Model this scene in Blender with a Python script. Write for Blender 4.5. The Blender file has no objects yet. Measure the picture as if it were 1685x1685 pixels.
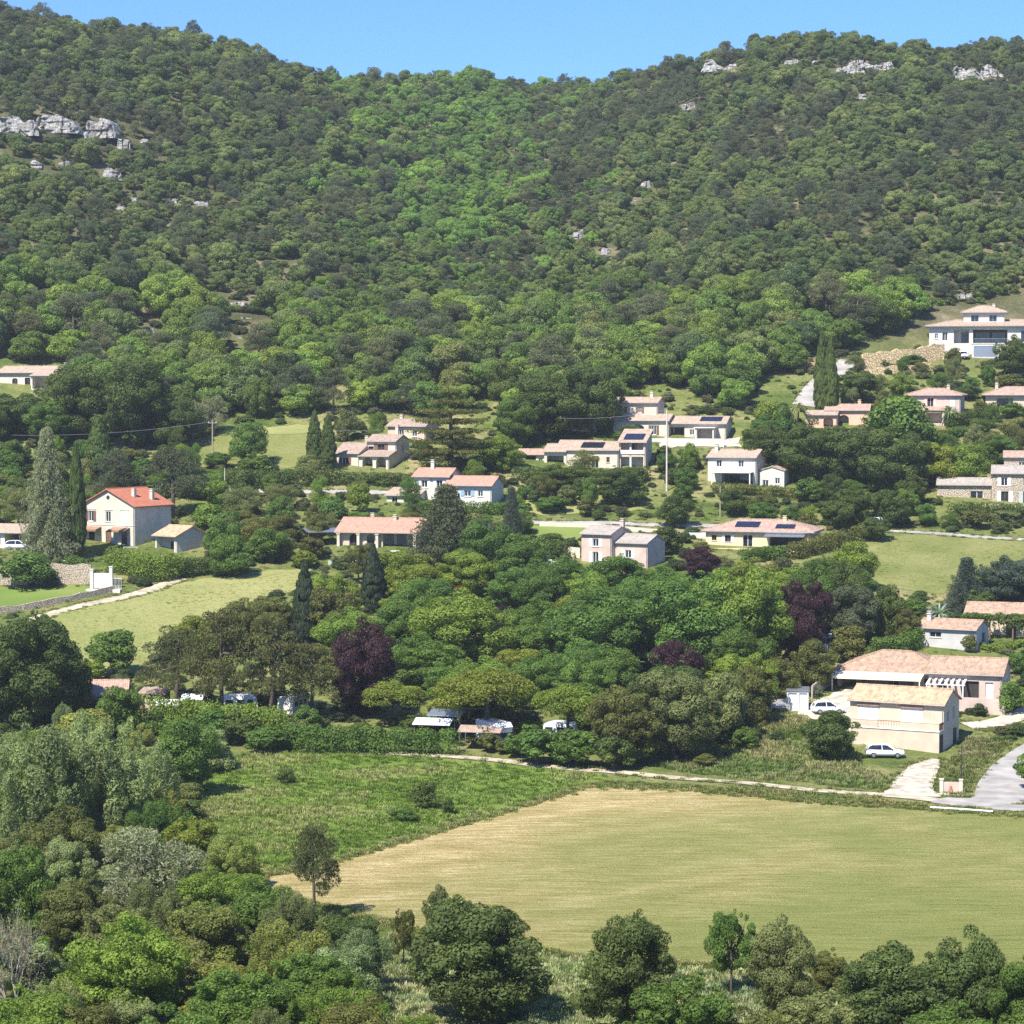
import bpy, bmesh, math, random
import numpy as np
from mathutils import Vector, Matrix, noise as mnoise
from mathutils.geometry import delaunay_2d_cdt

R = math.radians
HAZE_DENSITY = 0.00012
scene = bpy.context.scene
COLL = scene.collection
random.seed(7)
RNG = np.random.default_rng(11)

# ------------------------------------------------------------------ camera, sky, sun, exposure
FPX, CX, CY, HORIZON, CAMZ = 4000.0, 842.5, 842.5, 646.0, 43.0
PITCH = math.atan((CY - HORIZON) / FPX)
cam_data = bpy.data.cameras.new('camera')
cam_data.sensor_width = 36.0
cam_data.lens = 36.0 * FPX / 1685.0
cam_data.clip_start = 1.0
cam_data.clip_end = 9000.0
cam = bpy.data.objects.new('camera', cam_data)
COLL.objects.link(cam)
cam.location = (0, 0, CAMZ)
cam.rotation_euler = (math.pi / 2 - PITCH, 0, 0)
scene.camera = cam

SUN_EL, SUN_AZ = R(51), R(214)          # azimuth clockwise from +Y: behind the camera, to its left
world = bpy.data.worlds.new('World')
scene.world = world
world.use_nodes = True
wn = world.node_tree
sky = wn.nodes.new('ShaderNodeTexSky')
sky.sky_type = 'NISHITA'
sky.sun_disc = False
sky.sun_elevation = SUN_EL
sky.sun_rotation = SUN_AZ
sky.altitude = 400
sky.air_density = 1.0
sky.dust_density = 0.0
sky.ozone_density = 4.0
bg = wn.nodes['Background']
bg.inputs['Strength'].default_value = 0.13
tint = wn.nodes.new('ShaderNodeMix'); tint.data_type = 'RGBA'; tint.blend_type = 'MULTIPLY'      # the deep clear blue of this dry day
tint.inputs[0].default_value = 1.0; tint.inputs[7].default_value = (0.32, 0.52, 0.84, 1)
wn.links.new(sky.outputs[0], tint.inputs[6])
wn.links.new(tint.outputs[2], bg.inputs[0])

sun_data = bpy.data.lights.new('sun', 'SUN')
sun_data.energy = 5.0
sun_data.angle = R(0.5)
sun_data.color = (1.0, 0.95, 0.86)
sun = bpy.data.objects.new('sun', sun_data)
COLL.objects.link(sun)
SUNV = Vector((math.sin(SUN_AZ) * math.cos(SUN_EL), math.cos(SUN_AZ) * math.cos(SUN_EL), math.sin(SUN_EL)))
sun.rotation_euler = SUNV.to_track_quat('Z', 'Y').to_euler()
sun.location = (-200, -200, 400)

scene.view_settings.view_transform = 'Standard'
scene.view_settings.look = 'None'
scene.view_settings.exposure = 0.95
scene.view_settings.gamma = 1.0
scene.cycles.max_bounces = 6
scene.cycles.diffuse_bounces = 3
scene.cycles.transmission_bounces = 3
scene.cycles.volume_bounces = 0
scene.cycles.use_denoising = False
scene.cycles.use_adaptive_sampling = False

# ------------------------------------------------------------------ pixels of the photograph <-> the valley
FW = np.array((0, math.cos(PITCH), -math.sin(PITCH)))
UPV = np.array((0, math.sin(PITCH), math.cos(PITCH)))
RT = np.array((1.0, 0, 0))
CAMP = np.array((0, 0, CAMZ))

def ray(px, py):
    return FW + RT * (px - CX) / FPX - UPV * (py - CY) / FPX

def proj(p):
    d = np.asarray(p, float) - CAMP
    w = d @ FW
    return CX + FPX * (d @ RT) / w, CY - FPX * (d @ UPV) / w, w

# ridge line seen against the sky (bearing, picture height of the soil, distance)
RB = np.array([-900, -300, 0, 120, 230, 300, 370, 470, 560, 680, 780, 880, 940, 1000, 1080, 1180, 1350, 1500, 1600, 1685, 2000, 2600.])
RP = np.array([60, 28, 34, 42, 52, 68, 94, 120, 136, 152, 156, 161, 155, 142, 124, 108, 92, 92, 96, 104, 124, 150.])
RY = np.array([760, 760, 765, 775, 785, 795, 805, 820, 835, 855, 870, 880, 872, 858, 838, 815, 795, 795, 800, 800, 800, 800.])

def smooth_prof(Yk, Zk, sig):
    y = np.arange(0, 3001.0, 1.0)
    z = np.interp(y, Yk, Zk)
    k = np.exp(-0.5 * (np.arange(-40, 41) / sig) ** 2); k /= k.sum()
    zp = np.pad(z, 40, mode='edge')
    return np.convolve(zp, k, mode='valid')

def zof(Y, py):
    return CAMZ - (py - HORIZON) * Y / FPX

BEAR = np.arange(-900, 2601, 25.0)
PROF = []
for b in BEAR:
    rp, ry = np.interp(b, RB, RP), np.interp(b, RB, RY)
    Yk = [0, 40, 100, 250, 286]; Zk = [36, 15, 0, 0, 0.5]
    for Y, py in ((335, 1070), (362, 992), (390, 920), (415, 860), (440, 790), (470, 708), (500, 628)):
        Yk.append(Y); Zk.append(zof(Y, py))
    for t in np.linspace(0.08, 1, 14):
        Y = 500 + (ry - 500) * t
        Yk.append(Y); Zk.append(zof(Y, 628 + (rp - 628) * (1 - (1 - t) ** 1.4)))
    zr = Zk[-1]
    for dy, dz in ((40, -3), (150, -30), (500, -90), (1200, -130), (2200, -150)):
        Yk.append(ry + dy); Zk.append(zr + dz)
    PROF.append(smooth_prof(Yk, Zk, 6.0))
PROF = np.array(PROF)

def H(X, Y):
    X = np.asarray(X, float); Y = np.asarray(Y, float)
    Yc = np.clip(Y, 0, 2999.0)
    b = np.clip(CX + FPX * X / np.maximum(Yc, 30), -900, 2599)
    i = (b + 900) / 25.0; i0 = np.clip(i.astype(int), 0, len(BEAR) - 2); fi = i - i0
    j0 = np.clip(Yc.astype(int), 0, 2998); fj = Yc - j0
    z = ((PROF[i0, j0] * (1 - fi) + PROF[i0 + 1, j0] * fi) * (1 - fj)
         + (PROF[i0, j0 + 1] * (1 - fi) + PROF[i0 + 1, j0 + 1] * fi) * fj)
    hill = np.clip((Yc - 520) / 80, 0, 1)
    z = z + hill * (2.0 * np.sin(X * 0.071 + Yc * 0.018) + 1.6 * np.sin(X * 0.043 - Yc * 0.037 + 1.3))
    near = np.clip((Yc - 120) / 60, 0, 1) * (1 - hill)
    return z + near * 0.12 * np.sin(X * 0.31 + 0.5) * np.sin(Yc * 0.27)

def ground(px, py):
    """Where the sight line through a point of the photograph meets the soil."""
    d = ray(px, py); d = d / d[1]
    t = np.arange(60.0, 1400.0, 1.0)
    P = CAMP[None, :] + d[None, :] * t[:, None]
    below = P[:, 2] < H(P[:, 0], P[:, 1])
    k = int(np.argmax(below)) if below.any() else len(t) - 1
    lo, hi = t[max(k - 1, 0)], t[k]
    for _ in range(18):
        m = 0.5 * (lo + hi)
        p = CAMP + d * m
        if p[2] < H(p[0], p[1]): hi = m
        else: lo = m
    return CAMP + d * hi

def at(px, py, Y):
    d = ray(px, py)
    return CAMP + d * (Y / d[1])

def scale_at(p):
    return FPX / ((np.asarray(p) - CAMP) @ FW)      # photograph pixels per metre

# ------------------------------------------------------------------ scene helpers
def tag(o, label=None, cat=None, group=None, kind=None):
    if label: o['label'] = label
    if cat: o['category'] = cat
    if group: o['group'] = group
    if kind: o['kind'] = kind
    return o

def empty(name, loc, rz=0.0):
    o = bpy.data.objects.new(name, None)
    COLL.objects.link(o)
    o.location = loc
    o.rotation_euler = (0, 0, rz)
    o.empty_display_size = 0.5
    return o

def link(name, me, parent=None):
    o = bpy.data.objects.new(name, me)
    COLL.objects.link(o)
    if parent is not None: o.parent = parent
    return o

def raw_mesh(name, V, F, mat=None, tint=None, mats=None, midx=None, smooth=False):
    """mesh from an (n,3) array and an (m,k) array of faces"""
    V = np.asarray(V, np.float32); F = np.asarray(F, np.int32)
    me = bpy.data.meshes.new(name)
    n, m, k = len(V), len(F), F.shape[1]
    me.vertices.add(n); me.vertices.foreach_set('co', V.ravel())
    me.loops.add(m * k); me.loops.foreach_set('vertex_index', F.ravel())
    me.polygons.add(m); me.polygons.foreach_set('loop_start', np.arange(0, m * k, k, dtype=np.int32))
    me.polygons.foreach_set('use_smooth', np.full(m, smooth, dtype=bool))
    for mt in (mats or ([mat] if mat else [])): me.materials.append(mt)
    if midx is not None: me.polygons.foreach_set('material_index', np.asarray(midx, np.int32))
    if tint is not None:
        a = me.attributes.new('leaf', 'FLOAT', 'FACE')
        a.data.foreach_set('value', np.asarray(tint, np.float32))
    me.update(calc_edges=True)
    return me

class MB:
    """collects polygons for one mesh"""
    def __init__(s): s.v = []; s.f = []
    def poly(s, pts):
        i = len(s.v); s.v += [tuple(map(float, p)) for p in pts]; s.f.append(tuple(range(i, i + len(pts)))); return s
    def hexa(s, c):                                  # eight corners, bottom ring then top ring
        i = len(s.v); s.v += [tuple(map(float, p)) for p in c]
        s.f += [tuple(i + k for k in q) for q in ((3, 2, 1, 0), (4, 5, 6, 7), (0, 1, 5, 4), (1, 2, 6, 5), (2, 3, 7, 6), (3, 0, 4, 7))]
        return s
    def box(s, x0, y0, z0, x1, y1, z1):
        return s.hexa([(x0, y0, z0), (x1, y0, z0), (x1, y1, z0), (x0, y1, z0), (x0, y0, z1), (x1, y0, z1), (x1, y1, z1), (x0, y1, z1)])
    def prism(s, poly2, place, a, b):                # polygon swept from a to b; place(u, v, w) gives the point
        n = len(poly2); i = len(s.v)
        s.v += [tuple(map(float, place(u, v, a))) for u, v in poly2] + [tuple(map(float, place(u, v, b))) for u, v in poly2]
        s.f.append(tuple(range(i + n - 1, i - 1, -1))); s.f.append(tuple(range(i + n, i + 2 * n)))
        for k in range(n): s.f.append((i + k, i + (k + 1) % n, i + n + (k + 1) % n, i + n + k))
        return s
    def tube(s, pts, rad, n=8, caps=True):
        pts = [Vector(p) for p in pts]
        if not hasattr(rad, '__len__'): rad = [rad] * len(pts)
        i0 = len(s.v)
        for k, p in enumerate(pts):
            d = (pts[min(k + 1, len(pts) - 1)] - pts[max(k - 1, 0)]).normalized()
            a = d.orthogonal().normalized() if abs(d.z) < 0.99 else Vector((1, 0, 0)); b = d.cross(a).normalized(); a = b.cross(d)
            for q in range(n):
                t = 2 * math.pi * q / n
                s.v.append(tuple(p + (a * math.cos(t) + b * math.sin(t)) * rad[k]))
        for k in range(len(pts) - 1):
            for q in range(n):
                s.f.append((i0 + k * n + q, i0 + k * n + (q + 1) % n, i0 + (k + 1) * n + (q + 1) % n, i0 + (k + 1) * n + q))
        if caps:
            s.f.append(tuple(i0 + q for q in range(n - 1, -1, -1))); s.f.append(tuple(i0 + (len(pts) - 1) * n + q for q in range(n)))
        return s
    def mesh(s, name, mat, smooth=False):
        me = bpy.data.meshes.new(name)
        me.from_pydata(s.v, [], s.f)
        me.materials.append(mat)
        bm = bmesh.new(); bm.from_mesh(me); bmesh.ops.recalc_face_normals(bm, faces=bm.faces); bm.to_mesh(me); bm.free()
        if smooth: me.polygons.foreach_set('use_smooth', [True] * len(me.polygons))
        me.update()
        return me
    def build(s, name, mat, parent=None, smooth=False):
        return link(name, s.mesh(name, mat, smooth), parent)

# ------------------------------------------------------------------ materials
def newmat(name):
    m = bpy.data.materials.new(name); m.use_nodes = True
    nt = m.node_tree
    return m, nt, nt.nodes['Principled BSDF'], nt.nodes['Material Output']

def node(nt, kind, **kw):
    n = nt.nodes.new(kind)
    for k, v in kw.items(): setattr(n, k, v)
    return n

def ramp(nt, fac, stops):
    r = nt.nodes.new('ShaderNodeValToRGB')
    e = r.color_ramp.elements
    while len(e) < len(stops): e.new(0.5)
    for i, (p, c) in enumerate(stops):
        e[i].position = p; e[i].color = (*c, 1)
    nt.links.new(fac, r.inputs[0])
    return r.outputs[0]

def noise_tex(nt, scale, detail=4, rough=0.55, coord=None, stretch=None, distort=0.0, rot=0.0):
    if coord is None:
        coord = nt.nodes.new('ShaderNodeTexCoord').outputs['Object']
    if stretch:
        mp = nt.nodes.new('ShaderNodeMapping'); mp.inputs['Scale'].default_value = stretch
        mp.inputs['Rotation'].default_value = (0, 0, rot)
        nt.links.new(coord, mp.inputs[0]); coord = mp.outputs[0]
    n = nt.nodes.new('ShaderNodeTexNoise')
    n.inputs['Scale'].default_value = scale; n.inputs['Detail'].default_value = detail
    n.inputs['Roughness'].default_value = rough; n.inputs['Distortion'].default_value = distort
    nt.links.new(coord, n.inputs[0])
    return n.outputs['Fac']

def mixc(nt, fac, a, b, mode='MIX'):
    m = nt.nodes.new('ShaderNodeMix'); m.data_type = 'RGBA'; m.blend_type = mode
    for sock, v in ((m.inputs[0], fac), (m.inputs[6], a), (m.inputs[7], b)):
        if hasattr(v, 'links') or hasattr(v, 'is_linked'): nt.links.new(v, sock)
        elif hasattr(v, '__len__'): sock.default_value = (*v, 1)
        else: sock.default_value = v
    return m.outputs[2]

def math_n(nt, op, a, b=None):
    m = nt.nodes.new('ShaderNodeMath'); m.operation = op
    for i, v in enumerate((a, b)):
        if v is None: continue
        if hasattr(v, 'is_linked'): nt.links.new(v, m.inputs[i])
        else: m.inputs[i].default_value = v
    return m.outputs[0]

def bump(nt, bsdf, height, dist, strength=1.0):
    b = nt.nodes.new('ShaderNodeBump'); b.inputs['Distance'].default_value = dist; b.inputs['Strength'].default_value = strength
    nt.links.new(height, b.inputs['Height']); nt.links.new(b.outputs[0], bsdf.inputs['Normal'])

def foliage_mat(name, forest=False, transl=0.44, spread=0.5):
    m, nt, p, out = newmat(name)
    if forest:
        base = node(nt, 'ShaderNodeAttribute', attribute_type='INSTANCER', attribute_name='tint').outputs['Color']
    else:
        base = nt.nodes.new('ShaderNodeObjectInfo').outputs['Color']
    leaf = node(nt, 'ShaderNodeAttribute', attribute_type='GEOMETRY', attribute_name='leaf').outputs['Fac']
    k = math_n(nt, 'ADD', math_n(nt, 'MULTIPLY', leaf, spread * 2), 1 - spread)
    c1 = mixc(nt, 1.0, base, k, 'MULTIPLY')
    c2 = mixc(nt, math_n(nt, 'MULTIPLY', math_n(nt, 'POWER', leaf, 3.0), 0.30), c1, (0.20, 0.20, 0.05))
    nt.links.new(c2, p.inputs['Base Color'])
    p.inputs['Roughness'].default_value = 0.6
    p.inputs['Specular IOR Level'].default_value = 0.22
    tr = nt.nodes.new('ShaderNodeBsdfTranslucent')
    nt.links.new(mixc(nt, 1.0, c2, (1.1, 1.25, 0.55), 'MULTIPLY'), tr.inputs[0])
    mx = nt.nodes.new('ShaderNodeMixShader'); mx.inputs[0].default_value = transl
    nt.links.new(p.outputs[0], mx.inputs[1]); nt.links.new(tr.outputs[0], mx.inputs[2])
    nt.links.new(mx.outputs[0], out.inputs[0])
    return m

def bark_mat(name, c):
    m, nt, p, _ = newmat(name)
    f = noise_tex(nt, 6, 5, 0.6, stretch=(4, 4, 0.8))
    nt.links.new(ramp(nt, f, [(0.3, [x * 0.55 for x in c]), (0.7, [min(1, x * 1.4) for x in c])]), p.inputs['Base Color'])
    p.inputs['Roughness'].default_value = 0.9
    bump(nt, p, f, 0.05)
    return m

def stucco(name, c, dirt=0.18):
    m, nt, p, _ = newmat(name)
    f1 = noise_tex(nt, 0.55, 5, 0.6)
    f2 = noise_tex(nt, 3.0, 4, 0.6, stretch=(2.2, 2.2, 0.35))
    a = ramp(nt, f1, [(0.3, [x * (1 - dirt) for x in c]), (0.65, c)])
    b = mixc(nt, math_n(nt, 'MULTIPLY', f2, 0.35), a, [x * 0.80 for x in c])
    nt.links.new(b, p.inputs['Base Color'])
    p.inputs['Roughness'].default_value = 0.92; p.inputs['Specular IOR Level'].default_value = 0.15
    bump(nt, p, noise_tex(nt, 14, 4), 0.012, 0.7)
    return m

def tiles(name, c, axis='X', patch=1.0):
    """clay barrel tiles: rolls down the slope, courses across, patchy ages"""
    m, nt, p, _ = newmat(name)
    co = nt.nodes.new('ShaderNodeTexCoord').outputs['Object']
    w = node(nt, 'ShaderNodeTexWave', wave_type='BANDS', bands_direction=axis)
    w.inputs['Scale'].default_value = 1.15; w.inputs['Distortion'].default_value = 0.35; w.inputs['Detail Scale'].default_value = 2
    nt.links.new(co, w.inputs[0])
    w2 = node(nt, 'ShaderNodeTexWave', wave_type='BANDS', bands_direction=('Y' if axis == 'X' else 'X'), wave_profile='SAW')
    w2.inputs['Scale'].default_value = 0.85; w2.inputs['Distortion'].default_value = 0.8
    nt.links.new(co, w2.inputs[0])
    f = noise_tex(nt, 1.9, 6, 0.8, co, stretch=(1.0, 0.55, 0.55) if axis == 'X' else (0.55, 1.0, 0.55)); g = noise_tex(nt, 0.5, 3, 0.5, co)
    lo = [x * (1 - 0.46 * patch) for x in c]; hi = [min(1, x * (1 + 0.42 * patch)) for x in c]; gr = [0.62 * sum(c) / 3, 0.58 * sum(c) / 3, 0.52 * sum(c) / 3]
    a = ramp(nt, f, [(0.36, lo), (0.49, c), (0.62, hi)])
    b = mixc(nt, math_n(nt, 'MULTIPLY', g, 0.5), a, gr)
    d = mixc(nt, math_n(nt, 'MULTIPLY', w2.outputs['Fac'], 0.18), b, [x * 0.5 for x in c])
    nt.links.new(d, p.inputs['Base Color'])
    p.inputs['Roughness'].default_value = 0.9; p.inputs['Specular IOR Level'].default_value = 0.15
    bump(nt, p, math_n(nt, 'ADD', w.outputs['Fac'], math_n(nt, 'MULTIPLY', w2.outputs['Fac'], 0.5)), 0.035)
    return m

def plain(name, c, rough=0.6, metal=0.0, var=0.12, spec=0.4, scale=3.0):
    m, nt, p, _ = newmat(name)
    f = noise_tex(nt, scale, 4)
    nt.links.new(ramp(nt, f, [(0.3, [x * (1 - var) for x in c]), (0.7, [min(1, x * (1 + var)) for x in c])]), p.inputs['Base Color'])
    p.inputs['Roughness'].default_value = rough; p.inputs['Metallic'].default_value = metal; p.inputs['Specular IOR Level'].default_value = spec
    return m

def glass_mat(name, c=(0.02, 0.025, 0.03)):
    m, nt, p, _ = newmat(name)
    f = noise_tex(nt, 0.9, 3)
    nt.links.new(ramp(nt, f, [(0.35, [x * 0.5 for x in c]), (0.7, [x * 2.0 for x in c])]), p.inputs['Base Color'])
    p.inputs['Roughness'].default_value = 0.08; p.inputs['Specular IOR Level'].default_value = 0.6
    return m

def stone_mat(name, c, scale=1.6, contrast=0.5, crack=0.35):
    m, nt, p, _ = newmat(name)
    co = nt.nodes.new('ShaderNodeTexCoord').outputs['Object']
    v = node(nt, 'ShaderNodeTexVoronoi', feature='DISTANCE_TO_EDGE'); v.inputs['Scale'].default_value = scale
    nt.links.new(co, v.inputs[0])
    f = noise_tex(nt, scale * 0.8, 6, 0.65, co, stretch=(1, 1, 2.0))
    a = ramp(nt, f, [(0.25, [x * (1 - contrast) for x in c]), (0.5, c), (0.75, [min(1, x * (1 + contrast * 0.5)) for x in c])])
    e = ramp(nt, v.outputs['Distance'], [(0.0, (0, 0, 0)), (0.08, (1, 1, 1))])
    b = mixc(nt, math_n(nt, 'MULTIPLY', math_n(nt, 'SUBTRACT', 1.0, e), crack), a, [x * 0.35 for x in c])
    nt.links.new(b, p.inputs['Base Color'])
    p.inputs['Roughness'].default_value = 0.95; p.inputs['Specular IOR Level'].default_value = 0.1
    bump(nt, p, math_n(nt, 'ADD', f, e), 0.15)
    return m

def grass_mat(name, stops, scale=0.35, fine=3.0, stretch=None, rot=0.0, fine_amt=0.45, bumpd=0.12):
    """field or meadow seen from a distance: broad patches, then blades and swaths"""
    m, nt, p, _ = newmat(name)
    co = nt.nodes.new('ShaderNodeTexCoord').outputs['Object']
    f = noise_tex(nt, scale * 0.25, 6, 0.6, co, stretch=stretch, rot=rot, distort=0.4)
    g = noise_tex(nt, fine, 6, 0.75, co, stretch=stretch, rot=rot)
    h = noise_tex(nt, fine * 2.7, 3, 0.7, co)
    s = math_n(nt, 'ADD', math_n(nt, 'MULTIPLY', f, 1 - fine_amt), math_n(nt, 'MULTIPLY', math_n(nt, 'ADD', math_n(nt, 'MULTIPLY', g, 0.7), math_n(nt, 'MULTIPLY', h, 0.3)), fine_amt))
    nt.links.new(ramp(nt, s, stops), p.inputs['Base Color'])
    p.inputs['Roughness'].default_value = 0.95; p.inputs['Specular IOR Level'].default_value = 0.08
    bump(nt, p, math_n(nt, 'ADD', g, h), bumpd)
    return m

M = {}
M['leaf'] = foliage_mat('leaf_green')
M['leaf_forest'] = foliage_mat('leaf_wood', forest=True)
M['bark'] = bark_mat('bark_brown', (0.10, 0.075, 0.055))
M['bark_pale'] = bark_mat('bark_pale', (0.26, 0.23, 0.19))
M['cream'] = stucco('render_cream', (0.66, 0.585, 0.46), 0.26)
M['yellow'] = stucco('render_yellow', (0.76, 0.58, 0.37))
M['pink'] = stucco('render_pink', (0.58, 0.46, 0.385), 0.28)
M['salmon'] = stucco('render_salmon', (0.76, 0.47, 0.33))
M['white'] = stucco('render_white', (0.62, 0.585, 0.51), 0.22)
M['offwhite'] = stucco('render_offwhite', (0.74, 0.69, 0.60), 0.16)
M['beige'] = stucco('render_beige', (0.62, 0.51, 0.385), 0.24)
M['greywall'] = stucco('render_grey', (0.52, 0.50, 0.47), 0.22)
M['stonewall'] = stone_mat('stone_wall', (0.56, 0.47, 0.35), 3.6, 0.45, 0.35)
M['stone_gold'] = stone_mat('stone_golden', (0.72, 0.55, 0.31), 1.8, 0.6, 0.6)
def limestone_mat():
    m, nt, p, _ = newmat('limestone')
    co = nt.nodes.new('ShaderNodeTexCoord').outputs['Object']
    bed = noise_tex(nt, 1.1, 6, 0.7, co, stretch=(.35, .35, 2.4)); stain = noise_tex(nt, 0.8, 5, 0.65, co, stretch=(1.6, 1.6, .3)); fine = noise_tex(nt, 4.0, 5, 0.7, co)
    a = ramp(nt, math_n(nt, 'ADD', math_n(nt, 'MULTIPLY', bed, .55), math_n(nt, 'MULTIPLY', fine, .45)), [(.36, (.14, .135, .12)), (.45, (.36, .35, .325)), (.53, (.50, .49, .46)), (.62, (.62, .60, .56))])
    st = ramp(nt, stain, [(.46, (1, 1, 1)), (.60, (.50, .47, .43))])
    nt.links.new(mixc(nt, 1.0, a, st, 'MULTIPLY'), p.inputs['Base Color'])
    p.inputs['Roughness'].default_value = .95; p.inputs['Specular IOR Level'].default_value = .1
    bump(nt, p, math_n(nt, 'ADD', bed, fine), .5)
    return m
M['limestone'] = limestone_mat()
M['tile'] = tiles('tiles_ochre', (0.44, 0.285, 0.19), 'X', 1.0)
M['tile_pale'] = tiles('tiles_pale', (0.46, 0.335, 0.245), 'X', 0.7)
M['tile_pink'] = tiles('tiles_pink', (0.47, 0.30, 0.225), 'X', 0.8)
M['tile_brown'] = tiles('tiles_brown', (0.40, 0.29, 0.22), 'X', 0.7)
M['tile_terra'] = tiles('tiles_terracotta', (0.50, 0.27, 0.185), 'X', 0.6)
M['tile_red'] = tiles('tiles_red', (0.52, 0.17, 0.09), 'Y', 0.6)
M['tile_grey'] = tiles('tiles_grey', (0.40, 0.35, 0.30), 'X', 0.7)
M['tile_gold'] = tiles('tiles_golden', (0.54, 0.36, 0.21), 'X', 1.0)
M['gutter'] = plain('zinc_gutter', (0.36, 0.33, 0.30), 0.5, 0.3, 0.1)
M['glass'] = glass_mat('window_glass')
M['solar'] = plain('solar_cells', (0.012, 0.016, 0.03), 0.15, 0.0, 0.3, 0.6)
M['alu'] = plain('aluminium', (0.45, 0.46, 0.48), 0.4, 0.8, 0.08)
M['wood'] = plain('shutter_wood', (0.16, 0.09, 0.06), 0.6, 0, 0.2)
M['shutter_white'] = plain('shutter_white', (0.82, 0.81, 0.78), 0.5, 0, 0.05)
M['shutter_green'] = plain('shutter_grey_green', (0.42, 0.44, 0.38), 0.6, 0, 0.1)
M['shutter_pink'] = plain('shutter_rose', (0.72, 0.46, 0.38), 0.6, 0, 0.08)
M['frame_white'] = plain('frame_white', (0.78, 0.77, 0.74), 0.45, 0, 0.04)
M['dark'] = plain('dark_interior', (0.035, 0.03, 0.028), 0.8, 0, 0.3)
M['concrete'] = plain('pale_concrete', (0.62, 0.58, 0.51), 0.9, 0, 0.15, 0.1, 0.8)
M['canvas'] = plain('awning_canvas', (0.78, 0.72, 0.58), 0.8, 0, 0.08, 0.1)
M['canvas_brown'] = plain('awning_brown', (0.30, 0.19, 0.12), 0.8, 0, 0.2, 0.1)
M['paint_white'] = plain('car_paint_white', (0.80, 0.81, 0.82), 0.25, 0, 0.02, 0.6)
M['paint_silver'] = plain('car_paint_silver', (0.48, 0.51, 0.53), 0.3, 0.3, 0.04, 0.6)
M['paint_blue'] = plain('panel_blue', (0.25, 0.37, 0.47), 0.4, 0, 0.05, 0.5)
M['rubber'] = plain('tyre_rubber', (0.02, 0.02, 0.02), 0.8, 0, 0.1, 0.3)
M['lamp_glass'] = plain('lamp_glass', (0.6, 0.62, 0.62), 0.1, 0, 0.05, 0.7)
M['plastic_white'] = plain('plastic_white', (0.80, 0.80, 0.79), 0.5, 0, 0.04, 0.4)
M['plastic_black'] = plain('plastic_black', (0.025, 0.025, 0.028), 0.6, 0, 0.1, 0.4)
M['pole_wood'] = plain('pole_wood', (0.30, 0.25, 0.20), 0.9, 0, 0.2)
M['pole_concrete'] = plain('pole_concrete', (0.55, 0.48, 0.42), 0.9, 0, 0.1)
M['wire'] = plain('wire', (0.35, 0.35, 0.36), 0.5, 0.4, 0.1)
M['pool'] = plain('pool_cover', (0.62, 0.72, 0.78), 0.4, 0, 0.05)
M['soil_red'] = plain('red_earth', (0.50, 0.30, 0.19), 0.95, 0, 0.25, 0.1, 1.0)

# ------------------------------------------------------------------ the lie of the land
def terrain():
    cols = np.concatenate([np.arange(-2600, -900, 100), np.arange(-900, 2600, 22.0), np.arange(2600, 4400, 100)])
    rows = np.concatenate([np.arange(2, 100, 6), np.arange(100, 300, 2.0), np.arange(300, 520, 1.6), np.arange(520, 900, 4.0), np.arange(900, 1500, 20), np.arange(1500, 2900, 100)])
    U = (cols - CX) / FPX
    Y, Uu = np.meshgrid(rows, U, indexing='ij')
    X = Uu * np.maximum(Y, 60)
    Z = H(X, Y)
    V = np.stack([X, Y, Z], -1).reshape(-1, 3)
    nr, nc = len(rows), len(cols)
    i = np.arange(nr - 1)[:, None] * nc + np.arange(nc - 1)[None, :]
    F = np.stack([i, i + 1, i + nc + 1, i + nc], -1).reshape(-1, 4)
    m, nt, p, _ = newmat('valley_soil_and_grass')
    co = nt.nodes.new('ShaderNodeTexCoord').outputs['Object']
    sx = nt.nodes.new('ShaderNodeSeparateXYZ'); nt.links.new(co, sx.inputs[0])
    f = noise_tex(nt, 0.06, 6, 0.62, co, distort=0.6); g = noise_tex(nt, 1.4, 6, 0.72, co)
    s = math_n(nt, 'ADD', math_n(nt, 'MULTIPLY', f, 0.6), math_n(nt, 'MULTIPLY', g, 0.4))
    meadow = ramp(nt, s, [(0.36, (0.055, 0.09, 0.018)), (0.45, (0.10, 0.135, 0.032)), (0.53, (0.17, 0.185, 0.06)), (0.60, (0.27, 0.24, 0.11)), (0.68, (0.38, 0.31, 0.18))])
    wood = ramp(nt, s, [(0.38, (0.05, 0.055, 0.025)), (0.52, (0.10, 0.10, 0.045)), (0.62, (0.20, 0.17, 0.10)), (0.72, (0.40, 0.36, 0.29))])
    hillf = node(nt, 'ShaderNodeMapRange'); hillf.inputs[1].default_value = 505; hillf.inputs[2].default_value = 540
    nt.links.new(sx.outputs[1], hillf.inputs[0])
    nt.links.new(mixc(nt, hillf.outputs[0], meadow, wood), p.inputs['Base Color'])
    p.inputs['Roughness'].default_value = 1.0; p.inputs['Specular IOR Level'].default_value = 0.05
    bump(nt, p, g, 0.35)
    o = link('terrain', raw_mesh('terrain', V, F, m, smooth=True))
    tag(o, 'grassy valley floor rising into a wooded limestone hillside', 'terrain', kind='structure')
terrain()

FIELDS = []                                           # outlines in the photograph, kept clear of scrub
def inside(px, py, poly):
    c = False; n = len(poly)
    for i in range(n):
        x1, y1 = poly[i]; x2, y2 = poly[(i + 1) % n]
        if (y1 > py) != (y2 > py) and px < (x2 - x1) * (py - y1) / (y2 - y1) + x1: c = not c
    return c

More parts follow.
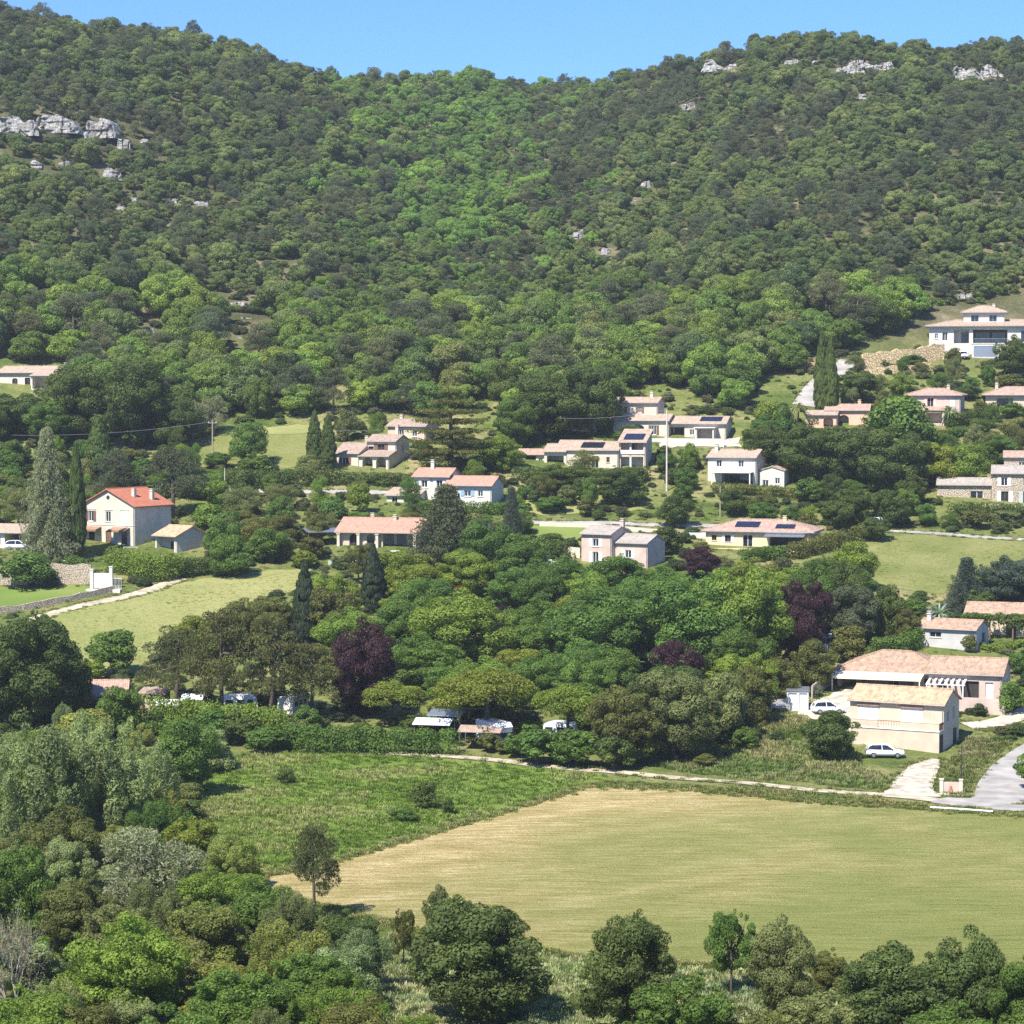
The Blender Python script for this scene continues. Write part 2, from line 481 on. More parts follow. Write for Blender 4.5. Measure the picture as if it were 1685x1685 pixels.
def drape(name, poly, mat, label, cat, lift=0.06, step=3.0, clear=True):
    if clear: FIELDS.append(poly)
    pts = []
    for (x1, y1), (x2, y2) in zip(poly, poly[1:] + poly[:1]):
        n = max(1, int(math.hypot(x2 - x1, (y2 - y1) * 2) / 14))
        for k in range(n):
            t = k / n
            pts.append(ground(x1 + (x2 - x1) * t, y1 + (y2 - y1) * t)[:2])
    rs = random.Random(len(pts))
    pts = [Vector((p[0] + rs.uniform(-.5, .5), p[1] + rs.uniform(-.7, .7))) for p in pts]
    n = len(pts)
    xs = [p.x for p in pts]; ys = [p.y for p in pts]
    outline = [(p.x, p.y) for p in pts]
    extra = []
    for x in np.arange(min(xs), max(xs), step):
        for y in np.arange(min(ys), max(ys), step):
            if inside(x, y, outline): extra.append(Vector((x + 0.01 * y, y)))
    V, _, F, *_ = delaunay_2d_cdt(pts + extra, [], [list(range(n))], 1, 1e-4)
    Z = H(np.array([v.x for v in V]), np.array([v.y for v in V])) + lift
    me = bpy.data.meshes.new(name)
    me.from_pydata([(v.x, v.y, z) for v, z in zip(V, Z)], [], F)
    me.polygons.foreach_set('use_smooth', [True] * len(me.polygons))
    me.materials.append(mat)
    return tag(link(name, me), label, cat, kind='structure')

def smooth_line(pts, n=6):
    out = []
    P = [np.asarray(p, float) for p in pts]; P = [2 * P[0] - P[1]] + P + [2 * P[-1] - P[-2]]
    for i in range(1, len(P) - 2):
        for k in range(n):
            t = k / n
            a, b, c, d = P[i - 1], P[i], P[i + 1], P[i + 2]
            out.append(0.5 * (2 * b + (c - a) * t + (2 * a - 5 * b + 4 * c - d) * t * t + (3 * b - a - 3 * c + d) * t ** 3))
    out.append(P[-2]); return out

LANES = []
def lane(name, pix, width, mat, label, cat, lift=0.09):
    C = smooth_line([ground(x, y)[:2] for x, y in pix], 8)
    if not hasattr(width, '__len__'): width = [width] * len(pix)
    Wd = np.interp(np.linspace(0, 1, len(C)), np.linspace(0, 1, len(width)), width)
    V, F = [], []
    for i, c in enumerate(C):
        d = C[min(i + 1, len(C) - 1)] - C[max(i - 1, 0)]; d = d / (np.linalg.norm(d) + 1e-9)
        nrm = np.array((-d[1], d[0]))
        ww = Wd[i] * (1 + 0.05 * math.sin(i * 1.7) * ('track' in name or 'path' in name or 'drive' in name))
        for t in (-0.5, -0.25, 0, 0.25, 0.5):
            q = c + nrm * ww * t
            V.append((q[0], q[1], float(H(q[0], q[1])) + lift))
        LANES.append((c[0], c[1], Wd[i]))
    n = 5
    for i in range(len(C) - 1):
        for k in range(n - 1):
            F.append((i * n + k, i * n + k + 1, (i + 1) * n + k + 1, (i + 1) * n + k))
    o = link(name, raw_mesh(name, V, F, mat, smooth=True))
    return tag(o, label, cat, kind='structure')

def hay_mat():
    """one mown field: dry straw on the left and along the top, greener stubble on the right, swaths left by the mower"""
    m, nt, p, _ = newmat('mown_hay')
    co = nt.nodes.new('ShaderNodeTexCoord').outputs['Object']
    sx = nt.nodes.new('ShaderNodeSeparateXYZ'); nt.links.new(co, sx.inputs[0])
    f = noise_tex(nt, 0.035, 5, 0.6, co, distort=0.5)
    rows_ = noise_tex(nt, 0.9, 5, 0.7, co, stretch=(0.16, 1.5, 1), rot=R(-38))
    fine = noise_tex(nt, 3.2, 6, 0.8, co)
    streak = noise_tex(nt, 2.0, 4, 0.75, co, stretch=(0.22, 1.8, 1), rot=R(-38))
    pos = math_n(nt, 'ADD', math_n(nt, 'ADD', math_n(nt, 'MULTIPLY', sx.outputs[0], 0.911 / 55), math_n(nt, 'MULTIPLY', sx.outputs[1], -0.41 / 55)), 76.7 / 55 + 0.56)
    d = node(nt, 'ShaderNodeMapRange'); d.inputs[1].default_value = 0.12; d.inputs[2].default_value = 0.88
    nt.links.new(math_n(nt, 'ADD', pos, math_n(nt, 'MULTIPLY', math_n(nt, 'SUBTRACT', f, 0.5), 1.9)), d.inputs[0])
    s = math_n(nt, 'ADD', math_n(nt, 'ADD', math_n(nt, 'MULTIPLY', rows_, 0.34), math_n(nt, 'MULTIPLY', fine, 0.33)), math_n(nt, 'MULTIPLY', streak, 0.33))
    wv = node(nt, 'ShaderNodeTexWave', wave_type='BANDS', bands_direction='Y'); wv.inputs['Scale'].default_value = 0.055; wv.inputs['Distortion'].default_value = 1.6; wv.inputs['Detail'].default_value = 3; wv.inputs['Detail Scale'].default_value = 1.2
    mpw = nt.nodes.new('ShaderNodeMapping'); mpw.inputs['Rotation'].default_value = (0, 0, R(-38)); nt.links.new(co, mpw.inputs[0]); nt.links.new(mpw.outputs[0], wv.inputs[0])
    patch_ = noise_tex(nt, 0.16, 4, 0.6, co)
    s = math_n(nt, 'ADD', s, math_n(nt, 'MULTIPLY', math_n(nt, 'SUBTRACT', wv.outputs['Fac'], 0.5), 0.022))
    s = math_n(nt, 'ADD', s, math_n(nt, 'MULTIPLY', math_n(nt, 'SUBTRACT', patch_, 0.5), 0.16))
    straw = ramp(nt, s, [(0.38, (0.22, 0.19, 0.06)), (0.45, (0.38, 0.31, 0.11)), (0.51, (0.50, 0.39, 0.17)), (0.56, (0.66, 0.53, 0.28)), (0.62, (0.78, 0.66, 0.40))])
    green = ramp(nt, s, [(0.34, (0.12, 0.16, 0.036)), (0.45, (0.225, 0.245, 0.066)), (0.53, (0.275, 0.288, 0.086)), (0.62, (0.31, 0.325, 0.112)), (0.70, (0.42, 0.41, 0.18))])
    nt.links.new(mixc(nt, d.outputs[0], straw, green), p.inputs['Base Color'])
    p.inputs['Roughness'].default_value = 0.95; p.inputs['Specular IOR Level'].default_value = 0.08
    bump(nt, p, math_n(nt, 'ADD', rows_, fine), 0.35)
    return m
HAY = hay_mat()
TALL = grass_mat('tall_meadow', [(0.34, (0.18, 0.22, 0.06)), (0.46, (0.26, 0.285, 0.09)), (0.56, (0.34, 0.335, 0.125)), (0.68, (0.42, 0.39, 0.18))], 0.2, 2.0, None, 0, 0.5, 0.25)
PASTURE = grass_mat('right_pasture', [(0.34, (0.12, 0.145, 0.04)), (0.47, (0.185, 0.205, 0.06)), (0.58, (0.27, 0.265, 0.10)), (0.7, (0.36, 0.33, 0.15))], 0.25, 2.0, None, 0, 0.45, 0.2)
LAWN = grass_mat('garden_lawn', [(0.32, (0.10, 0.16, 0.03)), (0.5, (0.15, 0.21, 0.045)), (0.68, (0.22, 0.25, 0.07))], 0.3, 2.5, None, 0, 0.4, 0.08)
ROUGH = grass_mat('rough_green', [(0.36, (0.09, 0.16, 0.022)), (0.46, (0.15, 0.235, 0.035)), (0.54, (0.22, 0.29, 0.06)), (0.64, (0.33, 0.34, 0.12))], 0.3, 1.6, None, 0, 0.5, 0.35)
DIRT = plain('dirt_track', (0.42, 0.36, 0.26), 0.95, 0, 0.35, 0.1, 0.9)
GRAVEL = plain('white_gravel', (0.46, 0.41, 0.32), 0.95, 0, 0.38, 0.1, 0.8)
ASPH = plain('grey_asphalt', (0.33, 0.31, 0.28), 0.9, 0, 0.28, 0.15, 0.35)

drape('hay_field', [(400, 1450), (520, 1425), (640, 1392), (800, 1345), (970, 1294), (1110, 1298), (1240, 1310), (1330, 1318), (1500, 1330), (1685, 1344), (2000, 1366), (2000, 1640), (1685, 1620), (1450, 1600), (1200, 1590), (1000, 1585), (850, 1560), (760, 1550), (640, 1520), (520, 1490), (430, 1470)],
      HAY, 'broad mown hay field, straw yellow on the left and olive green on the right', 'field')
drape('bramble_meadow', [(340, 1260), (480, 1236), (700, 1246), (830, 1258), (1000, 1274), (1000, 1286), (960, 1294), (800, 1342), (640, 1388), (520, 1420), (440, 1432), (360, 1380)],
      ROUGH, 'bright green overgrown meadow between the dirt path and hay', 'meadow', clear=False)
drape('sloping_meadow', [(70, 1016), (180, 990), (300, 958), (430, 940), (520, 935), (480, 975), (380, 1000), (280, 1045), (230, 1110), (120, 1110)],
      TALL, 'pale green unmown meadow below the gabled house', 'meadow')
drape('right_meadow', [(1420, 884), (1500, 880), (1700, 892), (1900, 900), (1900, 960), (1690, 915), (1600, 955), (1550, 978), (1450, 968), (1420, 930)],
      PASTURE, 'green pasture above the small grey house', 'meadow')
drape('garden_lawn', [(-160, 968), (60, 966), (170, 966), (190, 974), (110, 990), (20, 1002), (-160, 1016)],
      LAWN, 'mown green lawn under the stone terrace wall', 'lawn')
drape('villa_lawn', [(872, 866), (960, 862), (975, 880), (950, 892), (880, 894)], LAWN, 'green lawn beside the pink house', 'lawn')
drape('upper_meadow', [(290, 735), (380, 708), (530, 703), (545, 716), (520, 768), (420, 770), (300, 770)], PASTURE, 'green meadow behind the pair of cypresses', 'meadow')
drape('dry_strip', [(330, 716), (400, 704), (520, 699), (560, 700), (540, 712), (420, 716)], TALL, 'pale dry strip of mown grass at the wood edge', 'field', lift=0.12)
drape('roadside_bank', [(860, 818), (1040, 806), (1060, 840), (900, 848), (850, 840)], TALL, 'dry grassy bank above the village road', 'bank', clear=False)
drape('gravel_yard', [(1352, 1148), (1410, 1128), (1430, 1200), (1390, 1195), (1310, 1176)], GRAVEL, 'white gravel yard beside the front house', 'yard')
drape('villa_terrace', [(1085, 722), (1215, 720), (1218, 736), (1090, 736)], GRAVEL, 'white paved terrace before the panelled bungalow', 'terrace')
lane('dirt_path', [(500, 1232), (600, 1238), (760, 1247), (1000, 1270), (1300, 1297), (1500, 1313), (1620, 1324)], 2.0, DIRT, 'pale dirt path along the foot of the grove', 'path')
lane('road', [(1560, 1321), (1640, 1318), (1655, 1285), (1700, 1240), (1800, 1195)], [4.0, 6.0, 5.4, 5.2, 5.2], ASPH, 'grey asphalt lane curving up on the right', 'road', 0.12)
lane('lower_road', [(1545, 1317), (1640, 1328), (1750, 1337), (1900, 1348)], 3.6, ASPH, 'grey lane running out along the field edge', 'road', 0.10)
lane('driveway', [(1498, 1311), (1500, 1298), (1508, 1280), (1522, 1262), (1538, 1250)], [6.4, 4.6, 4.2, 3.4, 1.0], GRAVEL, 'white gravel driveway rising to the front house', 'driveway', 0.11)
lane('white_track', [(1590, 1195), (1640, 1190), (1700, 1168), (1760, 1150)], 3.0, GRAVEL, 'white track behind the front house', 'path', 0.1)
lane('farm_track', [(40, 1024), (100, 1006), (190, 986), (250, 970), (300, 952)], [2.2, 2.2, 2.4, 2.6, 2.2], DIRT, 'pale earth track beside the lawn', 'path')
lane('village_road', [(865, 860), (950, 861), (1040, 863), (1180, 866), (1260, 868)], 2.2, ASPH, 'grey village road above the pink house', 'road')
lane('upper_road', [(1430, 872), (1560, 880), (1700, 890), (1900, 905)], 1.7, ASPH, 'thin grey road along the top of the pasture', 'road')
lane('hill_road', [(1322, 668), (1345, 635), (1375, 612), (1400, 594)], 4.6, ASPH, 'grey road climbing past the tall cypress', 'road')
lane('hedge_road', [(330, 806), (420, 808), (540, 810), (660, 812)], 2.2, ASPH, 'pale road running under the long hedge', 'road')
# ------------------------------------------------------------------ buildings
KEEP = []                                             # picture boxes (x0, y0, x1, y1, distance) that nothing nearer may cover

FOOT = []
def in_house(X, Y, m=0.5):
    for ox, oy, c, s, x0, x1, y0, y1 in FOOT:
        dx, dy = X - ox, Y - oy; u, v = dx * c + dy * s, -dx * s + dy * c
        if x0 - m < u < x1 + m and y0 - m < v < y1 + m: return True
    return False

class Side:
    """one wall plane: u along the wall, v up, n outwards"""
    def __init__(s, O, U, N): s.O, s.U, s.N = Vector(O), Vector(U), Vector(N)
    def p(s, u, v, n=0.0): return s.O + s.U * u + Vector((0, 0, v)) + s.N * n
    def box(s, mb, u0, u1, v0, v1, n0, n1):
        return mb.hexa([s.p(u0, v0, n1), s.p(u1, v0, n1), s.p(u1, v0, n0), s.p(u0, v0, n0), s.p(u0, v1, n1), s.p(u1, v1, n1), s.p(u1, v1, n0), s.p(u0, v1, n0)])

def sides_of(x, y, z, W, D):
    return dict(front=Side((x, y, z), (1, 0, 0), (0, -1, 0)), right=Side((x + W, y, z), (0, 1, 0), (1, 0, 0)),
                back=Side((x + W, y + D, z), (-1, 0, 0), (0, 1, 0)), left=Side((x, y + D, z), (0, -1, 0), (-1, 0, 0)))

KIND_DEPTH = dict(w=0.18, wc=0.06, d=0.2, p=0.25, g=0.12, porch=2.2, loggia=1.6, hole=0.3, f=0.12)

def window_fill(root, S, u, v, w, h, kind, opt):
    d = opt.get('depth', KIND_DEPTH[kind])
    frame_m = M[opt.get('frame', 'frame_white')]
    if kind in ('w', 'p', 'f'):
        mb = MB(); t = 0.07
        S.box(mb, u, u + t, v, v + h, -d, -d + 0.06); S.box(mb, u + w - t, u + w, v, v + h, -d, -d + 0.06)
        S.box(mb, u + t, u + w - t, v, v + t, -d, -d + 0.06); S.box(mb, u + t, u + w - t, v + h - t, v + h, -d, -d + 0.06)
        nm = max(1, int(round(w / 0.95)))
        for k in range(1, nm + (nm == 1)):
            c = u + w * (k / nm if nm > 1 else 0.5)
            S.box(mb, c - 0.04, c + 0.04, v + t, v + h - t, -d + 0.002, -d + 0.057)
        f = mb.build('window' if kind != 'p' else 'patio_door', frame_m, root)
        g = MB(); S.box(g, u + t, u + w - t, v + t, v + h - t, -d - 0.03, -d + 0.012)
        g.build('pane', M['glass'], f)
        if opt.get('sill', kind == 'w'):
            q = MB(); S.box(q, u - 0.08, u + w + 0.08, v - 0.09, v - 0.003, -d + 0.01, 0.10); q.build('sill', M['offwhite'], f)
        sh = opt.get('shutters')
        if sh:
            for k, (a, b) in enumerate(((u - w * 0.52, u - 0.02), (u + w + 0.02, u + w * 1.52))):
                q = MB(); S.box(q, a, b, v - 0.03, v + h + 0.03, 0.012, 0.055)
                for r in (0.18, 0.82): S.box(q, a + 0.03, b - 0.03, v + h * r - 0.05, v + h * r + 0.05, 0.055, 0.08)
                q.build('shutter', M[sh], f)
    elif kind == 'wc':
        q = MB(); half = w / 2
        for a in (u, u + half):
            S.box(q, a + 0.015, a + half - 0.015, v, v + h, -d, -0.01)
        for k in range(int(h / 0.14)):
            S.box(q, u + 0.06, u + w - 0.06, v + 0.05 + k * 0.14, v + 0.09 + k * 0.14, -0.01, 0.012)
        q.build('shutter', M[opt.get('frame', 'shutter_white')], root)
    elif kind == 'd':
        q = MB(); S.box(q, u, u + w, v, v + h, -d - 0.05, -d)
        for a, b in ((0.08, 0.45), (0.53, 0.92)):
            S.box(q, u + w * 0.15, u + w * 0.85, v + h * a, v + h * b, -d, -d + 0.03)
        dd = q.build('door', M[opt.get('frame', 'wood')], root)
        k = MB(); S.box(k, u + w * 0.86, u + w * 0.93, v + h * 0.46, v + h * 0.5, -d, -d + 0.07); k.build('handle', M['alu'], dd)
    elif kind == 'g':
        q = MB(); S.box(q, u, u + w, v, v + h, -d - 0.05, -d)
        for k in range(1, 5): S.box(q, u + 0.03, u + w - 0.03, v + h * k / 5 - 0.05, v + h * k / 5 - 0.012, -d, -d + 0.02)
        q.build('garage_door', M[opt.get('frame', 'shutter_white')], root)
    elif kind in ('porch', 'loggia'):
        q = MB(); S.box(q, u - 0.02, u + w + 0.02, v - 0.05, v + h + 0.02, -d - 0.2, -d)
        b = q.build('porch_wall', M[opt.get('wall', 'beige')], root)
        fl = MB(); S.box(fl, u, u + w, v - 0.12, v - 0.004, -d, -0.004); fl.build('porch_floor', M['concrete'], root)
        for (pu, pw, ph) in opt.get('doors', []):
            window_fill(root, Side(S.p(0, 0, -d), S.U, S.N), u + pu, v + 0.05, pw, ph, 'f', dict(depth=-0.06, frame=opt.get('frame', 'wood'), sill=False))
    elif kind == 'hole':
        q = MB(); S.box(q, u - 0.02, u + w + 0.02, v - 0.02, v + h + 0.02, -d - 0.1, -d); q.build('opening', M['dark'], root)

def wall_side(mb, S, width, height, ops, v_low=-2.2, thick=0.22):
    us = sorted({0.0, width} | {round(o[0], 4) for o in ops} | {round(o[0] + o[2], 4) for o in ops})
    vs = sorted({v_low, height} | {round(o[1], 4) for o in ops} | {round(o[1] + o[3], 4) for o in ops})
    for a, b in zip(us, us[1:]):
        for c, d in zip(vs, vs[1:]):
            cu, cv = (a + b) / 2, (c + d) / 2
            if any(o[0] < cu < o[0] + o[2] and o[1] < cv < o[1] + o[3] for o in ops): continue
            mb.poly([S.p(a, c), S.p(b, c), S.p(b, d), S.p(a, d)])
    for o in ops:
        u, v, w, h, kind = o[:5]; opt = o[5] if len(o) > 5 else {}
        dp = opt.get('depth', KIND_DEPTH[kind]); dp = max(dp, 0.05)
        mb.poly([S.p(u, v), S.p(u, v, -dp), S.p(u, v + h, -dp), S.p(u, v + h)])
        mb.poly([S.p(u + w, v), S.p(u + w, v + h), S.p(u + w, v + h, -dp), S.p(u + w, v, -dp)])
        mb.poly([S.p(u, v + h), S.p(u, v + h, -dp), S.p(u + w, v + h, -dp), S.p(u + w, v + h)])
        mb.poly([S.p(u, v), S.p(u + w, v), S.p(u + w, v, -dp), S.p(u, v, -dp)])
        if opt.get('arch'):                            # fill the upper corners so that the opening ends in an arch
            r = min(w / 2, opt['arch']); n = 8
            for sgn, u0 in ((1, u), (-1, u + w)):
                pts = [(u0 + sgn * (w / 2) * (1 - math.cos(t)), v + h - r + r * math.sin(t)) for t in np.linspace(0, math.pi / 2, n)]
                for (a, b), (c, d) in zip(pts, pts[1:]):
                    mb.poly([S.p(a, b, -0.003), S.p(c, d, -0.003), S.p(c, v + h, -0.003), S.p(a, v + h, -0.003)])
                    mb.poly([S.p(a, b, -0.003), S.p(c, d, -0.003), S.p(c, d, -0.3), S.p(a, b, -0.3)])

def roof_mesh(kind, x, y, z, W, D, h, pitch, e, g, t=0.16, h2=None):
    """returns MB of a tiled slab roof; e eaves overhang, g gable overhang"""
    mb = MB(); tp = math.tan(R(pitch))
    if kind in ('gx', 'gy'):
        L, S = (W, D) if kind == 'gx' else (D, W)
        r = S / 2 * tp
        pl = [(-e, h - e * tp), (S / 2, h + r), (S + e, h - e * tp), (S + e, h - e * tp + t), (S / 2, h + r + t), (-e, h - e * tp + t)]
        place = (lambda u, v, w: (x + w, y + u, z + v)) if kind == 'gx' else (lambda u, v, w: (x + u, y + w, z + v))
        mb.prism(pl[:2] + [pl[4], pl[5]], place, -g, L + g)
        mb.prism([pl[1], pl[2], pl[3], pl[4]], place, -g, L + g)
        n = max(6, int(L / 0.8))
        for k in range(n):                              # ridge caps
            a = -g + (L + 2 * g) * k / n; b = a + (L + 2 * g) / n * 0.97; q = 0.12 + 0.015 * (k % 2)
            mb.prism([(S / 2 - q, h + r + t - 0.02), (S / 2 + q, h + r + t - 0.02), (S / 2 + q * .6, h + r + t + 0.09), (S / 2 - q * .6, h + r + t + 0.09)], place, a, b)
    elif kind == 'sf':                                  # one slope, low at the front
        h2 = h2 if h2 is not None else h + D * tp
        tq = (h2 - h) / D
        pl = [(-e, h - e * tq), (D + 0.15, h2 + 0.15 * tq), (D + 0.15, h2 + 0.15 * tq + t), (-e, h - e * tq + t)]
        mb.prism(pl, lambda u, v, w: (x + w, y + u, z + v), -g, W + g)
    elif kind == 'hip':
        m = min(W, D) / 2; r = m * tp
        if W >= D: ra, rb = (x + m, y + D / 2), (x + W - m, y + D / 2)
        else: ra, rb = (x + W / 2, y + m), (x + W / 2, y + D - m)
        zz = z + h - e * tp
        A = [(x - e, y - e), (x + W + e, y - e), (x + W + e, y + D + e), (x - e, y + D + e)]
        lo = [(a, b, zz) for a, b in A]; hi = [(a, b, zz + t) for a, b in A]
        ra = (*ra, z + h + r + t); rb = (*rb, z + h + r + t)
        mb.poly(lo[::-1])
        for k in range(4): mb.poly([lo[k], lo[(k + 1) % 4], hi[(k + 1) % 4], hi[k]])
        if W >= D:
            mb.poly([hi[0], hi[1], rb, ra]); mb.poly([hi[2], hi[3], ra, rb]); mb.poly([hi[1], hi[2], rb]); mb.poly([hi[3], hi[0], ra])
        else:
            mb.poly([hi[0], hi[1], ra]); mb.poly([hi[2], hi[3], rb]); mb.poly([hi[1], hi[2], rb, ra]); mb.poly([hi[3], hi[0], ra, rb])
        for a, b in ((hi[0], ra), (hi[1], rb if W >= D else ra), (hi[2], rb), (hi[3], ra if W >= D else rb), (ra, rb)):
            if (Vector(a) - Vector(b)).length > 0.3:
                mb.tube([Vector(a) + Vector((0, 0, 0.02)), Vector(b) + Vector((0, 0, 0.02))], 0.11, 6)
    elif kind == 'flat':
        mb.box(x - e, y - e, z + h, x + W + e, y + D + e, z + h + t)
    return mb

def block(root, x, y, z, W, D, h, roof='gx', wall='cream', tile='tile_pale', pitch=17, e=0.4, g=0.2, ops=None, h2=None, chimneys=(), low=-2.2, fascia=None, solar=(), t=0.16):
    ops = ops or {}
    FOOT.append((root.location.x, root.location.y, math.cos(root.rotation_euler.z), math.sin(root.rotation_euler.z), x, x + W, y, y + D))
    mb = MB(); S = sides_of(x, y, z, W, D)
    tp = math.tan(R(pitch))
    for k, s in S.items():
        wd = W if k in ('front', 'back') else D
        hh = h
        if roof == 'sf' and k == 'back': hh = h2 if h2 is not None else h + D * tp
        wall_side(mb, s, wd, hh, ops.get(k, []), low)
        if roof == 'gx' and k in ('left', 'right') or roof == 'gy' and k in ('front', 'back'):
            mb.poly([s.p(0, h), s.p(wd, h), s.p(wd / 2, h + wd / 2 * tp)])
        if roof == 'sf' and k in ('left', 'right'):
            top = h2 if h2 is not None else h + D * tp
            mb.poly([s.p(0, h), s.p(wd, h), s.p(wd, top)] if k == 'right' else [s.p(0, h), s.p(wd, h), s.p(0, top)])
    w = mb.build('wall', M[wall], root)
    for k, lst in ops.items():
        for o in lst: window_fill(root, S[k], o[0], o[1], o[2], o[3], o[4], o[5] if len(o) > 5 else {})
    rf = roof_mesh(roof, x, y, z, W, D, h + 0.004, pitch, e, g, t, h2).build('roof', M[tile], root)
    if fascia:
        f = MB(); zz = z + h - e * tp - 0.2
        f.box(x - e + .02, y - e + .02, zz, x + W + e - .02, y - e + 0.1, zz + 0.22)
        f.box(x + W + e - .1, y - e + .1, zz, x + W + e - .02, y + D + e - .1, zz + 0.22)
        f.build('fascia', M[fascia], rf)
    for (cx, cy, ch) in chimneys:
        q = MB(); zt = z + h
        q.box(cx - 0.3, cy - 0.3, zt - 0.3, cx + 0.3, cy + 0.3, zt + ch)
        q.box(cx - 0.38, cy - 0.38, zt + ch, cx + 0.38, cy + 0.38, zt + ch + 0.1)
        q.box(cx - 0.22, cy - 0.22, zt + ch + 0.1, cx + 0.22, cy + 0.22, zt + ch + 0.35)
        q.box(cx - 0.32, cy - 0.32, zt + ch + 0.35, cx + 0.32, cy + 0.32, zt + ch + 0.43)
        q.build('chimney', M[wall], rf)
    if roof in ('gx', 'sf', 'hip') and W > 4:
        ee = e + .07; sl = tp if roof != 'sf' else ((h2 if h2 is not None else h + D * tp) - h) / D; zz = z + h - e * sl + .02
        q = MB(); q.tube([(x - g, y - ee, zz), (x + W + g, y - ee, zz)], .07, 6)
        q.tube([(x + W - .15, y - ee, zz), (x + W - .15, y - .09, zz - .35), (x + W - .15, y - .09, z - .5)], .05, 6)
        q.build('gutter', M['gutter'], root)
    for (a, b, u0, u1) in solar:                         # panels along the front slope: x from a to b, u0-u1 up the slope (metres, plan)
        slope = tp if roof != 'sf' else ((h2 if h2 is not None else h + D * tp) - h) / D
        q = MB(); n = max(1, int(round((b - a) / 1.05))); rows = max(1, int(round((u1 - u0) / 1.6)))
        for i in range(n):
            for j in range(rows):
                xa = x + a + (b - a) * i / n + 0.02; xb = x + a + (b - a) * (i + 1) / n - 0.02
                ua = u0 + (u1 - u0) * j / rows + 0.02; ub = u0 + (u1 - u0) * (j + 1) / rows - 0.02
                za, zb = z + h + ua * slope + t + 0.09, z + h + ub * slope + t + 0.09
                q.hexa([(xa, y + ua, za), (xb, y + ua, za), (xb, y + ub, zb), (xa, y + ub, zb), (xa, y + ua, za + .05), (xb, y + ua, za + .05), (xb, y + ub, zb + .05), (xa, y + ub, zb + .05)])
        q.build('solar_panel', M['solar'], rf)
    return S

def site(name, label, px, py, rz, box=None, cat='house', Y=None, anchor=(0, 0)):
    """an Empty at the ground point seen at (px, py); anchor is that point in the building's own plan"""
    P = Vector(ground(px, py)) if Y is None else Vector(at(px, py, Y))
    a = Matrix.Rotation(R(rz), 3, 'Z') @ Vector((anchor[0], anchor[1], 0))
    o = empty(name, P - a, R(rz))
    tag(o, label, cat)
    if box: KEEP.append((*box, P.y))
    return o

W_ = lambda u, v, w=1.0, h=1.2, k='w', **o: (u, v, w, h, k, o)

# --- tall gabled house with the red roof, left
r = site('gabled_house', 'tall two-storey cream house with red tiled roof, gable and round attic window', 222, 899, -31, (118, 795, 276, 905), anchor=(11.2, 0))
S = block(r, 0, 0, 0, 11.2, 9.4, 6.6, 'gy', 'cream', 'tile_red', 25, 0.5, 0.45,
          {'front': [W_(1.3, 3.9, 1.1, 1.7, shutters='wood'), W_(5.0, 3.9, 1.1, 1.7), W_(8.3, 3.9, 1.5, 1.9, 'wc'),
                     W_(1.3, 0.1, 1.3, 2.2, 'p', frame='wood'), W_(5.0, 0.1, 1.2, 2.3, 'd'), W_(8.3, 0.1, 1.3, 2.2, 'p', frame='wood')]},
          chimneys=((8.4, 3.2, 2.4), (9.6, 6.4, 2.2)))
F_ = S['front']
q = MB()
n = 20
for k in range(n):
    a, b = 2 * math.pi * k / n, 2 * math.pi * (k + 1) / n
    q.poly([F_.p(5.6 + .62 * math.cos(a), 7.9 + .62 * math.sin(a), .03), F_.p(5.6 + .62 * math.cos(b), 7.9 + .62 * math.sin(b), .03), F_.p(5.6 + .38 * math.cos(b), 7.9 + .38 * math.sin(b), .05), F_.p(5.6 + .38 * math.cos(a), 7.9 + .38 * math.sin(a), .05)])
oc = q.build('round_window', M['offwhite'], r)
g = MB(); g.poly([F_.p(5.6 + .38 * math.cos(2 * math.pi * k / n), 7.9 + .38 * math.sin(2 * math.pi * k / n), .035) for k in range(n)]); g.build('pane', M['glass'], oc)
for u0 in (0.5, 6.6):
    q = MB(); q.prism([(0, 3.05), (1.5, 2.62), (1.5, 2.5), (0, 2.9)], lambda a, b, w, u0=u0: F_.p(u0 + w, b, a + .01), 0, 3.6)
    for k in range(12): F_.box(q, u0 + 0.3 * k, u0 + 0.3 * k + 0.26, 2.3, 2.5, 1.46, 1.5)
    q.build('awning', M['canvas_brown'], r)
q = MB()
for u, v in ((1.3, 3.9), (5.0, 3.9), (8.3, 3.9)): F_.box(q, u - .25, u + 1.6, v + 1.95, v + 2.1, 0.004, .1)
F_.box(q, 0, 11.2, 3.3, 3.45, 0.004, 0.08)
q.build('string_course', M['offwhite'], r)
q = MB(); q.tube([F_.p(11.05, 6.3, .1), F_.p(11.05, 0, .1)], 0.06, 6); q.build('downpipe', M['alu'], r)

r = site('garage_annex', 'small pale garage with ochre gable roof beside the tall gabled house', 291, 910, -40, (240, 856, 335, 912), cat='garage', anchor=(5.2, 0))
block(r, 0, 0, 0, 5.2, 6.6, 2.8, 'gx', 'white', 'tile_gold', 22, 0.5, 0.35, {'front': [W_(0.35, 0.05, 4.2, 2.45, 'porch', depth=1.2, wall='greywall', doors=[(2.2, 0.9, 1.6)])]}, low=-1.2)

r = site('carport_house', 'low pale house with tan roof and open carport at the left edge', 46, 905, -14, (-20, 848, 50, 908), anchor=(9, 0))
block(r, 0, 0, 0, 9, 6, 2.9, 'gx', 'offwhite', 'tile_pale', 18, 0.5, 0.3, {'front': [W_(4.9, 0.05, 3.7, 2.5, 'porch', depth=4.6, wall='dark'), W_(2.6, 0.9, 1.0, 1.2, shutters='wood')]})

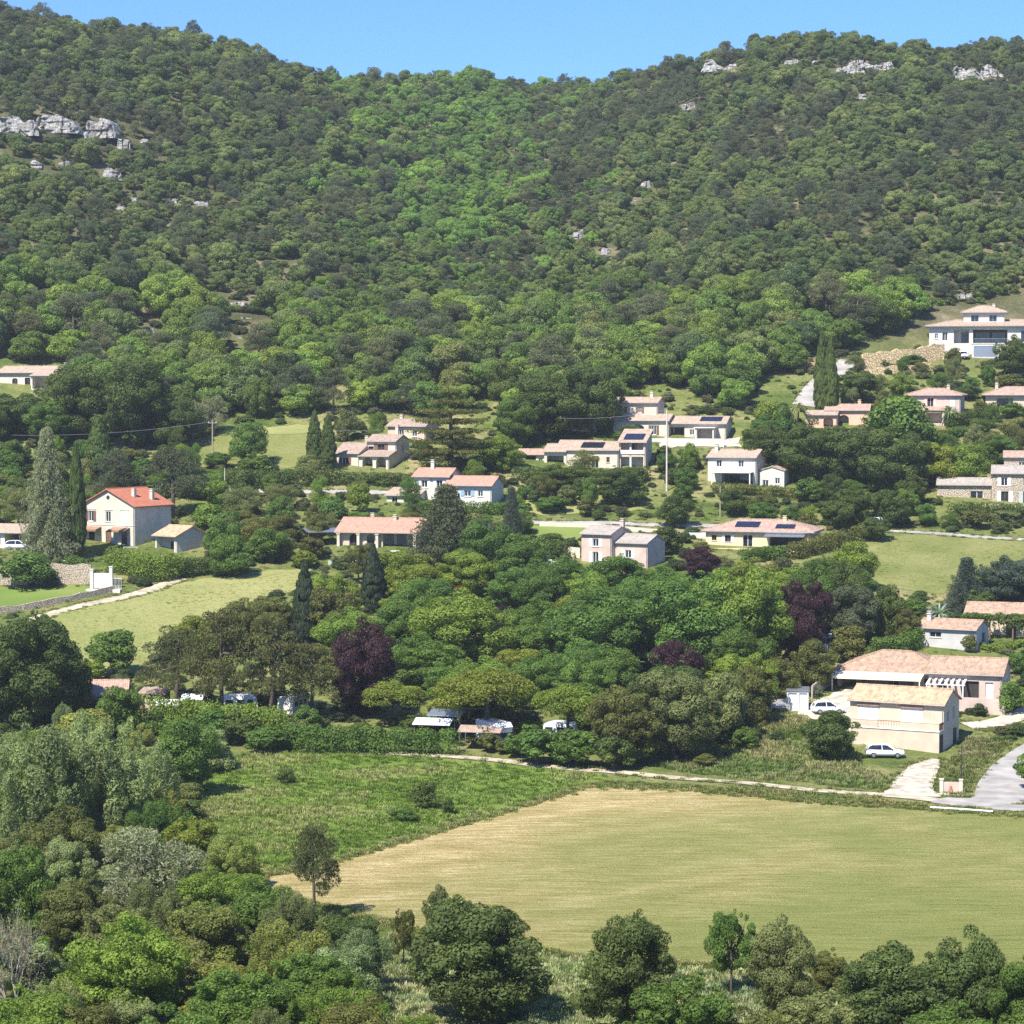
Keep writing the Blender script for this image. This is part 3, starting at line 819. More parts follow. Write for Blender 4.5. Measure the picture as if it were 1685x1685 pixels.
r = site('hillside_villa', 'white bungalow with tan roof half hidden by oaks at far left', 108, 640, -14, (-30, 600, 112, 642), anchor=(15, 0))
block(r, 0, 0, 0, 15.5, 7.5, 3.4, 'gx', 'white', 'tile_pale', 17, 0.5, 0.3, {'front': [W_(3.2, 0.9, 1.2, 1.3, frame='wood', arch=.4), W_(6.0, 0.2, 1.2, 2.1, 'p', frame='wood'), W_(8.8, 0.05, 6.0, 2.5, 'porch', depth=2.0)]}, chimneys=((13.2, 4.2, 1.6),))
block(r, 8.6, -2.6, 0, 6.6, 2.6, 2.7, 'sf', 'white', 'tile_pale', 12, 0.3, 0.2, {'front': [W_(0.3, 0.05, 6.0, 2.2, 'porch', depth=2.4)]})
block(r, -6, 1, 0, 6, 6, 2.8, 'gx', 'white', 'tile_pale', 17, .4, .2, {'front': [W_(2.2, 0.9, 1.0, 1.2)]})

# --- arched house by the twin cypresses
r = site('arched_house', 'cream house with stepped brown roofs and two arches beside twin cypresses', 640, 773, -22, (540, 714, 678, 776), anchor=(11.2, 0))
block(r, 0, 0, 0, 5.2, 8.5, 3.0, 'gx', 'cream', 'tile_brown', 21, 0.4, 0.2, {'front': [W_(1.7, 0.9, 1.2, 1.3, shutters='wood')]}, chimneys=((4.6, 4.6, 2.7),))
block(r, 5.2, 3.2, 0, 6.0, 5.8, 5.2, 'gx', 'cream', 'tile_brown', 19, 0.4, 0.2, {'front': [W_(2.2, 3.35, 1.4, 1.3, frame='wood', shutters='wood'), W_(0.3, 3.3, 1.1, .9, 'hole')], 'right': [W_(2.6, 3.2, 1.0, 1.3)]}, chimneys=((9.6, 7.2, 2.6),))
block(r, 5.2, 0, 0, 6.0, 3.2, 2.5, 'sf', 'cream', 'tile_brown', 15, 0.4, 0.2, {'front': [W_(0.6, 0.05, 2.1, 2.2, 'porch', arch=.9, depth=2.0), W_(3.4, 0.05, 2.0, 2.2, 'porch', arch=.9, depth=2.0)]})

r = site('rear_house', 'low brown roofed house peeping out behind the arched house and cedar', 700, 726, -24, (655, 694, 700, 718), anchor=(8, 0))
block(r, 0, 0, 0, 8, 6, 2.9, 'gx', 'beige', 'tile_brown', 20, 0.4, 0.3, {'front': [W_(2.4, .9, 1.0, 1.2), W_(5.2, .9, 1.0, 1.2)]}, chimneys=((1.2, 3.6, 1.8),))

# --- terracotta bungalow
r = site('terracotta_bungalow', 'beige bungalow under a broad terracotta roof with a columned porch', 688, 903, -13, (548, 836, 690, 906), anchor=(13.6, 0))
block(r, 0, 0, 0, 13.6, 8.6, 2.9, 'gx', 'beige', 'tile_terra', 22, 0.9, 0.45,
      {'front': [W_(1.9, 0.1, 1.5, 2.2, 'p', arch=.6, frame='wood'), W_(4.9, 0.1, 1.3, 2.2, 'p', arch=.6, frame='wood'), W_(7.6, 0.05, 5.6, 2.55, 'porch', depth=1.6, doors=[(0.4, 1.0, 2.1), (2.0, 1.6, 2.1), (4.1, 1.1, 2.0)])]},
      chimneys=((8.7, 3.6, 2.1), (4.4, 5.2, 2.2)))
for u in (0.0, 3.4, 6.6, 13.0):
    q = MB(); q.box(u, -0.85, -1.5, u + .45, -0.45, 2.25); q.box(u - .1, -0.95, 2.25, u + .55, -0.35, 2.55); q.build('porch_column', M['cream'], r)

r = site('cedar_house', 'white two-storey house with terracotta roof behind the blue cedar', 809, 838, -17, (704, 766, 832, 838), anchor=(12.5, 0))
block(r, 4, 0, 0, 8.5, 7.0, 4.2, 'gx', 'white', 'tile_terra', 20, 0.5, 0.3, {'front': [W_(3.5, 2.2, 1.2, 1.0, shutters='paint_blue'), W_(6.0, 2.2, 0.9, 1.0)]})
block(r, -2.5, 2.0, 0, 6.5, 6.5, 5.6, 'gx', 'white', 'tile_terra', 20, 0.5, 0.3, {'front': [W_(1.4, 3.6, 1.1, 1.3, shutters='shutter_white'), W_(4.2, 3.6, 1.1, 1.3, shutters='shutter_white')]}, chimneys=((0.0, 5.0, 2.4),))
block(r, -6.5, -1.2, 0, 6.0, 4.2, 2.3, 'sf', 'white', 'tile_pale', 14, 0.4, 0.3, {'front': [W_(1.0, 0.1, 1.0, 1.9, 'p'), W_(3.2, .8, 1.0, 1.1)]})

# --- long panelled villa in the middle
r = site('solar_villa', 'long cream villa with stepped pale roofs, solar panels and a balcony tower', 1055, 772, -13, (846, 708, 1072, 776), anchor=(23.6, 0))
block(r, 0, 1.0, 0, 5.4, 5, 2.6, 'gx', 'cream', 'tile_pink', 17, .4, .2, {'front': [W_(1.6, 0.05, 2.0, 2.2, 'porch', depth=2.0, doors=[(0.5, 1.0, 2.0)]), W_(4.1, .9, .8, 1.0)]})
block(r, 5.4, 0, 0, 4.4, 7, 3.2, 'gx', 'cream', 'tile_pale', 18, .4, .2, {'front': [W_(.5, 0.05, 3.2, 2.3, 'porch', depth=2.0, doors=[(0.4, 1.4, 2.1)])]})
block(r, 9.8, -0.4, 0, 9.6, 8, 3.5, 'gx', 'cream', 'tile_pale', 18, .4, .2, {'front': [W_(4.6, 0.1, 1.3, 2.3, 'p', frame='shutter_green'), W_(7.4, 1.2, .6, 1.0, frame='wood')]}, solar=((2.4, 6.6, 0.5, 3.3),))
block(r, 19.4, 0.2, 0, 5.0, 6.8, 5.0, 'sf', 'beige', 'tile_pale', 17, .5, .25, {'front': [W_(.35, 2.75, 4.2, 2.1, 'loggia', wall='pink', doors=[(1.6, 1.1, 1.9)]), W_(.35, 0.05, 4.2, 2.2, 'loggia', wall='greywall')], 'right': [W_(2.0, 3.0, 1.0, 1.2)]}, solar=((0.7, 4.4, 0.6, 3.8),))
q = MB(); q.box(21.4, 0.2, 0, 21.75, 0.5, 5.0); q.build('tower_column', M['white'], r)
q = MB(); q.box(19.6, 0.05, 2.78, 24.2, 0.16, 3.5); q.build('balcony_rail', M['offwhite'], r)
block(r, 6.5, 7.5, 0.6, 8.0, 4.5, 3.6, 'gx', 'cream', 'tile_pale', 17, .4, .2)

r = site('upper_villa', 'cream villa with a two-storey tower wing under the wood', 1100, 719, -17, (950, 648, 1112, 722), anchor=(10, 0))
block(r, -1.4, 2.6, 0, 8.6, 5.4, 6.6, 'gx', 'cream', 'tile_pale', 17, .45, .25, {'front': [W_(1.3, 4.55, .8, 1.2, shutters='wood'), W_(4.7, 4.55, .8, 1.2, shutters='wood')]}, chimneys=((5.4, 5.4, 1.8),))
block(r, -1.0, 0, 0, 11.0, 6.0, 3.2, 'gx', 'cream', 'tile_pale', 18, .45, .25, {'front': [W_(3.6, .05, 2.6, 2.3, 'porch', depth=2.2, arch=.7), W_(7.6, .4, 1.0, 1.8, shutters='wood')]})
block(r, -9.0, -1.5, 0, 5.0, 5, 3.2, 'gx', 'cream', 'tile_pale', 15, .3, .2, {'right': [W_(1.2, 0.5, 1.2, 1.6)]})
q = MB(); q.box(-9.2, -2.2, -2.5, 0.5, -1.7, 0.3); q.build('terrace_wall', M['white'], r)

r = site('panel_bungalow', 'cream bungalow with a wide glazed front and a dark roof panel', 1190, 724, -15, (1080, 674, 1218, 728), anchor=(12.5, 0))
block(r, 0, 0, 0, 13.0, 6.4, 3.2, 'gx', 'cream', 'tile_pale', 19, .5, .25, {'front': [W_(0.6, 0.05, 4.4, 2.4, 'porch', depth=1.4, doors=[(0.3, 1.6, 2.2), (2.2, 1.8, 2.2)]), W_(6.0, .9, .9, 1.1)]}, solar=((7.8, 12.0, 0.5, 2.7),))
block(r, 7.6, -2.8, 0, 3.6, 2.8, 2.3, 'flat', 'white', 'concrete', 0, .3, .3, {'front': [W_(0.3, 0.05, 3.0, 2.0, 'porch', depth=2.2)]})
q = MB(); q.box(-1, -4.6, -2.5, 13.5, -4.3, 0.35); q.build('terrace_wall', M['white'], r)

r = site('white_garage_house', 'white two-storey house with tan roof and a wide garage opening below', 1244, 802, -21, (1164, 726, 1306, 806), anchor=(9, 0))
block(r, 0, 0, 0, 9.0, 6.8, 5.4, 'gx', 'white', 'tile_pale', 19, .4, .2, {'front': [W_(1.6, 3.6, 1.0, 1.3, frame='shutter_white'), W_(5.7, 3.6, 1.0, 1.3), W_(2.6, 0.05, 5.8, 2.5, 'porch', depth=3.2, wall='greywall', doors=[(.5, 2, 2)])], 'right': [W_(2.6, 3.0, 1.0, 1.2), W_(2.6, 0.6, 1.0, 1.2)]}, chimneys=((0.9, 2.6, 1.9),))
q = MB(); q.box(1.2, -2.2, 2.6, 8.6, 0.0, 2.75); q.box(1.3, -2.1, -1, 1.5, -1.9, 2.6); q.box(8.3, -2.1, -1, 8.5, -1.9, 2.6); q.build('canopy', M['offwhite'], r)
block(r, 9.2, 1.5, 0, 4.6, 4.8, 3.0, 'gy', 'white', 'tile_pale', 16, .25, .2, {'front': [W_(.6, .1, 1.1, 1.2), W_(2.9, .6, .9, 1.1)]})

# --- yellow villa with panels, pink house
r = site('yellow_villa', 'yellow villa with a hipped tile roof, solar panels and a dark awning', 1335, 906, -16, (1168, 836, 1380, 910), anchor=(17.5, 0))
block(r, 0, 0, 0, 17.5, 9.5, 3.1, 'hip', 'yellow', 'tile_pink', 17, .6, .6,
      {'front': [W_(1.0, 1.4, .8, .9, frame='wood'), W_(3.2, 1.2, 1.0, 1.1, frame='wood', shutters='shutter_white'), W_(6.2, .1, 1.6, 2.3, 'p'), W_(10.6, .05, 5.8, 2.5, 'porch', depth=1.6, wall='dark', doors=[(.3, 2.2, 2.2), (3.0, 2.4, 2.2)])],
       'right': [W_(3.2, 1.0, 1.2, 1.2, shutters='shutter_white')]}, chimneys=((12.4, 4.4, 1.9),), solar=((4.6, 8.6, 1.0, 3.4), (11.4, 14.6, 0.6, 2.4)), fascia='white')
q = MB(); q.prism([(0, 2.75), (1.9, 2.35), (1.9, 2.25), (0, 2.65)], lambda a, b, w: (w, -a, b), 10.0, 16.6); q.build('awning', M['alu'], r)
q = MB(); q.box(-3.5, -2.6, -2, 17, -2.2, 0.3); q.build('garden_wall', M['yellow'], r)

r = site('pink_house', 'small pink house in two stepped halves with white shutters among trees', 1006, 930, -30, (954, 860, 1072, 930), anchor=(5.4, 0))
block(r, 0, 0, 0, 5.4, 6.4, 4.9, 'gx', 'pink', 'tile_grey', 17, .35, .2, {'front': [W_(2.0, 2.9, 1.1, 1.2, shutters='shutter_white'), W_(2.0, 0.2, 1.1, 1.8, shutters='shutter_white')]}, chimneys=((5.0, 4.6, 1.9),))
block(r, 5.42, 1.2, 0, 5.8, 6.2, 3.6, 'gx', 'pink', 'tile_grey', 19, .35, .2, {'front': [W_(1.8, 1.2, 1.1, 1.2, shutters='shutter_white')]})

# --- houses up on the right
r = site('salmon_house', 'salmon house with an arched porch between the tall cypress and round tree', 1430, 702, -12, (1344, 652, 1432, 696), anchor=(8.5, 0))
block(r, 0, 0, 0, 8.5, 6, 3.2, 'gx', 'salmon', 'tile_pink', 18, .4, .2, {'front': [W_(2.6, .05, 2.0, 2.2, 'porch', arch=.8, depth=1.8)]}, chimneys=((6.4, 3.6, 1.6),))
block(r, -3.5, -2.8, 0, 6.0, 3.4, 2.3, 'sf', 'salmon', 'tile_pale', 12, .4, .2, {'front': [W_(3.4, .05, 1.9, 1.8, 'porch', arch=.7, depth=2.0)]})

r = site('rose_house', 'two-storey pale pink house with dusty rose roof and white balcony level', 1580, 697, -17, (1490, 630, 1592, 694), anchor=(10.4, 0))
block(r, 0, 0, 0, 10.4, 7.0, 5.6, 'hip', 'pink', 'tile_pink', 17, .5, .5, {'front': [W_(4.0, 3.2, 1.2, 1.8, 'p', shutters='shutter_pink', frame='shutter_pink'), W_(8.4, 3.2, .9, 1.4, 'wc'), W_(6.8, 0.3, 1.3, 1.9, 'wc')], 'right': [W_(2.4, 3.2, 1.1, 1.3)]}, chimneys=((7.6, 4.0, 1.7),))
block(r, 3.6, -2.6, 0, 4.0, 2.6, 2.6, 'sf', 'pink', 'tile_pink', 12, .3, .2, {'front': [W_(.4, .1, 3.2, 2.0, 'porch', depth=2.2)]})

r = site('shaded_house', 'low stone coloured house with rose roof at the right picture edge', 1740, 676, -10, (1624, 612, 1700, 668), anchor=(14, 0))
block(r, 0, 0, 0, 14, 8, 3.3, 'hip', 'beige', 'tile_pink', 18, .7, .7, {'front': [W_(2.2, .05, 3.2, 2.4, 'porch', depth=1.4, wall='greywall', doors=[(.4, 1.8, 2.2)]), W_(8, .05, 2.4, 2.3, 'p')]}, chimneys=((2.2, 3.0, 2.0),))

r = site('white_villa', 'large white villa with a hipped tower and dark verandas above a garage', 1690, 588, -10, (1528, 496, 1700, 590), anchor=(20.5, 0))
block(r, 0, 0, 3.0, 26, 11, 3.8, 'hip', 'white', 'tile_pale', 12, .9, .9,
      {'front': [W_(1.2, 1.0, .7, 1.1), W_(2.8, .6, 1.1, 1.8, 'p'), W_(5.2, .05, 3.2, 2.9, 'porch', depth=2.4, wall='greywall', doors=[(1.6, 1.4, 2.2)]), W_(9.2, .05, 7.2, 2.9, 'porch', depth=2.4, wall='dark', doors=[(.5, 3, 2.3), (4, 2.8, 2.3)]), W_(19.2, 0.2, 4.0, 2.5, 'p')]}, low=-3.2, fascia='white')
block(r, 7.2, 3.0, 6.8, 8.6, 6.6, 3.0, 'hip', 'white', 'tile_pale', 20, .6, .6, {'front': [W_(1.6, 0.9, 1.6, 1.4, frame='alu'), W_(5.4, 0.9, 1.6, 1.4, frame='alu')]}, low=-1.5, chimneys=((8.6 + 5.0, 7.6, 1.4),), fascia='white')
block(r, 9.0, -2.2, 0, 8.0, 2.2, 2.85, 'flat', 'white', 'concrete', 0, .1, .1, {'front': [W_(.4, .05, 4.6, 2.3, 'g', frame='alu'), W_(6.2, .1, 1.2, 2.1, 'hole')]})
q = MB()
for k in range(34): q.box(9.0 + k * .24, -2.2, 3.02, 9.03 + k * .24, -2.16, 3.9)
q.box(9.0, -2.22, 3.9, 17.1, -2.14, 3.97); q.build('balcony_rail', M['alu'], r)

r = site('stone_villa', 'pale stone villa with grey tile roofs on the right by the hedge', 1742, 832, -12, (1555, 732, 1700, 830), anchor=(21, 0))
block(r, 0, 1.0, 0, 9.5, 6.4, 3.5, 'gx', 'stonewall', 'tile_grey', 17, .4, .2, {'front': [W_(5.8, .1, 2.2, 2.3, 'p', frame='shutter_white')]}, chimneys=((9.0, 4.0, 1.4),))
block(r, 9.5, 0, 0, 12, 7.5, 5.6, 'gx', 'stonewall', 'tile_grey', 17, .4, .2, {'front': [W_(1.6, .1, 1.3, 2.3, 'p', shutters='shutter_white', frame='wood'), W_(5.4, .1, 1.3, 2.3, 'p', shutters='shutter_green'), W_(1.6, 3.4, 1.1, 1.4, shutters='shutter_white'), W_(5.4, 3.4, 1.1, 1.4)]})
block(r, 11.5, 4.5, 5.0, 10, 5, 3.4, 'gx', 'stonewall', 'tile_pink', 18, .4, .2, {'front': [W_(2.6, 1.4, 1.0, 1.1)]}, low=-1)
q = MB(); q.box(6.0, -3.0, -2, 22, -2.6, 0.2); q.build('terrace_wall', M['cream'], r)

# --- right foreground group
r = site('grey_cottage', 'small whitish cottage with ochre pink gable roof and a chimney', 1606, 1072, -29, (1516, 1002, 1634, 1074), anchor=(8.4, 0))
block(r, 0, 0, 0, 8.4, 5.4, 3.0, 'gx', 'greywall', 'tile', 19, .35, .2, {'front': [W_(1.7, 1.7, 1.7, .75, frame='shutter_green')], 'right': [W_(2.6, 0.05, 1.6, 2.3, 'hole')]}, chimneys=((1.0, 2.0, 1.7),))

r = site('pergola_house', 'low house with ochre roof behind a leafy vine pergola, right edge', 1725, 1050, -18, (1604, 970, 1700, 1046), anchor=(11.5, 0))
block(r, 0, 0, 0, 12, 6.5, 3.3, 'gx', 'beige', 'tile', 19, .4, .3, {'front': [W_(1.6, .1, 1.4, 2.1, 'p', frame='wood'), W_(5.6, .1, 1.4, 2.1, 'p', frame='wood')]})
q = MB()
for u in (0.4, 3.6, 6.8, 10): q.box(u, -3.0, -1.5, u + .2, -2.8, 2.5)
q.box(0, -3.1, 2.5, 11, -2.7, 2.65)
for k in range(16): q.box(0.1 + .7 * k, -3.2, 2.65, .2 + .7 * k, 0, 2.75)
PERG = q.build('pergola', M['wood'], r)

r = site('long_house', 'sprawling pale house with patchy orange tile roofs and a cream awning', 1652, 1150, -19, (1386, 1062, 1662, 1150), anchor=(21.5, 0))
block(r, 0, 0, 0, 13.6, 10.0, 3.1, 'hip', 'pink', 'tile', 21, .6, .6, {'front': [W_(.5, .05, 9.5, 2.5, 'porch', depth=2.6, wall='pink', frame='alu', doors=[(.6, 2.2, 2.2), (5.6, 1.6, 2.2)]), W_(11.2, 1.2, 1.6, 1.1)]}, fascia='white')
block(r, 12.2, -2.0, 0, 9.3, 8.0, 3.3, 'gx', 'pink', 'tile', 21, .4, .3, {'front': [W_(1.2, .1, 1.2, 2.1, 'p'), W_(4.4, .05, 2.0, 2.3, 'hole'), W_(7.2, .05, 1.0, 2.2, 'd', frame='shutter_white')], 'right': [W_(4.6, 1.0, 0.9, 1.3), W_(1.4, 1.2, 1.0, 1.2)]})
q = MB(); q.prism([(0, 2.95), (3.0, 2.5), (3.0, 2.34), (0, 2.8)], lambda a, b, w: (w, -a, b), -0.4, 11.4)
q.box(-.35, -2.95, 2.15, 11.35, -2.9, 2.4); q.build('awning', M['canvas'], r)
for u in (-.2, 11.1):
    q = MB(); q.box(u, -2.9, -1.2, u + .12, -2.78, 2.4); q.build('awning_post', M['frame_white'], r)
q = MB()
for k in range(7): q.prism([(0, 2.6), (2.6, 2.2), (2.6, 2.12), (0, 2.52)], lambda a, b, w: (w, -2.0 - a, b), 12.3 + k * .75, 12.6 + k * .75)
q.box(12.2, -4.62, 2.02, 17.2, -4.5, 2.12); q.box(12.3, -4.6, -1, 12.42, -4.48, 2.02); q.box(16.9, -4.6, -1, 17.02, -4.48, 2.02); q.build('slatted_canopy', M['plastic_white'], r)
q = MB(); q.box(14.0, -7.5, -2.5, 22.3, -7.2, 0.9); q.box(22.3, -7.5, -2.5, 22.6, -1.9, 0.9); q.build('courtyard_wall', M['pink'], r)

r = site('terrace_house', 'two-level cream house with golden tile roof and a front terrace', 1545, 1240, -27, (1408, 1120, 1594, 1246), anchor=(11.6, 0))
S = block(r, 0, 1.8, 2.6, 11.6, 6.2, 3.0, 'gx', 'beige', 'tile_gold', 23, .4, .25,
          {'front': [W_(1.0, .05, 2.5, 2.2, 'wc', frame='plastic_white'), W_(6.4, .05, 2.6, 2.35, 'wc', frame='plastic_white')], 'right': [W_(1.1, 0.8, 1.0, 1.2), W_(3.6, .9, .7, 1.4)]}, low=-5.5)
q = MB(); q.box(-.4, 0, -2.6, 11.6, 1.79, 2.5); q.build('terrace_base', M['beige'], r)
q = MB(); q.box(-.5, -.1, 2.5, 11.7, 1.79, 2.64); q.build('terrace_slab', M['offwhite'], r)
for a, b in ((-.5, 4.05), (6.9, 11.6)):
    q = MB(); q.box(a, 0, 2.64, b, .14, 3.46); q.box(a - .03, -.03, 3.46, b + .03, .17, 3.52); q.build('parapet', M['beige'], r)
q = MB()
for k in range(14): q.box(4.15 + k * .2, .04, 2.66, 4.19 + k * .2, .08, 3.45)
q.box(4.1, .03, 3.45, 6.85, .1, 3.52)
for k in range(8): q.box(11.55, .2 + k * .2, 2.66, 11.6, .24 + k * .2, 3.4)
q.box(11.54, .15, 3.4, 11.61, 1.75, 3.5); q.build('balustrade', M['wood'], r)
Sr = Side((11.6, 0, 0), (0, 1, 0), (1, 0, 0))
q = MB(); Sr.box(q, .3, 1.5, -.2, 2.1, 0.004, 0.03); q.build('cellar_door', M['dark'], r)
q = MB(); Sr.box(q, 5.6, 6.9, 0.0, 2.3, 0.004, 0.04); q.build('side_door', M['plastic_black'], r)
for u in (1.0, 6.4):
    q = MB(); q.box(u - .05, 1.55, 4.95, u + 2.7, 1.79, 5.3); q.build('shutter_box', M['canvas_brown'], r)

r = site('garden_shed', 'flat roofed grey garden shed with white doors by the gravel yard', 1330, 1170, -8, (1298, 1120, 1338, 1170), cat='shed', anchor=(2.7, 0))
block(r, 0, 0, 0, 2.7, 2.2, 2.5, 'sf', 'shutter_white', 'alu', 4, .15, .1, {'front': [W_(.15, .05, 1.1, 2.2, 'd', frame='plastic_white'), W_(1.55, .05, 1.0, 2.2, 'd', frame='plastic_white')], 'right': [W_(.6, 1.2, .8, .7)]}, low=-.6)

r = site('farm_shed', 'old shed with broken pinkish tile roof between the dark trees, left', 205, 1178, 6, (134, 1105, 210, 1140), cat='shed', anchor=(7, 0))
block(r, 0, 0, 0, 7.2, 6.0, 2.7, 'gx', 'stonewall', 'tile_pink', 24, .4, .3, {'front': [W_(2.0, .05, 1.6, 2.0, 'hole')]}, low=-1)

r = site('site_hut', 'low wooden hut with a reddish front under the pines', 268, 1172, -8, (246, 1135, 280, 1168), cat='hut', anchor=(3, 0))
block(r, 0, 0, 0, 3.2, 2.6, 2.3, 'sf', 'wood', 'tile_brown', 8, .3, .2, {'front': [W_(.5, .05, .9, 1.9, 'd', frame='pink'), W_(1.9, .9, .8, .8)]}, low=-.5)

# --- garden walls and fences
def wall_run(name, pix, height, thick, mat, label, cat='wall', top_var=0.0, low=-0.6):
    P = [ground(x, y) for x, y in pix]
    mb = MB(); rs = random.Random(len(pix) * 7 + int(pix[0][0]))
    pts = []
    for a, b in zip(P, P[1:]):
        n = max(1, int(np.linalg.norm(b - a) / 1.2))
        pts += [a + (b - a) * k / n for k in range(n)]
    pts.append(P[-1])
    prev = None
    for a, b in zip(pts, pts[1:]):
        d = (b - a)[:2]; d = d / np.linalg.norm(d); nn = np.array((-d[1], d[0])) * thick / 2
        za, zb = float(H(a[0], a[1])), float(H(b[0], b[1]))
        ta = prev if prev is not None else height + rs.uniform(-top_var, top_var)
        tb = height + rs.uniform(-top_var, top_var); prev = tb
        mb.hexa([(a[0] - nn[0], a[1] - nn[1], za + low), (b[0] - nn[0], b[1] - nn[1], zb + low), (b[0] + nn[0], b[1] + nn[1], zb + low), (a[0] + nn[0], a[1] + nn[1], za + low),
                 (a[0] - nn[0], a[1] - nn[1], za + ta), (b[0] - nn[0], b[1] - nn[1], zb + tb), (b[0] + nn[0], b[1] + nn[1], zb + tb), (a[0] + nn[0], a[1] + nn[1], za + ta)])
    o = mb.build(name, mat)
    return tag(o, label, cat)

wall_run('terrace_wall', [(-60, 962), (20, 962), (90, 960), (150, 960)], 3.0, 0.7, M['stonewall'], 'pale stone terrace wall behind the round lawn tree', top_var=.2)
wall_run('lawn_wall', [(-60, 1018), (40, 1004), (120, 988), (188, 974)], 0.9, 0.4, M['stonewall'], 'low stone edging wall at the front of the lawn', top_var=.1)
wall_run('dry_stone_wall', [(1418, 608), (1450, 604), (1500, 598), (1552, 590)], 3.2, 0.9, M['stone_gold'], 'golden dry stone retaining wall below the large white villa', top_var=.35)
wall_run('low_dry_stone_wall', [(1424, 618), (1470, 614), (1530, 607)], 1.5, 0.8, M['stone_gold'], 'lower step of golden dry stone below the retaining wall', top_var=.3)
wall_run('roadside_wall', [(1272, 607), (1310, 608), (1340, 610)], 1.6, 0.6, M['soil_red'], 'short reddish bank wall beside the climbing road', top_var=.3)
wall_run('retaining_wall', [(104, 618), (130, 618), (162, 616)], 1.4, 0.4, M['concrete'], 'grey retaining wall right of the far left bungalow')
wall_run('pool_wall', [(540, 929), (600, 926), (662, 927)], 0.6, 0.5, M['white'], 'low white pool wall before the terracotta bungalow')
wall_run('white_wall', [(888, 866), (960, 868), (1040, 874), (1085, 878)], 0.7, 0.3, M['cream'], 'thin cream garden wall behind the pink house')
wall_run('yard_fence', [(1336, 1150), (1360, 1132), (1386, 1114)], 1.7, 0.15, M['pink'], 'mauve panel fence running back from the garden shed', 'fence')
wall_run('panel_fence', [(1268, 1172), (1300, 1170)], 1.6, 0.12, M['greywall'], 'grey panel fence left of the garden shed', 'fence')
wall_run('garden_wall', [(928, 915), (955, 918)], 1.6, 0.3, M['cream'], 'short cream wall joined to the pink house')
# ------------------------------------------------------------------ foliage: leaf cards in lobes, crowns of unit width and unit tree height
def rand_dirs(rng, n):
    d = rng.normal(size=(n, 3)); return d / np.linalg.norm(d, axis=1, keepdims=True)

def cards(C, N, size, rng, aspect=0.55, jit=0.55, along=None):
    n = len(C)
    N = N + jit * rng.normal(size=(n, 3)); N /= np.linalg.norm(N, axis=1, keepdims=True)
    A = rng.normal(size=(n, 3)) if along is None else along + 0.35 * rng.normal(size=(n, 3))
    A -= (A * N).sum(1, keepdims=True) * N; A /= np.linalg.norm(A, axis=1, keepdims=True) + 1e-9
    B = np.cross(N, A)
    L = (size * rng.uniform(0.6, 1.3, n))[:, None]
    V = np.stack([C - A * L * .5, C + B * L * aspect * .5 + N * L * .06, C + A * L * .5, C - B * L * aspect * .5 + N * L * .06], 1).reshape(-1, 3)
    F = np.arange(4 * n).reshape(n, 4)
    return V, F

def lobe_leaves(lobes, per, size, rng, aspect=.55, jit=.55, up=0.25, shell=0.22, center=None):
    """lobes: (cx,cy,cz, rx,ry,rz). leaves on and just inside each lobe, the lobe's own tone in the leaf value"""
    CC, NN, T = [], [], []
    tot = sum((l[3] * l[4] + l[3] * l[5] + l[4] * l[5]) for l in lobes)
    for l in lobes:
        n = max(8, int(per * (l[3] * l[4] + l[3] * l[5] + l[4] * l[5]) / tot * len(lobes)))
        d = rand_dirs(rng, n); d[:, 2] += up * rng.uniform(0, 1, n); d /= np.linalg.norm(d, axis=1, keepdims=True)
        rr = 1 - shell * rng.uniform(0, 1, n) ** 1.5 + 0.065 * rng.normal(size=n)
        CC.append(np.array(l[:3]) + d * rr[:, None] * np.array(l[3:6]))
        nn = d / np.array(l[3:6]); nn /= np.linalg.norm(nn, axis=1, keepdims=True); NN.append(nn)
        T.append(np.clip(rng.normal(0.45 + 0.22 * rng.uniform(-1, 1), 0.17, n), 0, 1))
    C = np.concatenate(CC); N = np.concatenate(NN); T = np.concatenate(T)
    return C, N, T

def ellipsoid_lobes(rng, n, cz, ax, az, r0, r1, bottom=-1.0, inner=0.25, flat=0.8, dome=0.0):
    out = []; o_ = rng.uniform(0, 99)
    while len(out) < int(n * 1.35):
        d = rand_dirs(rng, 1)[0]
        if d[2] < bottom: continue
        swell = 1 + .30 * mnoise.noise(Vector(d * 1.5) + Vector((o_, 0, 0))) + .12 * mnoise.noise(Vector(d * 3.5) + Vector((0, o_, 0)))
        if len(out) >= n: r = rng.uniform(r0 * .35, r0 * .7); k = rng.uniform(.86, .99) * swell        # sprigs that stand out of the crown
        else: r = rng.uniform(r0 * .8, r1); k = (rng.uniform(0.74, 1.02) if rng.uniform() > inner else rng.uniform(0.2, 0.7)) * swell
        c = d * k * np.array((ax - r * 0.8, ax - r * 0.8, az - r * 0.8 * flat))
        out.append((c[0], c[1], cz + c[2], r * rng.uniform(.9, 1.25), r * rng.uniform(.9, 1.25), r * flat * rng.uniform(.85, 1.1)))
    return out

def trunk_mb(lobes, rng, r=0.028, top=0.6, limbs=6, lean=0.03, base=0.0):
    mb = MB()
    x1, y1 = rng.normal(0, lean, 2)
    pts = [(0, 0, base - 0.03), (x1 * .3, y1 * .3, base + (top - base) * .35), (x1 * .7, y1 * .7, base + (top - base) * .7), (x1, y1, top)]
    mb.tube(pts, [r * 1.25, r, r * .8, r * .4], 7)
    idx = rng.choice(len(lobes), min(limbs, len(lobes)), replace=False)
    for i in idx:
        L = Vector(lobes[i][:3]); k = rng.uniform(.35, .9)
        s = Vector(pts[1]).lerp(Vector(pts[3]), k)
        if L.z < s.z - .1: continue
        m = s.lerp(L, .5) + Vector((0, 0, -0.03))
        mb.tube([s, m, L], [r * .5, r * .35, r * .15], 5)
    return mb

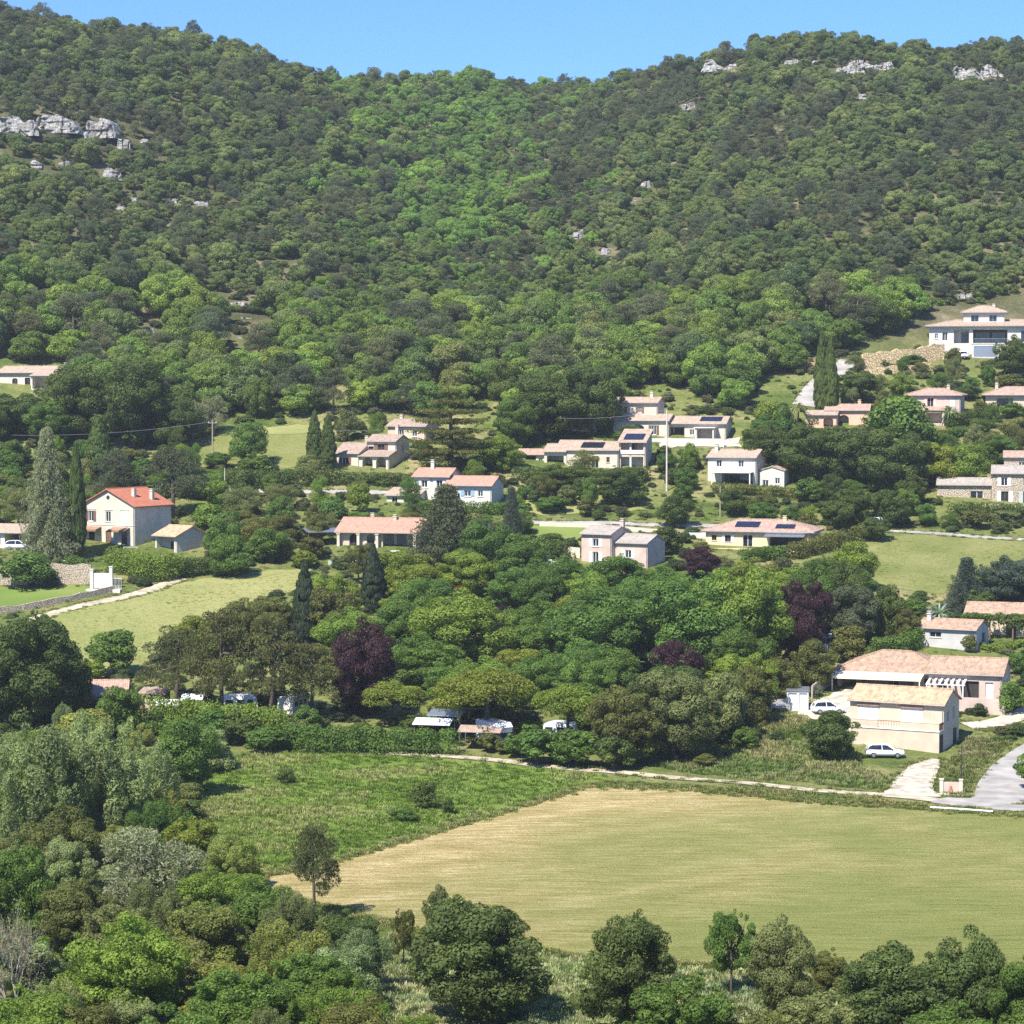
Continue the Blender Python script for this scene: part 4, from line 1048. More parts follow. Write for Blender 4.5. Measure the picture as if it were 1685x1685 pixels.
PROTO = {}                                            # kind -> list of (crown mesh, trunk mesh)
def add_proto(kind, C, N, T, size, rng, trunk, mat='leaf', bark='bark', aspect=.55, jit=.55, along=None):
    V, F = cards(C, N, size, rng, aspect, jit, along)
    cm = raw_mesh(kind + '_crown', V, F, M[mat], T)
    tm = trunk.mesh(kind + '_trunk', M[bark], True) if trunk is not None else None
    PROTO.setdefault(kind, []).append((cm, tm))

def make_round(kind, seed, nl, per, size, cz=.52, ax=.5, az=.48, r=(.10, .19), bottom=-.95, flat=.8, top=.6, tr=.028, inner=.25, bark='bark', jit=.36, up=.25, aspect=.55):
    rng = np.random.default_rng(seed)
    L = ellipsoid_lobes(rng, nl, cz, ax, az, r[0], r[1], bottom, inner, flat)
    C, N, T = lobe_leaves(L, per, size, rng, up=up)
    keep = C[:, 2] > 0.0
    add_proto(kind, C[keep], N[keep], T[keep], size, rng, trunk_mb(L, rng, tr, top), bark=bark, jit=jit, aspect=aspect)

for s in range(4): make_round('leafy_tree', 100 + s, 54, 270, .043)
for s in range(3): make_round('leafy_tree_near', 120 + s, 80, 330, .030, cz=.52, az=.48, r=(.07, .15), bottom=-1)
for s in range(2): make_round('loose_tree', 130 + s, 40, 260, .034, cz=.58, az=.43, r=(.06, .15), bottom=-.8, inner=.1, top=.7, tr=.022, jit=.6)
for s in range(2): make_round('olive_tree', 140 + s, 40, 240, .040, cz=.55, az=.44, r=(.08, .17), jit=.9, bark='bark_pale', aspect=.35)
for s in range(3): make_round('willow_tree', 170 + s, 60, 330, .034, cz=.52, az=.48, r=(.05, .11), bottom=-1, flat=1.55, jit=.6, aspect=.34, up=.1, top=.75)
for s in range(3): make_round('shrub', 150 + s, 26, 150, .075, cz=.40, az=.60, r=(.13, .24), bottom=-.35, top=.4, tr=.02)
for s in range(2): make_round('bush_near', 160 + s, 60, 320, .036, cz=.42, az=.58, r=(.08, .17), bottom=-.5, top=.4, tr=.02)

def make_umbrella(kind, seed):
    rng = np.random.default_rng(seed); L = []
    for k in range(58):
        a = rng.uniform(0, 2 * math.pi); rr = .42 * math.sqrt(rng.uniform(0, 1)); r = rng.uniform(.07, .12)
        z = .90 - .95 * rr * rr - (.10 * rng.uniform(0, 1) + (.16 * rng.uniform() if rng.uniform() < .45 else 0)) - r * .4
        L.append((rr * math.cos(a), rr * math.sin(a), z, r * 1.2, r * 1.2, r * .75))
    C, N, T = lobe_leaves(L, 240, .034, rng, up=.6)
    add_proto(kind, C, N, T, .036, rng, trunk_mb(L, rng, .026, .72, 9), jit=.7, aspect=.4)
for s in range(2): make_umbrella('umbrella_pine', 200 + s)

def make_pine(kind, seed, zlo=.32, open_=1.0):
    rng = np.random.default_rng(seed); L = []
    for k in range(44):
        z = zlo + (1 - zlo) * rng.uniform(0, 1) ** .85 * .96
        prof = .46 * (1 - ((z - zlo) / (1 - zlo)) ** 2.2 * .72) * (0.65 + 0.35 * min(1, (z - zlo) / .12))
        a = rng.uniform(0, 2 * math.pi); rr = prof * rng.uniform(.35, 1.0); r = rng.uniform(.07, .13)
        L.append((rr * math.cos(a), rr * math.sin(a), min(z, .95), r * 1.15, r * 1.15, r * .62))
    C, N, T = lobe_leaves(L, 210, .038, rng, up=.5)
    add_proto(kind, C, N, T, .040, rng, trunk_mb(L, rng, .026, .86, 12), jit=.85, aspect=.32)
for s in range(3): make_pine('pine_tree', 210 + s)

def make_cypress(kind, seed, fat=1.0):
    rng = np.random.default_rng(seed); L = []
    for k in range(330):
        z = rng.uniform(.03, .975)
        prof = .46 * min(1, (z / .25)) ** .4 * min(1, (1 - z) / .55) ** .75 * fat
        a = rng.uniform(0, 2 * math.pi); rr = prof * rng.uniform(.72, .92)
        r = .05 + .22 * prof
        L.append((rr * math.cos(a), rr * math.sin(a), z, r, r, .028))
    C, N, T = lobe_leaves(L, 44, .06, rng, up=.2)
    rel = C.copy(); rel[:, 2] = 0; N = N * .5 + rel * 2
    add_proto(kind, C, N, T, .065, rng, trunk_mb(L, rng, .05, .5, 0, .0), aspect=.9, jit=.35)
for s in range(2): make_cypress('cypress_tree', 230 + s)

def make_cedar(kind, seed, tiers, taper, droop, plate, zlo=.10, size=.030, per=70, nb=8):
    rng = np.random.default_rng(seed); L = []; mb = MB()
    mb.tube([(0, 0, -.03), (0, 0, .5), (0.01, 0, .97)], [.04, .026, .006], 8)
    for t in range(tiers):
        f = t / (tiers - 1); z = zlo + (.95 - zlo) * f
        rad = .5 * (1 - f ** taper) + .07
        a0 = rng.uniform(0, 6.28)
        for b in range(nb):
            a = a0 + 2 * math.pi * b / nb + rng.uniform(-.25, .25); rl = rad * rng.uniform(.72, 1.05)
            tip = (rl * math.cos(a), rl * math.sin(a), z + rl * droop)
            mb.tube([(0, 0, z - .02), (tip[0] * .6, tip[1] * .6, z + rl * droop * .6), tip], [.009, .006, .002], 4)
            m = max(2, int(rl / .085))
            for q in range(m):
                k = (q + 1) / m
                r = (.045 + .045 * math.sin(math.pi * min(1, k * .85))) * (1.25 if plate < .4 else 1)
                L.append((tip[0] * k + rng.normal(0, .012), tip[1] * k + rng.normal(0, .012), z + rl * droop * k + rng.normal(0, .006), r, r, r * plate))
    C, N, T = lobe_leaves(L, per, size, rng, up=.6)
    add_proto(kind, C, N, T, size, rng, mb, jit=.6, aspect=.4)
make_cedar('cedar_tree', 240, 7, 2.6, .04, .26, zlo=.24, per=90, nb=10)
make_cedar('blue_cedar', 241, 15, 1.25, -.22, .55, zlo=.10, per=80)
make_cedar('blue_cedar', 242, 14, 1.3, -.25, .6, zlo=.08, per=80)
make_cedar('spruce_tree', 243, 18, 1.0, -.18, .6, zlo=.04, per=70)

def make_dry(kind, seed):
    rng = np.random.default_rng(seed); mb = MB(); tips = []
    def grow(p, d, ln, r, lev):
        q = p + d * ln * .5 + Vector(rng.normal(0, .02, 3)) * ln; e = p + d * ln
        mb.tube([p, q, e], [r, r * .8, r * .55], 5)
        if lev == 0: tips.append(e); return
        for k in range(3 if lev > 1 else 4):
            nd = (d + Vector(rng.normal(0, .42, 3)) + Vector((0, 0, .22))).normalized()
            grow(p.lerp(e, rng.uniform(.5, 1)), nd, ln * rng.uniform(.55, .85), r * .55, lev - 1)
    for k in range(7):
        grow(Vector((rng.normal(0, .05), rng.normal(0, .05), -.02)), Vector((rng.normal(0, .45), rng.normal(0, .45), 1)).normalized(), .36, .013, 4)
    C = np.array([t[:] for t in tips]); C = np.repeat(C, 3, 0) + rng.normal(0, .02, (len(C) * 3, 3))
    add_proto(kind, C, rand_dirs(rng, len(C)), np.clip(rng.normal(.5, .2, len(C)), 0, 1), .022, rng, mb, bark='bark_pale')
make_dry('dry_tree', 250)

def make_palm(kind, seed, trunk_h, n, ln, droop, wid, bark='bark'):
    rng = np.random.default_rng(seed); V, F, T = [], [], []; 
    for k in range(n):
        a = rng.uniform(0, 6.28); el = rng.uniform(-.2, 1.2); seg = 7; l = ln * rng.uniform(.8, 1.1)
        d = np.array((math.cos(a) * math.cos(el), math.sin(a) * math.cos(el), math.sin(el))); sd = np.array((-math.sin(a), math.cos(a), 0))
        prev = None
        for q in range(seg + 1):
            t = q / seg; c = np.array((0, 0, trunk_h)) + d * l * t + np.array((0, 0, -droop * l * t * t)); w = wid * math.sin(math.pi * (t * .92 + .06))
            i = len(V); V += [c - sd * w, c + sd * w]
            if prev is not None: F.append((prev, prev + 1, i + 1, i)); T.append(rng.uniform(.2, .8))
            prev = i
    mb = MB(); mb.tube([(0, 0, -.05), (0, 0, trunk_h * .6 + .01), (0, 0, trunk_h + .02)], [.055, .05, .045], 8)
    PROTO.setdefault(kind, []).append((raw_mesh(kind + '_crown', V, F, M['leaf'], T), mb.mesh(kind + '_trunk', M[bark], True)))
make_palm('palm_tree', 260, .6, 46, .5, .7, .022)
make_palm('agave_plant', 261, .05, 60, .85, .35, .03)

COL = dict(cy=(.050, .078, .040), fg=(0.262, 0.315, 0.126), dn=(0.116, 0.158, 0.043), dk=(0.102, 0.146, 0.034), md=(0.121, 0.204, 0.038), br=(0.203, 0.279, 0.042), ye=(0.230, 0.266, 0.040), ol=(0.154, 0.163, 0.042), go=(0.265, 0.277, 0.156),
           pu=(0.061, 0.023, 0.037), bg=(0.083, 0.120, 0.092), pn=(0.155, 0.162, 0.054), pd=(0.120, 0.133, 0.048), gd=(0.108, 0.129, 0.067), lt=(0.256, 0.276, 0.065), sg=(0.214, 0.231, 0.078), rd=(0.168, 0.058, 0.029), dry=(0.252, 0.210, 0.118), ag=(0.357, 0.420, 0.378))
CAT = dict(willow_tree='tree', leafy_tree='tree', leafy_tree_near='tree', loose_tree='tree', olive_tree='olive tree', shrub='shrub', bush_near='shrub', umbrella_pine='pine tree', pine_tree='pine tree', cypress_tree='cypress', cedar_tree='cedar', blue_cedar='cedar',
           spruce_tree='conifer', dry_tree='dead tree', palm_tree='palm', agave_plant='agave')
NAME = dict(leafy_tree_near='leafy_tree', bush_near='shrub')
_rt = random.Random(5)

def plant(kind, P, w, h, col, label, group=None, jitter=.10, name=None):
    if kind == 'leafy_tree' and w > 8.2 and name != 'wood_tree': kind = 'leafy_tree_near'
    k = _rt.randrange(len(PROTO[kind])); cm, tm = PROTO[kind][k]
    nm = name or NAME.get(kind, kind)
    o = empty(nm, P, _rt.uniform(0, 6.28)); o.scale = (w, w, h)
    tag(o, label, CAT[kind], group)
    c = link('foliage' if kind in ('shrub', 'bush_near', 'agave_plant') else 'crown', cm, o)
    j = 1 + _rt.uniform(-jitter, jitter); g = _rt.uniform(-jitter, jitter) * .5
    c.color = (col[0] * j * (1 + g), col[1] * j, col[2] * j * (1 - g), 1)
    if tm is not None: link('stem' if kind in ('shrub', 'bush_near', 'agave_plant') else 'trunk', tm, o)
    return o

PLANTED = []
def tree(kind, px, base, top, wpx, col, label, group=None, Y=None):
    P = ground(px, base) if Y is None else np.array((*at(px, base, Y)[:2], 0.0))
    if Y is not None: P[2] = float(H(P[0], P[1]))
    s = scale_at(P)
    h = (proj(P)[1] - top) / s; w = wpx / s
    PLANTED.append((P[0], P[1], w))
    return plant(kind, P - np.array((0, 0, .05)), w * 1.04, h, COL[col], label, group)

# (kind, x, foot, top, width) in pixels of the photograph
TREES = [
 # the near slope at the bottom of the picture
 ('leafy_tree_near', 790, 1682, 1478, 240, 'dn', 'big dark evergreen oak in front of the hay field, at bottom centre'),
 ('leafy_tree_near', 1030, 1712, 1498, 170, 'dn', 'dark dome shaped tree at the field edge, right of the big evergreen oak'),
 ('loose_tree', 1203, 1640, 1488, 84, 'md', 'slim upright tree with sparse top before the green field'),
 ('leafy_tree_near', 1285, 1680, 1508, 120, 'sg', 'pale leaved bushy tree beside the slim upright tree'),
 ('leafy_tree_near', 1480, 1745, 1545, 215, 'dn', 'broad dark tree at lower right before the green field'),
 ('leafy_tree_near', 1600, 1735, 1524, 150, 'dn', 'tallest dark tree in the lower right corner'),
 ('leafy_tree_near', 1690, 1760, 1572, 130, 'md', 'dark green tree cut by the right edge at bottom'),
 ('bush_near', 1120, 1775, 1602, 190, 'md', 'fresh green bush in front of the dark dome shaped tree'),
 ('bush_near', 1362, 1640, 1560, 70, 'ol', 'small olive bush between the pale tree and broad dark tree'),
 ('bush_near', 1345, 1760, 1626, 150, 'sg', 'silvery green shrub at bottom below the small olive bush'),
 ('bush_near', 1235, 1770, 1660, 130, 'ol', 'low olive shrub at bottom edge below the slim tree'),
 ('bush_near', 1560, 1790, 1650, 170, 'md', 'rounded bush at the bottom edge under the lower right trees'),
 ('pine_tree', 518, 1512, 1352, 92, 'pd', 'slender young pine with bare trunk standing before the hay field'),
 ('bush_near', 432, 1570, 1450, 130, 'md', 'dense dark bush left of the slender young pine'),
 ('bush_near', 575, 1582, 1500, 120, 'dk', 'wide dark bush right of the slender pine foot'),
 ('loose_tree', 664, 1592, 1488, 48, 'ol', 'thin sapling with bare stem left of the evergreen oak'),
 ('loose_tree', 724, 1560, 1460, 58, 'sg', 'feathery pale tree top rising behind the big evergreen oak'),
 ('leafy_tree_near', 505, 1700, 1560, 160, 'md', 'mixed green bush below the slender young pine'),
 ('leafy_tree_near', 385, 1745, 1586, 180, 'md', 'leafy dark bush at bottom left of centre'),
 ('leafy_tree_near', 205, 1690, 1502, 200, 'br', 'light green broad leaved tree at lower left'),
 ('bush_near', 590, 1760, 1640, 150, 'ol', 'olive bush at the bottom edge left of the grass slope'),
 ('dry_tree', 30, 1680, 1475, 150, 'dry', 'grey leafless tree with pale twigs at the left edge'),
 ('bush_near', 45, 1790, 1640, 170, 'br', 'yellowish green shrub in the bottom left corner'),
 ('bush_near', 150, 1770, 1645, 140, 'ol', 'dull green shrub beside the bottom left corner shrub'),
 ('bush_near', 285, 1790, 1655, 160, 'md', 'rounded green shrub at the bottom edge, lower left'),
 ('bush_near', 470, 1800, 1680, 160, 'br', 'bright shrub low at the bottom edge left of centre'),
 ('olive_tree', 240, 1525, 1352, 195, 'go', 'big silvery grey willow like tree, left foreground'),
 ('leafy_tree_near', 100, 1475, 1322, 140, 'ol', 'brownish olive tree left of the silvery grey tree'),
 ('leafy_tree_near', 30, 1570, 1390, 130, 'md', 'deep green tree at the left edge above the leafless tree'),
 ('leafy_tree_near', 125, 1585, 1440, 130, 'ol', 'olive green bush under the silvery tree, left side'),
 ('bush_near', 330, 1535, 1425, 110, 'br', 'fresh green bush at the right foot of the silvery tree'),
 ('bush_near', 385, 1462, 1375, 90, 'br', 'bright green bush at the meadow corner above the silvery tree'),
 ('bush_near', 315, 1440, 1340, 110, 'ye', 'yellow green bramble bush by the meadow corner'),
 ('willow_tree', 55, 1420, 1185, 180, 'fg', 'tall pale green willow at the left edge'),
 ('willow_tree', 165, 1400, 1160, 180, 'fg', 'tall soft green willow beside the left edge willow'),
 ('willow_tree', 240, 1370, 1215, 120, 'fg', 'mid green tree at right of the two tall willows'),
 ('leafy_tree', 305, 1310, 1180, 110, 'md', 'green tree at the left corner of the bramble meadow'),
 ('willow_tree', 0, 1330, 1200, 120, 'fg', 'olive willow cut by the left edge'),
 ('leafy_tree', 50, 1205, 1008, 175, 'dk', 'very dark oak below the lawn at the left edge'),
 ('leafy_tree', 112, 1192, 1060, 90, 'dk', 'dark tree leaning against the old tiled shed'),
 ('leafy_tree', -30, 1200, 1050, 130, 'dk', 'dark tree at the extreme left beside the very dark oak'),
 ('shrub', 186, 1112, 1036, 84, 'md', 'round green bush standing in the pale sloping meadow'),
 ('shrub', 152, 1124, 1082, 50, 'br', 'small light bush beside the old tiled shed'),
 ('leafy_tree', 195, 1215, 1120, 80, 'md', 'green tree in front of the old tiled shed'),
 ('shrub', 140, 1238, 1160, 100, 'lt', 'pale bush below the old tiled shed'),
 # pines and cypresses of the grove, left part
 ('pine_tree', 290, 1172, 1030, 120, 'pd', 'greyish pine at the left end of the grove'),
 ('pine_tree', 365, 1195, 1003, 130, 'pn', 'brown green pine with dark trunk, second from the grove left end'),
 ('pine_tree', 445, 1190, 1012, 140, 'pn', 'broad olive pine in front of the left cypress'),
 ('pine_tree', 512, 1186, 1060, 110, 'pn', 'low olive pine beside the large purple tree'),
 ('leafy_tree', 318, 1085, 1012, 70, 'ye', 'yellow green tree behind the greyish pine'),
 ('leafy_tree', 400, 1075, 985, 100, 'ol', 'olive tree crown behind the brown green pine'),
 ('cypress_tree', 501, 1068, 924, 40, 'cy', 'pointed cypress left of the large purple tree'),
 ('cypress_tree', 614, 1008, 895, 36, 'cy', 'pointed cypress below the terracotta bungalow'),
 ('leafy_tree', 450, 1060, 975, 100, 'ol', 'pale olive crown just left of the left cypress'),
 ('loose_tree', 553, 1075, 960, 110, 'ol', 'thin leaved tree between the two grove cypresses'),
 ('leafy_tree', 597, 1180, 1018, 118, 'pu', 'large dark purple plum tree in the grove front'),
 ('leafy_tree', 1318, 1092, 946, 100, 'pu', 'purple leaved tree at the right side of the grove'),
 ('leafy_tree', 1153, 952, 896, 68, 'pu', 'purple crown below the yellow villa'),
 ('leafy_tree', 1113, 1154, 1046, 92, 'pu', 'purple tree behind the pale front trees of the grove'),
 ('leafy_tree', 820, 1054, 990, 50, 'pu', 'small purple crown in the middle of the grove'),
 ('leafy_tree', 752, 1002, 960, 52, 'rd', 'little reddish brown crown in the back of the grove'),
 # green body of the grove
 ('leafy_tree', 700, 1045, 948, 130, 'md', 'mid green tree right of the second cypress'),
 ('leafy_tree', 690, 1138, 1040, 130, 'md', 'green tree right of the large purple plum'),
 ('leafy_tree', 660, 1100, 985, 110, 'md', 'tree with light green top behind the large purple plum'),
 ('leafy_tree', 765, 1110, 970, 175, 'br', 'broad green tree in the middle left of the grove'),
 ('leafy_tree', 745, 1165, 1080, 110, 'md', 'dark green tree behind the yellow green umbrella pine'),
 ('leafy_tree', 690, 975, 912, 80, 'ye', 'yellow green tree at the back of the grove by the pool wall'),
 ('leafy_tree', 770, 985, 905, 100, 'br', 'fresh green tree before the dark blue cedar'),
 ('leafy_tree', 850, 1015, 930, 110, 'md', 'green tree behind the small purple crown'),
 ('leafy_tree', 880, 1075, 985, 120, 'md', 'green tree right of the small purple crown'),
 ('leafy_tree', 930, 1000, 915, 120, 'md', 'dense tree hiding the foot of the white parasol'),
 ('leafy_tree', 1010, 1000, 912, 120, 'md', 'tree standing right below the pink house'),
 ('leafy_tree', 945, 1060, 976, 80, 'ye', 'bright yellow green crown in the middle of the grove'),
 ('leafy_tree', 990, 1115, 972, 175, 'md', 'large green tree in the grove centre'),
 ('leafy_tree', 1000, 1165, 1060, 130, 'md', 'deep green tree in front of the grove centre'),
 ('leafy_tree', 1085, 1020, 930, 130, 'md', 'green tree left of the purple crown below the yellow villa'),
 ('leafy_tree', 1130, 1118, 946, 205, 'md', 'biggest broad tree of the grove, right of centre'),
 ('leafy_tree', 1222, 1112, 922, 165, 'br', 'tall green tree with dark foot beside the right purple tree'),
 ('leafy_tree', 1240, 1010, 918, 110, 'ye', 'tree with a bright yellow green crest below the yellow villa'),
 ('leafy_tree', 1195, 1000, 930, 90, 'md', 'green crown between purple crown and yellow green crest'),
 ('leafy_tree', 1300, 1010, 925, 80, 'br', 'fresh green tree before the trimmed hedge, grove back'),
 ('leafy_tree', 1350, 990, 915, 90, 'md', 'green tree behind the right purple tree'),
 ('leafy_tree', 1405, 972, 890, 78, 'br', 'round light green tree at the corner of the right pasture'),
 ('leafy_tree', 1402, 1062, 960, 95, 'gd', 'grey green tree right of the purple tree'),
 ('leafy_tree', 1460, 1055, 962, 64, 'dk', 'dark round tree before the right pasture'),
 ('leafy_tree', 1490, 1062, 1000, 46, 'ol', 'small olive tree left of the white cottage'),
 ('shrub', 1395, 1092, 1028, 66, 'ol', 'olive bush below the grey green tree'),
 ('leafy_tree', 1340, 1135, 1052, 84, 'ol', 'olive tree behind the garden shed'),
 ('leafy_tree', 1278, 1160, 1082, 78, 'ol', 'bushy olive tree left of the garden shed'),
 ('loose_tree', 1310, 1120, 1078, 50, 'sg', 'pale feathery bush above the garden shed'),
 # front of the grove
 ('umbrella_pine', 800, 1222, 1088, 172, 'ye', 'wide yellow green umbrella pine above the white camper'),
 ('umbrella_pine', 645, 1192, 1112, 110, 'ye', 'smaller yellow green umbrella pine left of the carports'),
 ('umbrella_pine', 935, 1238, 1115, 118, 'br', 'rounded green umbrella pine right of the white camper'),
 ('leafy_tree', 850, 1135, 1066, 100, 'ye', 'bright yellow green crown behind the wide umbrella pine'),
 ('leafy_tree', 900, 1160, 1070, 110, 'md', 'green tree behind the rounded umbrella pine'),
 ('leafy_tree', 1025, 1260, 1120, 130, 'ol', 'grey olive tree at the grove front, right of the umbrella pines'),
 ('leafy_tree', 1110, 1252, 1098, 150, 'sg', 'pale leaved tree with drooping boughs at the grove front'),
 ('leafy_tree', 1185, 1225, 1105, 90, 'sg', 'pale tree at the right corner of the grove front'),
 ('leafy_tree', 1235, 1195, 1095, 80, 'ol', 'olive tree at the grass bank right of the grove front'),
 ('shrub', 885, 1258, 1190, 92, 'md', 'dark bush at the path below the rounded umbrella pine'),
 ('shrub', 950, 1262, 1200, 92, 'md', 'low dark bush on the path edge left of the grey olive tree'),
 ('shrub', 1010, 1268, 1200, 70, 'dk', 'shady bush under the grey olive tree'),
 ('shrub', 400, 1225, 1170, 90, 'dk', 'dark spreading shrub in front of the brown green pine'),
 ('shrub', 440, 1238, 1190, 80, 'md', 'green shrub at the left end of the front hedge'),
 ('shrub', 410, 1210, 1152, 56, 'br', 'light green shrub in front of the caravan between the pine trunks'),
 ('shrub', 262, 1212, 1164, 50, 'md', 'green shrub before the white marquee roof under the pines'),
 ('shrub', 372, 1205, 1160, 44, 'md', 'round green shrub half covering the caravan between the pine trunks'),
 ('shrub', 505, 1205, 1158, 50, 'md', 'round green shrub half covering the cream caravan'),
 ('shrub', 345, 1225, 1165, 70, 'md', 'green shrub under the greyish pine'),
 ('shrub', 700, 1330, 1284, 50, 'dk', 'dark shrub standing alone in the bramble meadow'),
 ('shrub', 738, 1342, 1312, 22, 'dk', 'tiny dark bush right of the lone meadow shrub'),
 ('shrub', 663, 1352, 1325, 50, 'md', 'low bush left of the lone meadow shrub'),
 ('shrub', 470, 1292, 1262, 30, 'dk', 'small dark bush on the left of the bramble meadow'),
 ('leafy_tree', 1366, 1252, 1168, 98, 'dk', 'small dark round tree on the bank by the terrace house'),
 ('shrub', 1226, 1234, 1194, 46, 'md', 'round bush on the dry bank right of the grove'),
 ('shrub', 1160, 1262, 1240, 40, 'ol', 'low bush on the dry bank below the grove corner'),
 ('leafy_tree', 30, 718, 642, 110, 'dk', 'dark oak right below the far left bungalow'),
 ('leafy_tree', 132, 728, 592, 125, 'dk', 'big dark oak just right of the far left bungalow'),
 ('leafy_tree', 218, 738, 588, 130, 'dk', 'tallest dark oak of the clump right of the far left bungalow'),
 ('leafy_tree', 280, 736, 650, 95, 'dk', 'dark oak at the right end of the clump by the utility pole'),
 ('leafy_tree', 85, 735, 655, 90, 'md', 'green tree in front of the oak clump at far left'),
 ('leafy_tree', -25, 735, 660, 90, 'dk', 'dark tree cut by the left edge below the bungalow'),
 # village, left
 ('shrub', 46, 968, 906, 88, 'md', 'round topped tree on the lawn before the stone wall'),
 ('blue_cedar', 78, 925, 702, 92, 'go', 'tall grey blue weeping cedar by the carport house'),
 ('cypress_tree', 127, 920, 730, 30, 'dk', 'slim dark cypress at the corner of the tall gabled house'),
 ('cypress_tree', 163, 790, 685, 42, 'dk', 'dull dark cypress behind the tall gabled house'),
 ('pine_tree', 192, 850, 738, 90, 'gd', 'grey dark conifer behind the gabled house roof'),
 ('pine_tree', 285, 855, 738, 115, 'gd', 'broad grey dark conifer right of the gabled house'),
 ('leafy_tree', 410, 768, 694, 62, 'md', 'round green tree standing alone in the upper meadow'),
 ('cypress_tree', 518, 772, 674, 26, 'dk', 'left one of the twin cypresses beside the arched house'),
 ('cypress_tree', 540, 774, 681, 26, 'dk', 'right one of the twin cypresses, touching the arched house'),
 ('cedar_tree', 742, 778, 638, 122, 'ol', 'spreading layered cedar above the white cedar house'),
 ('blue_cedar', 735, 952, 796, 150, 'gd', 'dark blue green cedar right of the terracotta bungalow'),
 ('spruce_tree', 842, 935, 800, 56, 'bg', 'slim blue grey spruce beside the blue green cedar'),
 ('leafy_tree', 790, 950, 845, 70, 'bg', 'bluish tree between the cedar and the slim spruce'),
 ('leafy_tree', 822, 775, 712, 80, 'br', 'bright green tree between layered cedar and solar villa'),
 ('shrub', 725, 780, 746, 70, 'sg', 'pale round bush at the foot of the layered cedar'),
 ('olive_tree', 962, 780, 738, 52, 'sg', 'round grey green olive tree before the solar villa'),
 ('leafy_tree', 905, 722, 606, 130, 'dk', 'large dark oak behind the solar villa roofs'),
 ('leafy_tree', 972, 716, 596, 110, 'dk', 'dark oak with a forked trunk beside the upper villa'),
 ('leafy_tree', 850, 735, 650, 80, 'md', 'green tree left of the dark oaks'),
 ('shrub', 1035, 724, 698, 50, 'dk', 'dark bush before the upper villa porch'),
 ('leafy_tree', 1112, 868, 814, 58, 'dk', 'round dark tree beside the village road above the pink house'),
 ('shrub', 985, 856, 836, 26, 'dk', 'small round bush beside the village road'),
 ('leafy_tree', 920, 806, 762, 90, 'dk', 'dark tree before the solar villa foot'),
 ('leafy_tree', 1020, 830, 768, 90, 'dk', 'dark tree casting shade on the dry roadside bank'),
 ('leafy_tree', 1128, 805, 765, 45, 'md', 'small tree left of the white garage house'),
 ('leafy_tree', 440, 925, 868, 70, 'md', 'green tree on the left of the terracotta bungalow terrace'),
 ('olive_tree', 465, 918, 878, 50, 'sg', 'pale olive tree before the terracotta bungalow terrace'),
 ('shrub', 502, 935, 905, 44, 'ye', 'yellow flowering bush above the left grove cypress'),
 ('loose_tree', 590, 960, 890, 50, 'ol', 'thin tree before the terracotta bungalow'),
 ('leafy_tree', 378, 950, 880, 70, 'md', 'green tree right of the garage annex'),
 ('leafy_tree', 366, 922, 852, 60, 'md', 'dark tree touching the garage annex'),
 ('leafy_tree', 520, 895, 845, 40, 'ol', 'small tree at the left end of the terracotta bungalow'),
 ('olive_tree', 90, 800, 740, 60, 'sg', 'grey green olive tree behind the weeping cedar'),
 ('olive_tree', 30, 870, 800, 70, 'sg', 'silver olive tree above the carport house'),
 ('olive_tree', 400, 850, 800, 70, 'sg', 'silver olive tree right of the broad grey conifer'),
 ('olive_tree', 460, 840, 795, 60, 'sg', 'pale olive tree under the long hedge'),
 ('leafy_tree', 10, 790, 735, 60, 'md', 'bright bush like tree at the left edge above the carport house'),
 ('olive_tree', 318, 722, 655, 60, 'go', 'silvery grey tree at the wood edge by the utility pole'),
 ('olive_tree', 352, 715, 650, 50, 'go', 'second silvery tree right at the utility pole'),
 # village, right
 ('cypress_tree', 1352, 688, 545, 26, 'dk', 'tall dark cypress by the climbing road, left of its twin'),
 ('cypress_tree', 1366, 690, 556, 26, 'dk', 'tall dark cypress by the climbing road, right twin'),
 ('leafy_tree', 1412, 662, 606, 76, 'dk', 'round dark bush tree right of the tall cypresses'),
 ('olive_tree', 1408, 612, 582, 34, 'sg', 'small olive tree left of the golden dry stone wall'),
 ('palm_tree', 1312, 704, 648, 54, 'sg', 'grey green palm left of the salmon house'),
 ('shrub', 1484, 745, 648, 112, 'md', 'large dome clipped tree between the salmon and rose houses'),
 ('leafy_tree', 1265, 780, 692, 100, 'dk', 'dark tree behind the white garage house'),
 ('leafy_tree', 1335, 795, 690, 110, 'dk', 'dark dense tree right of the white garage house'),
 ('leafy_tree', 1405, 800, 692, 110, 'dk', 'tall dark tree below the salmon house'),
 ('leafy_tree', 1468, 812, 700, 120, 'dk', 'broad dark tree below the dome clipped tree'),
 ('leafy_tree', 1540, 802, 726, 70, 'ye', 'yellow green tree left of the stone villa'),
 ('leafy_tree', 1595, 800, 730, 70, 'br', 'fresh green tree above the stone villa porch'),
 ('leafy_tree', 1640, 770, 712, 80, 'md', 'green tree behind the stone villa'),
 ('palm_tree', 1562, 702, 655, 46, 'md', 'small palm before the rose house'),
 ('leafy_tree', 1667, 625, 552, 74, 'dk', 'dark tree below the large white villa at right'),
 ('leafy_tree', 1568, 606, 572, 30, 'ol', 'small olive coloured tree below the white villa garage'),
 ('shrub', 1666, 690, 662, 50, 'md', 'bush below the shaded house at the right edge'),
 ('spruce_tree', 1590, 1005, 916, 84, 'bg', 'dark spruce left of the pergola house'),
 ('leafy_tree', 1650, 1000, 915, 100, 'bg', 'blue green tree behind the pergola house'),
 ('leafy_tree', 1710, 1000, 905, 110, 'bg', 'blue green tree at the right edge above the pergola house'),
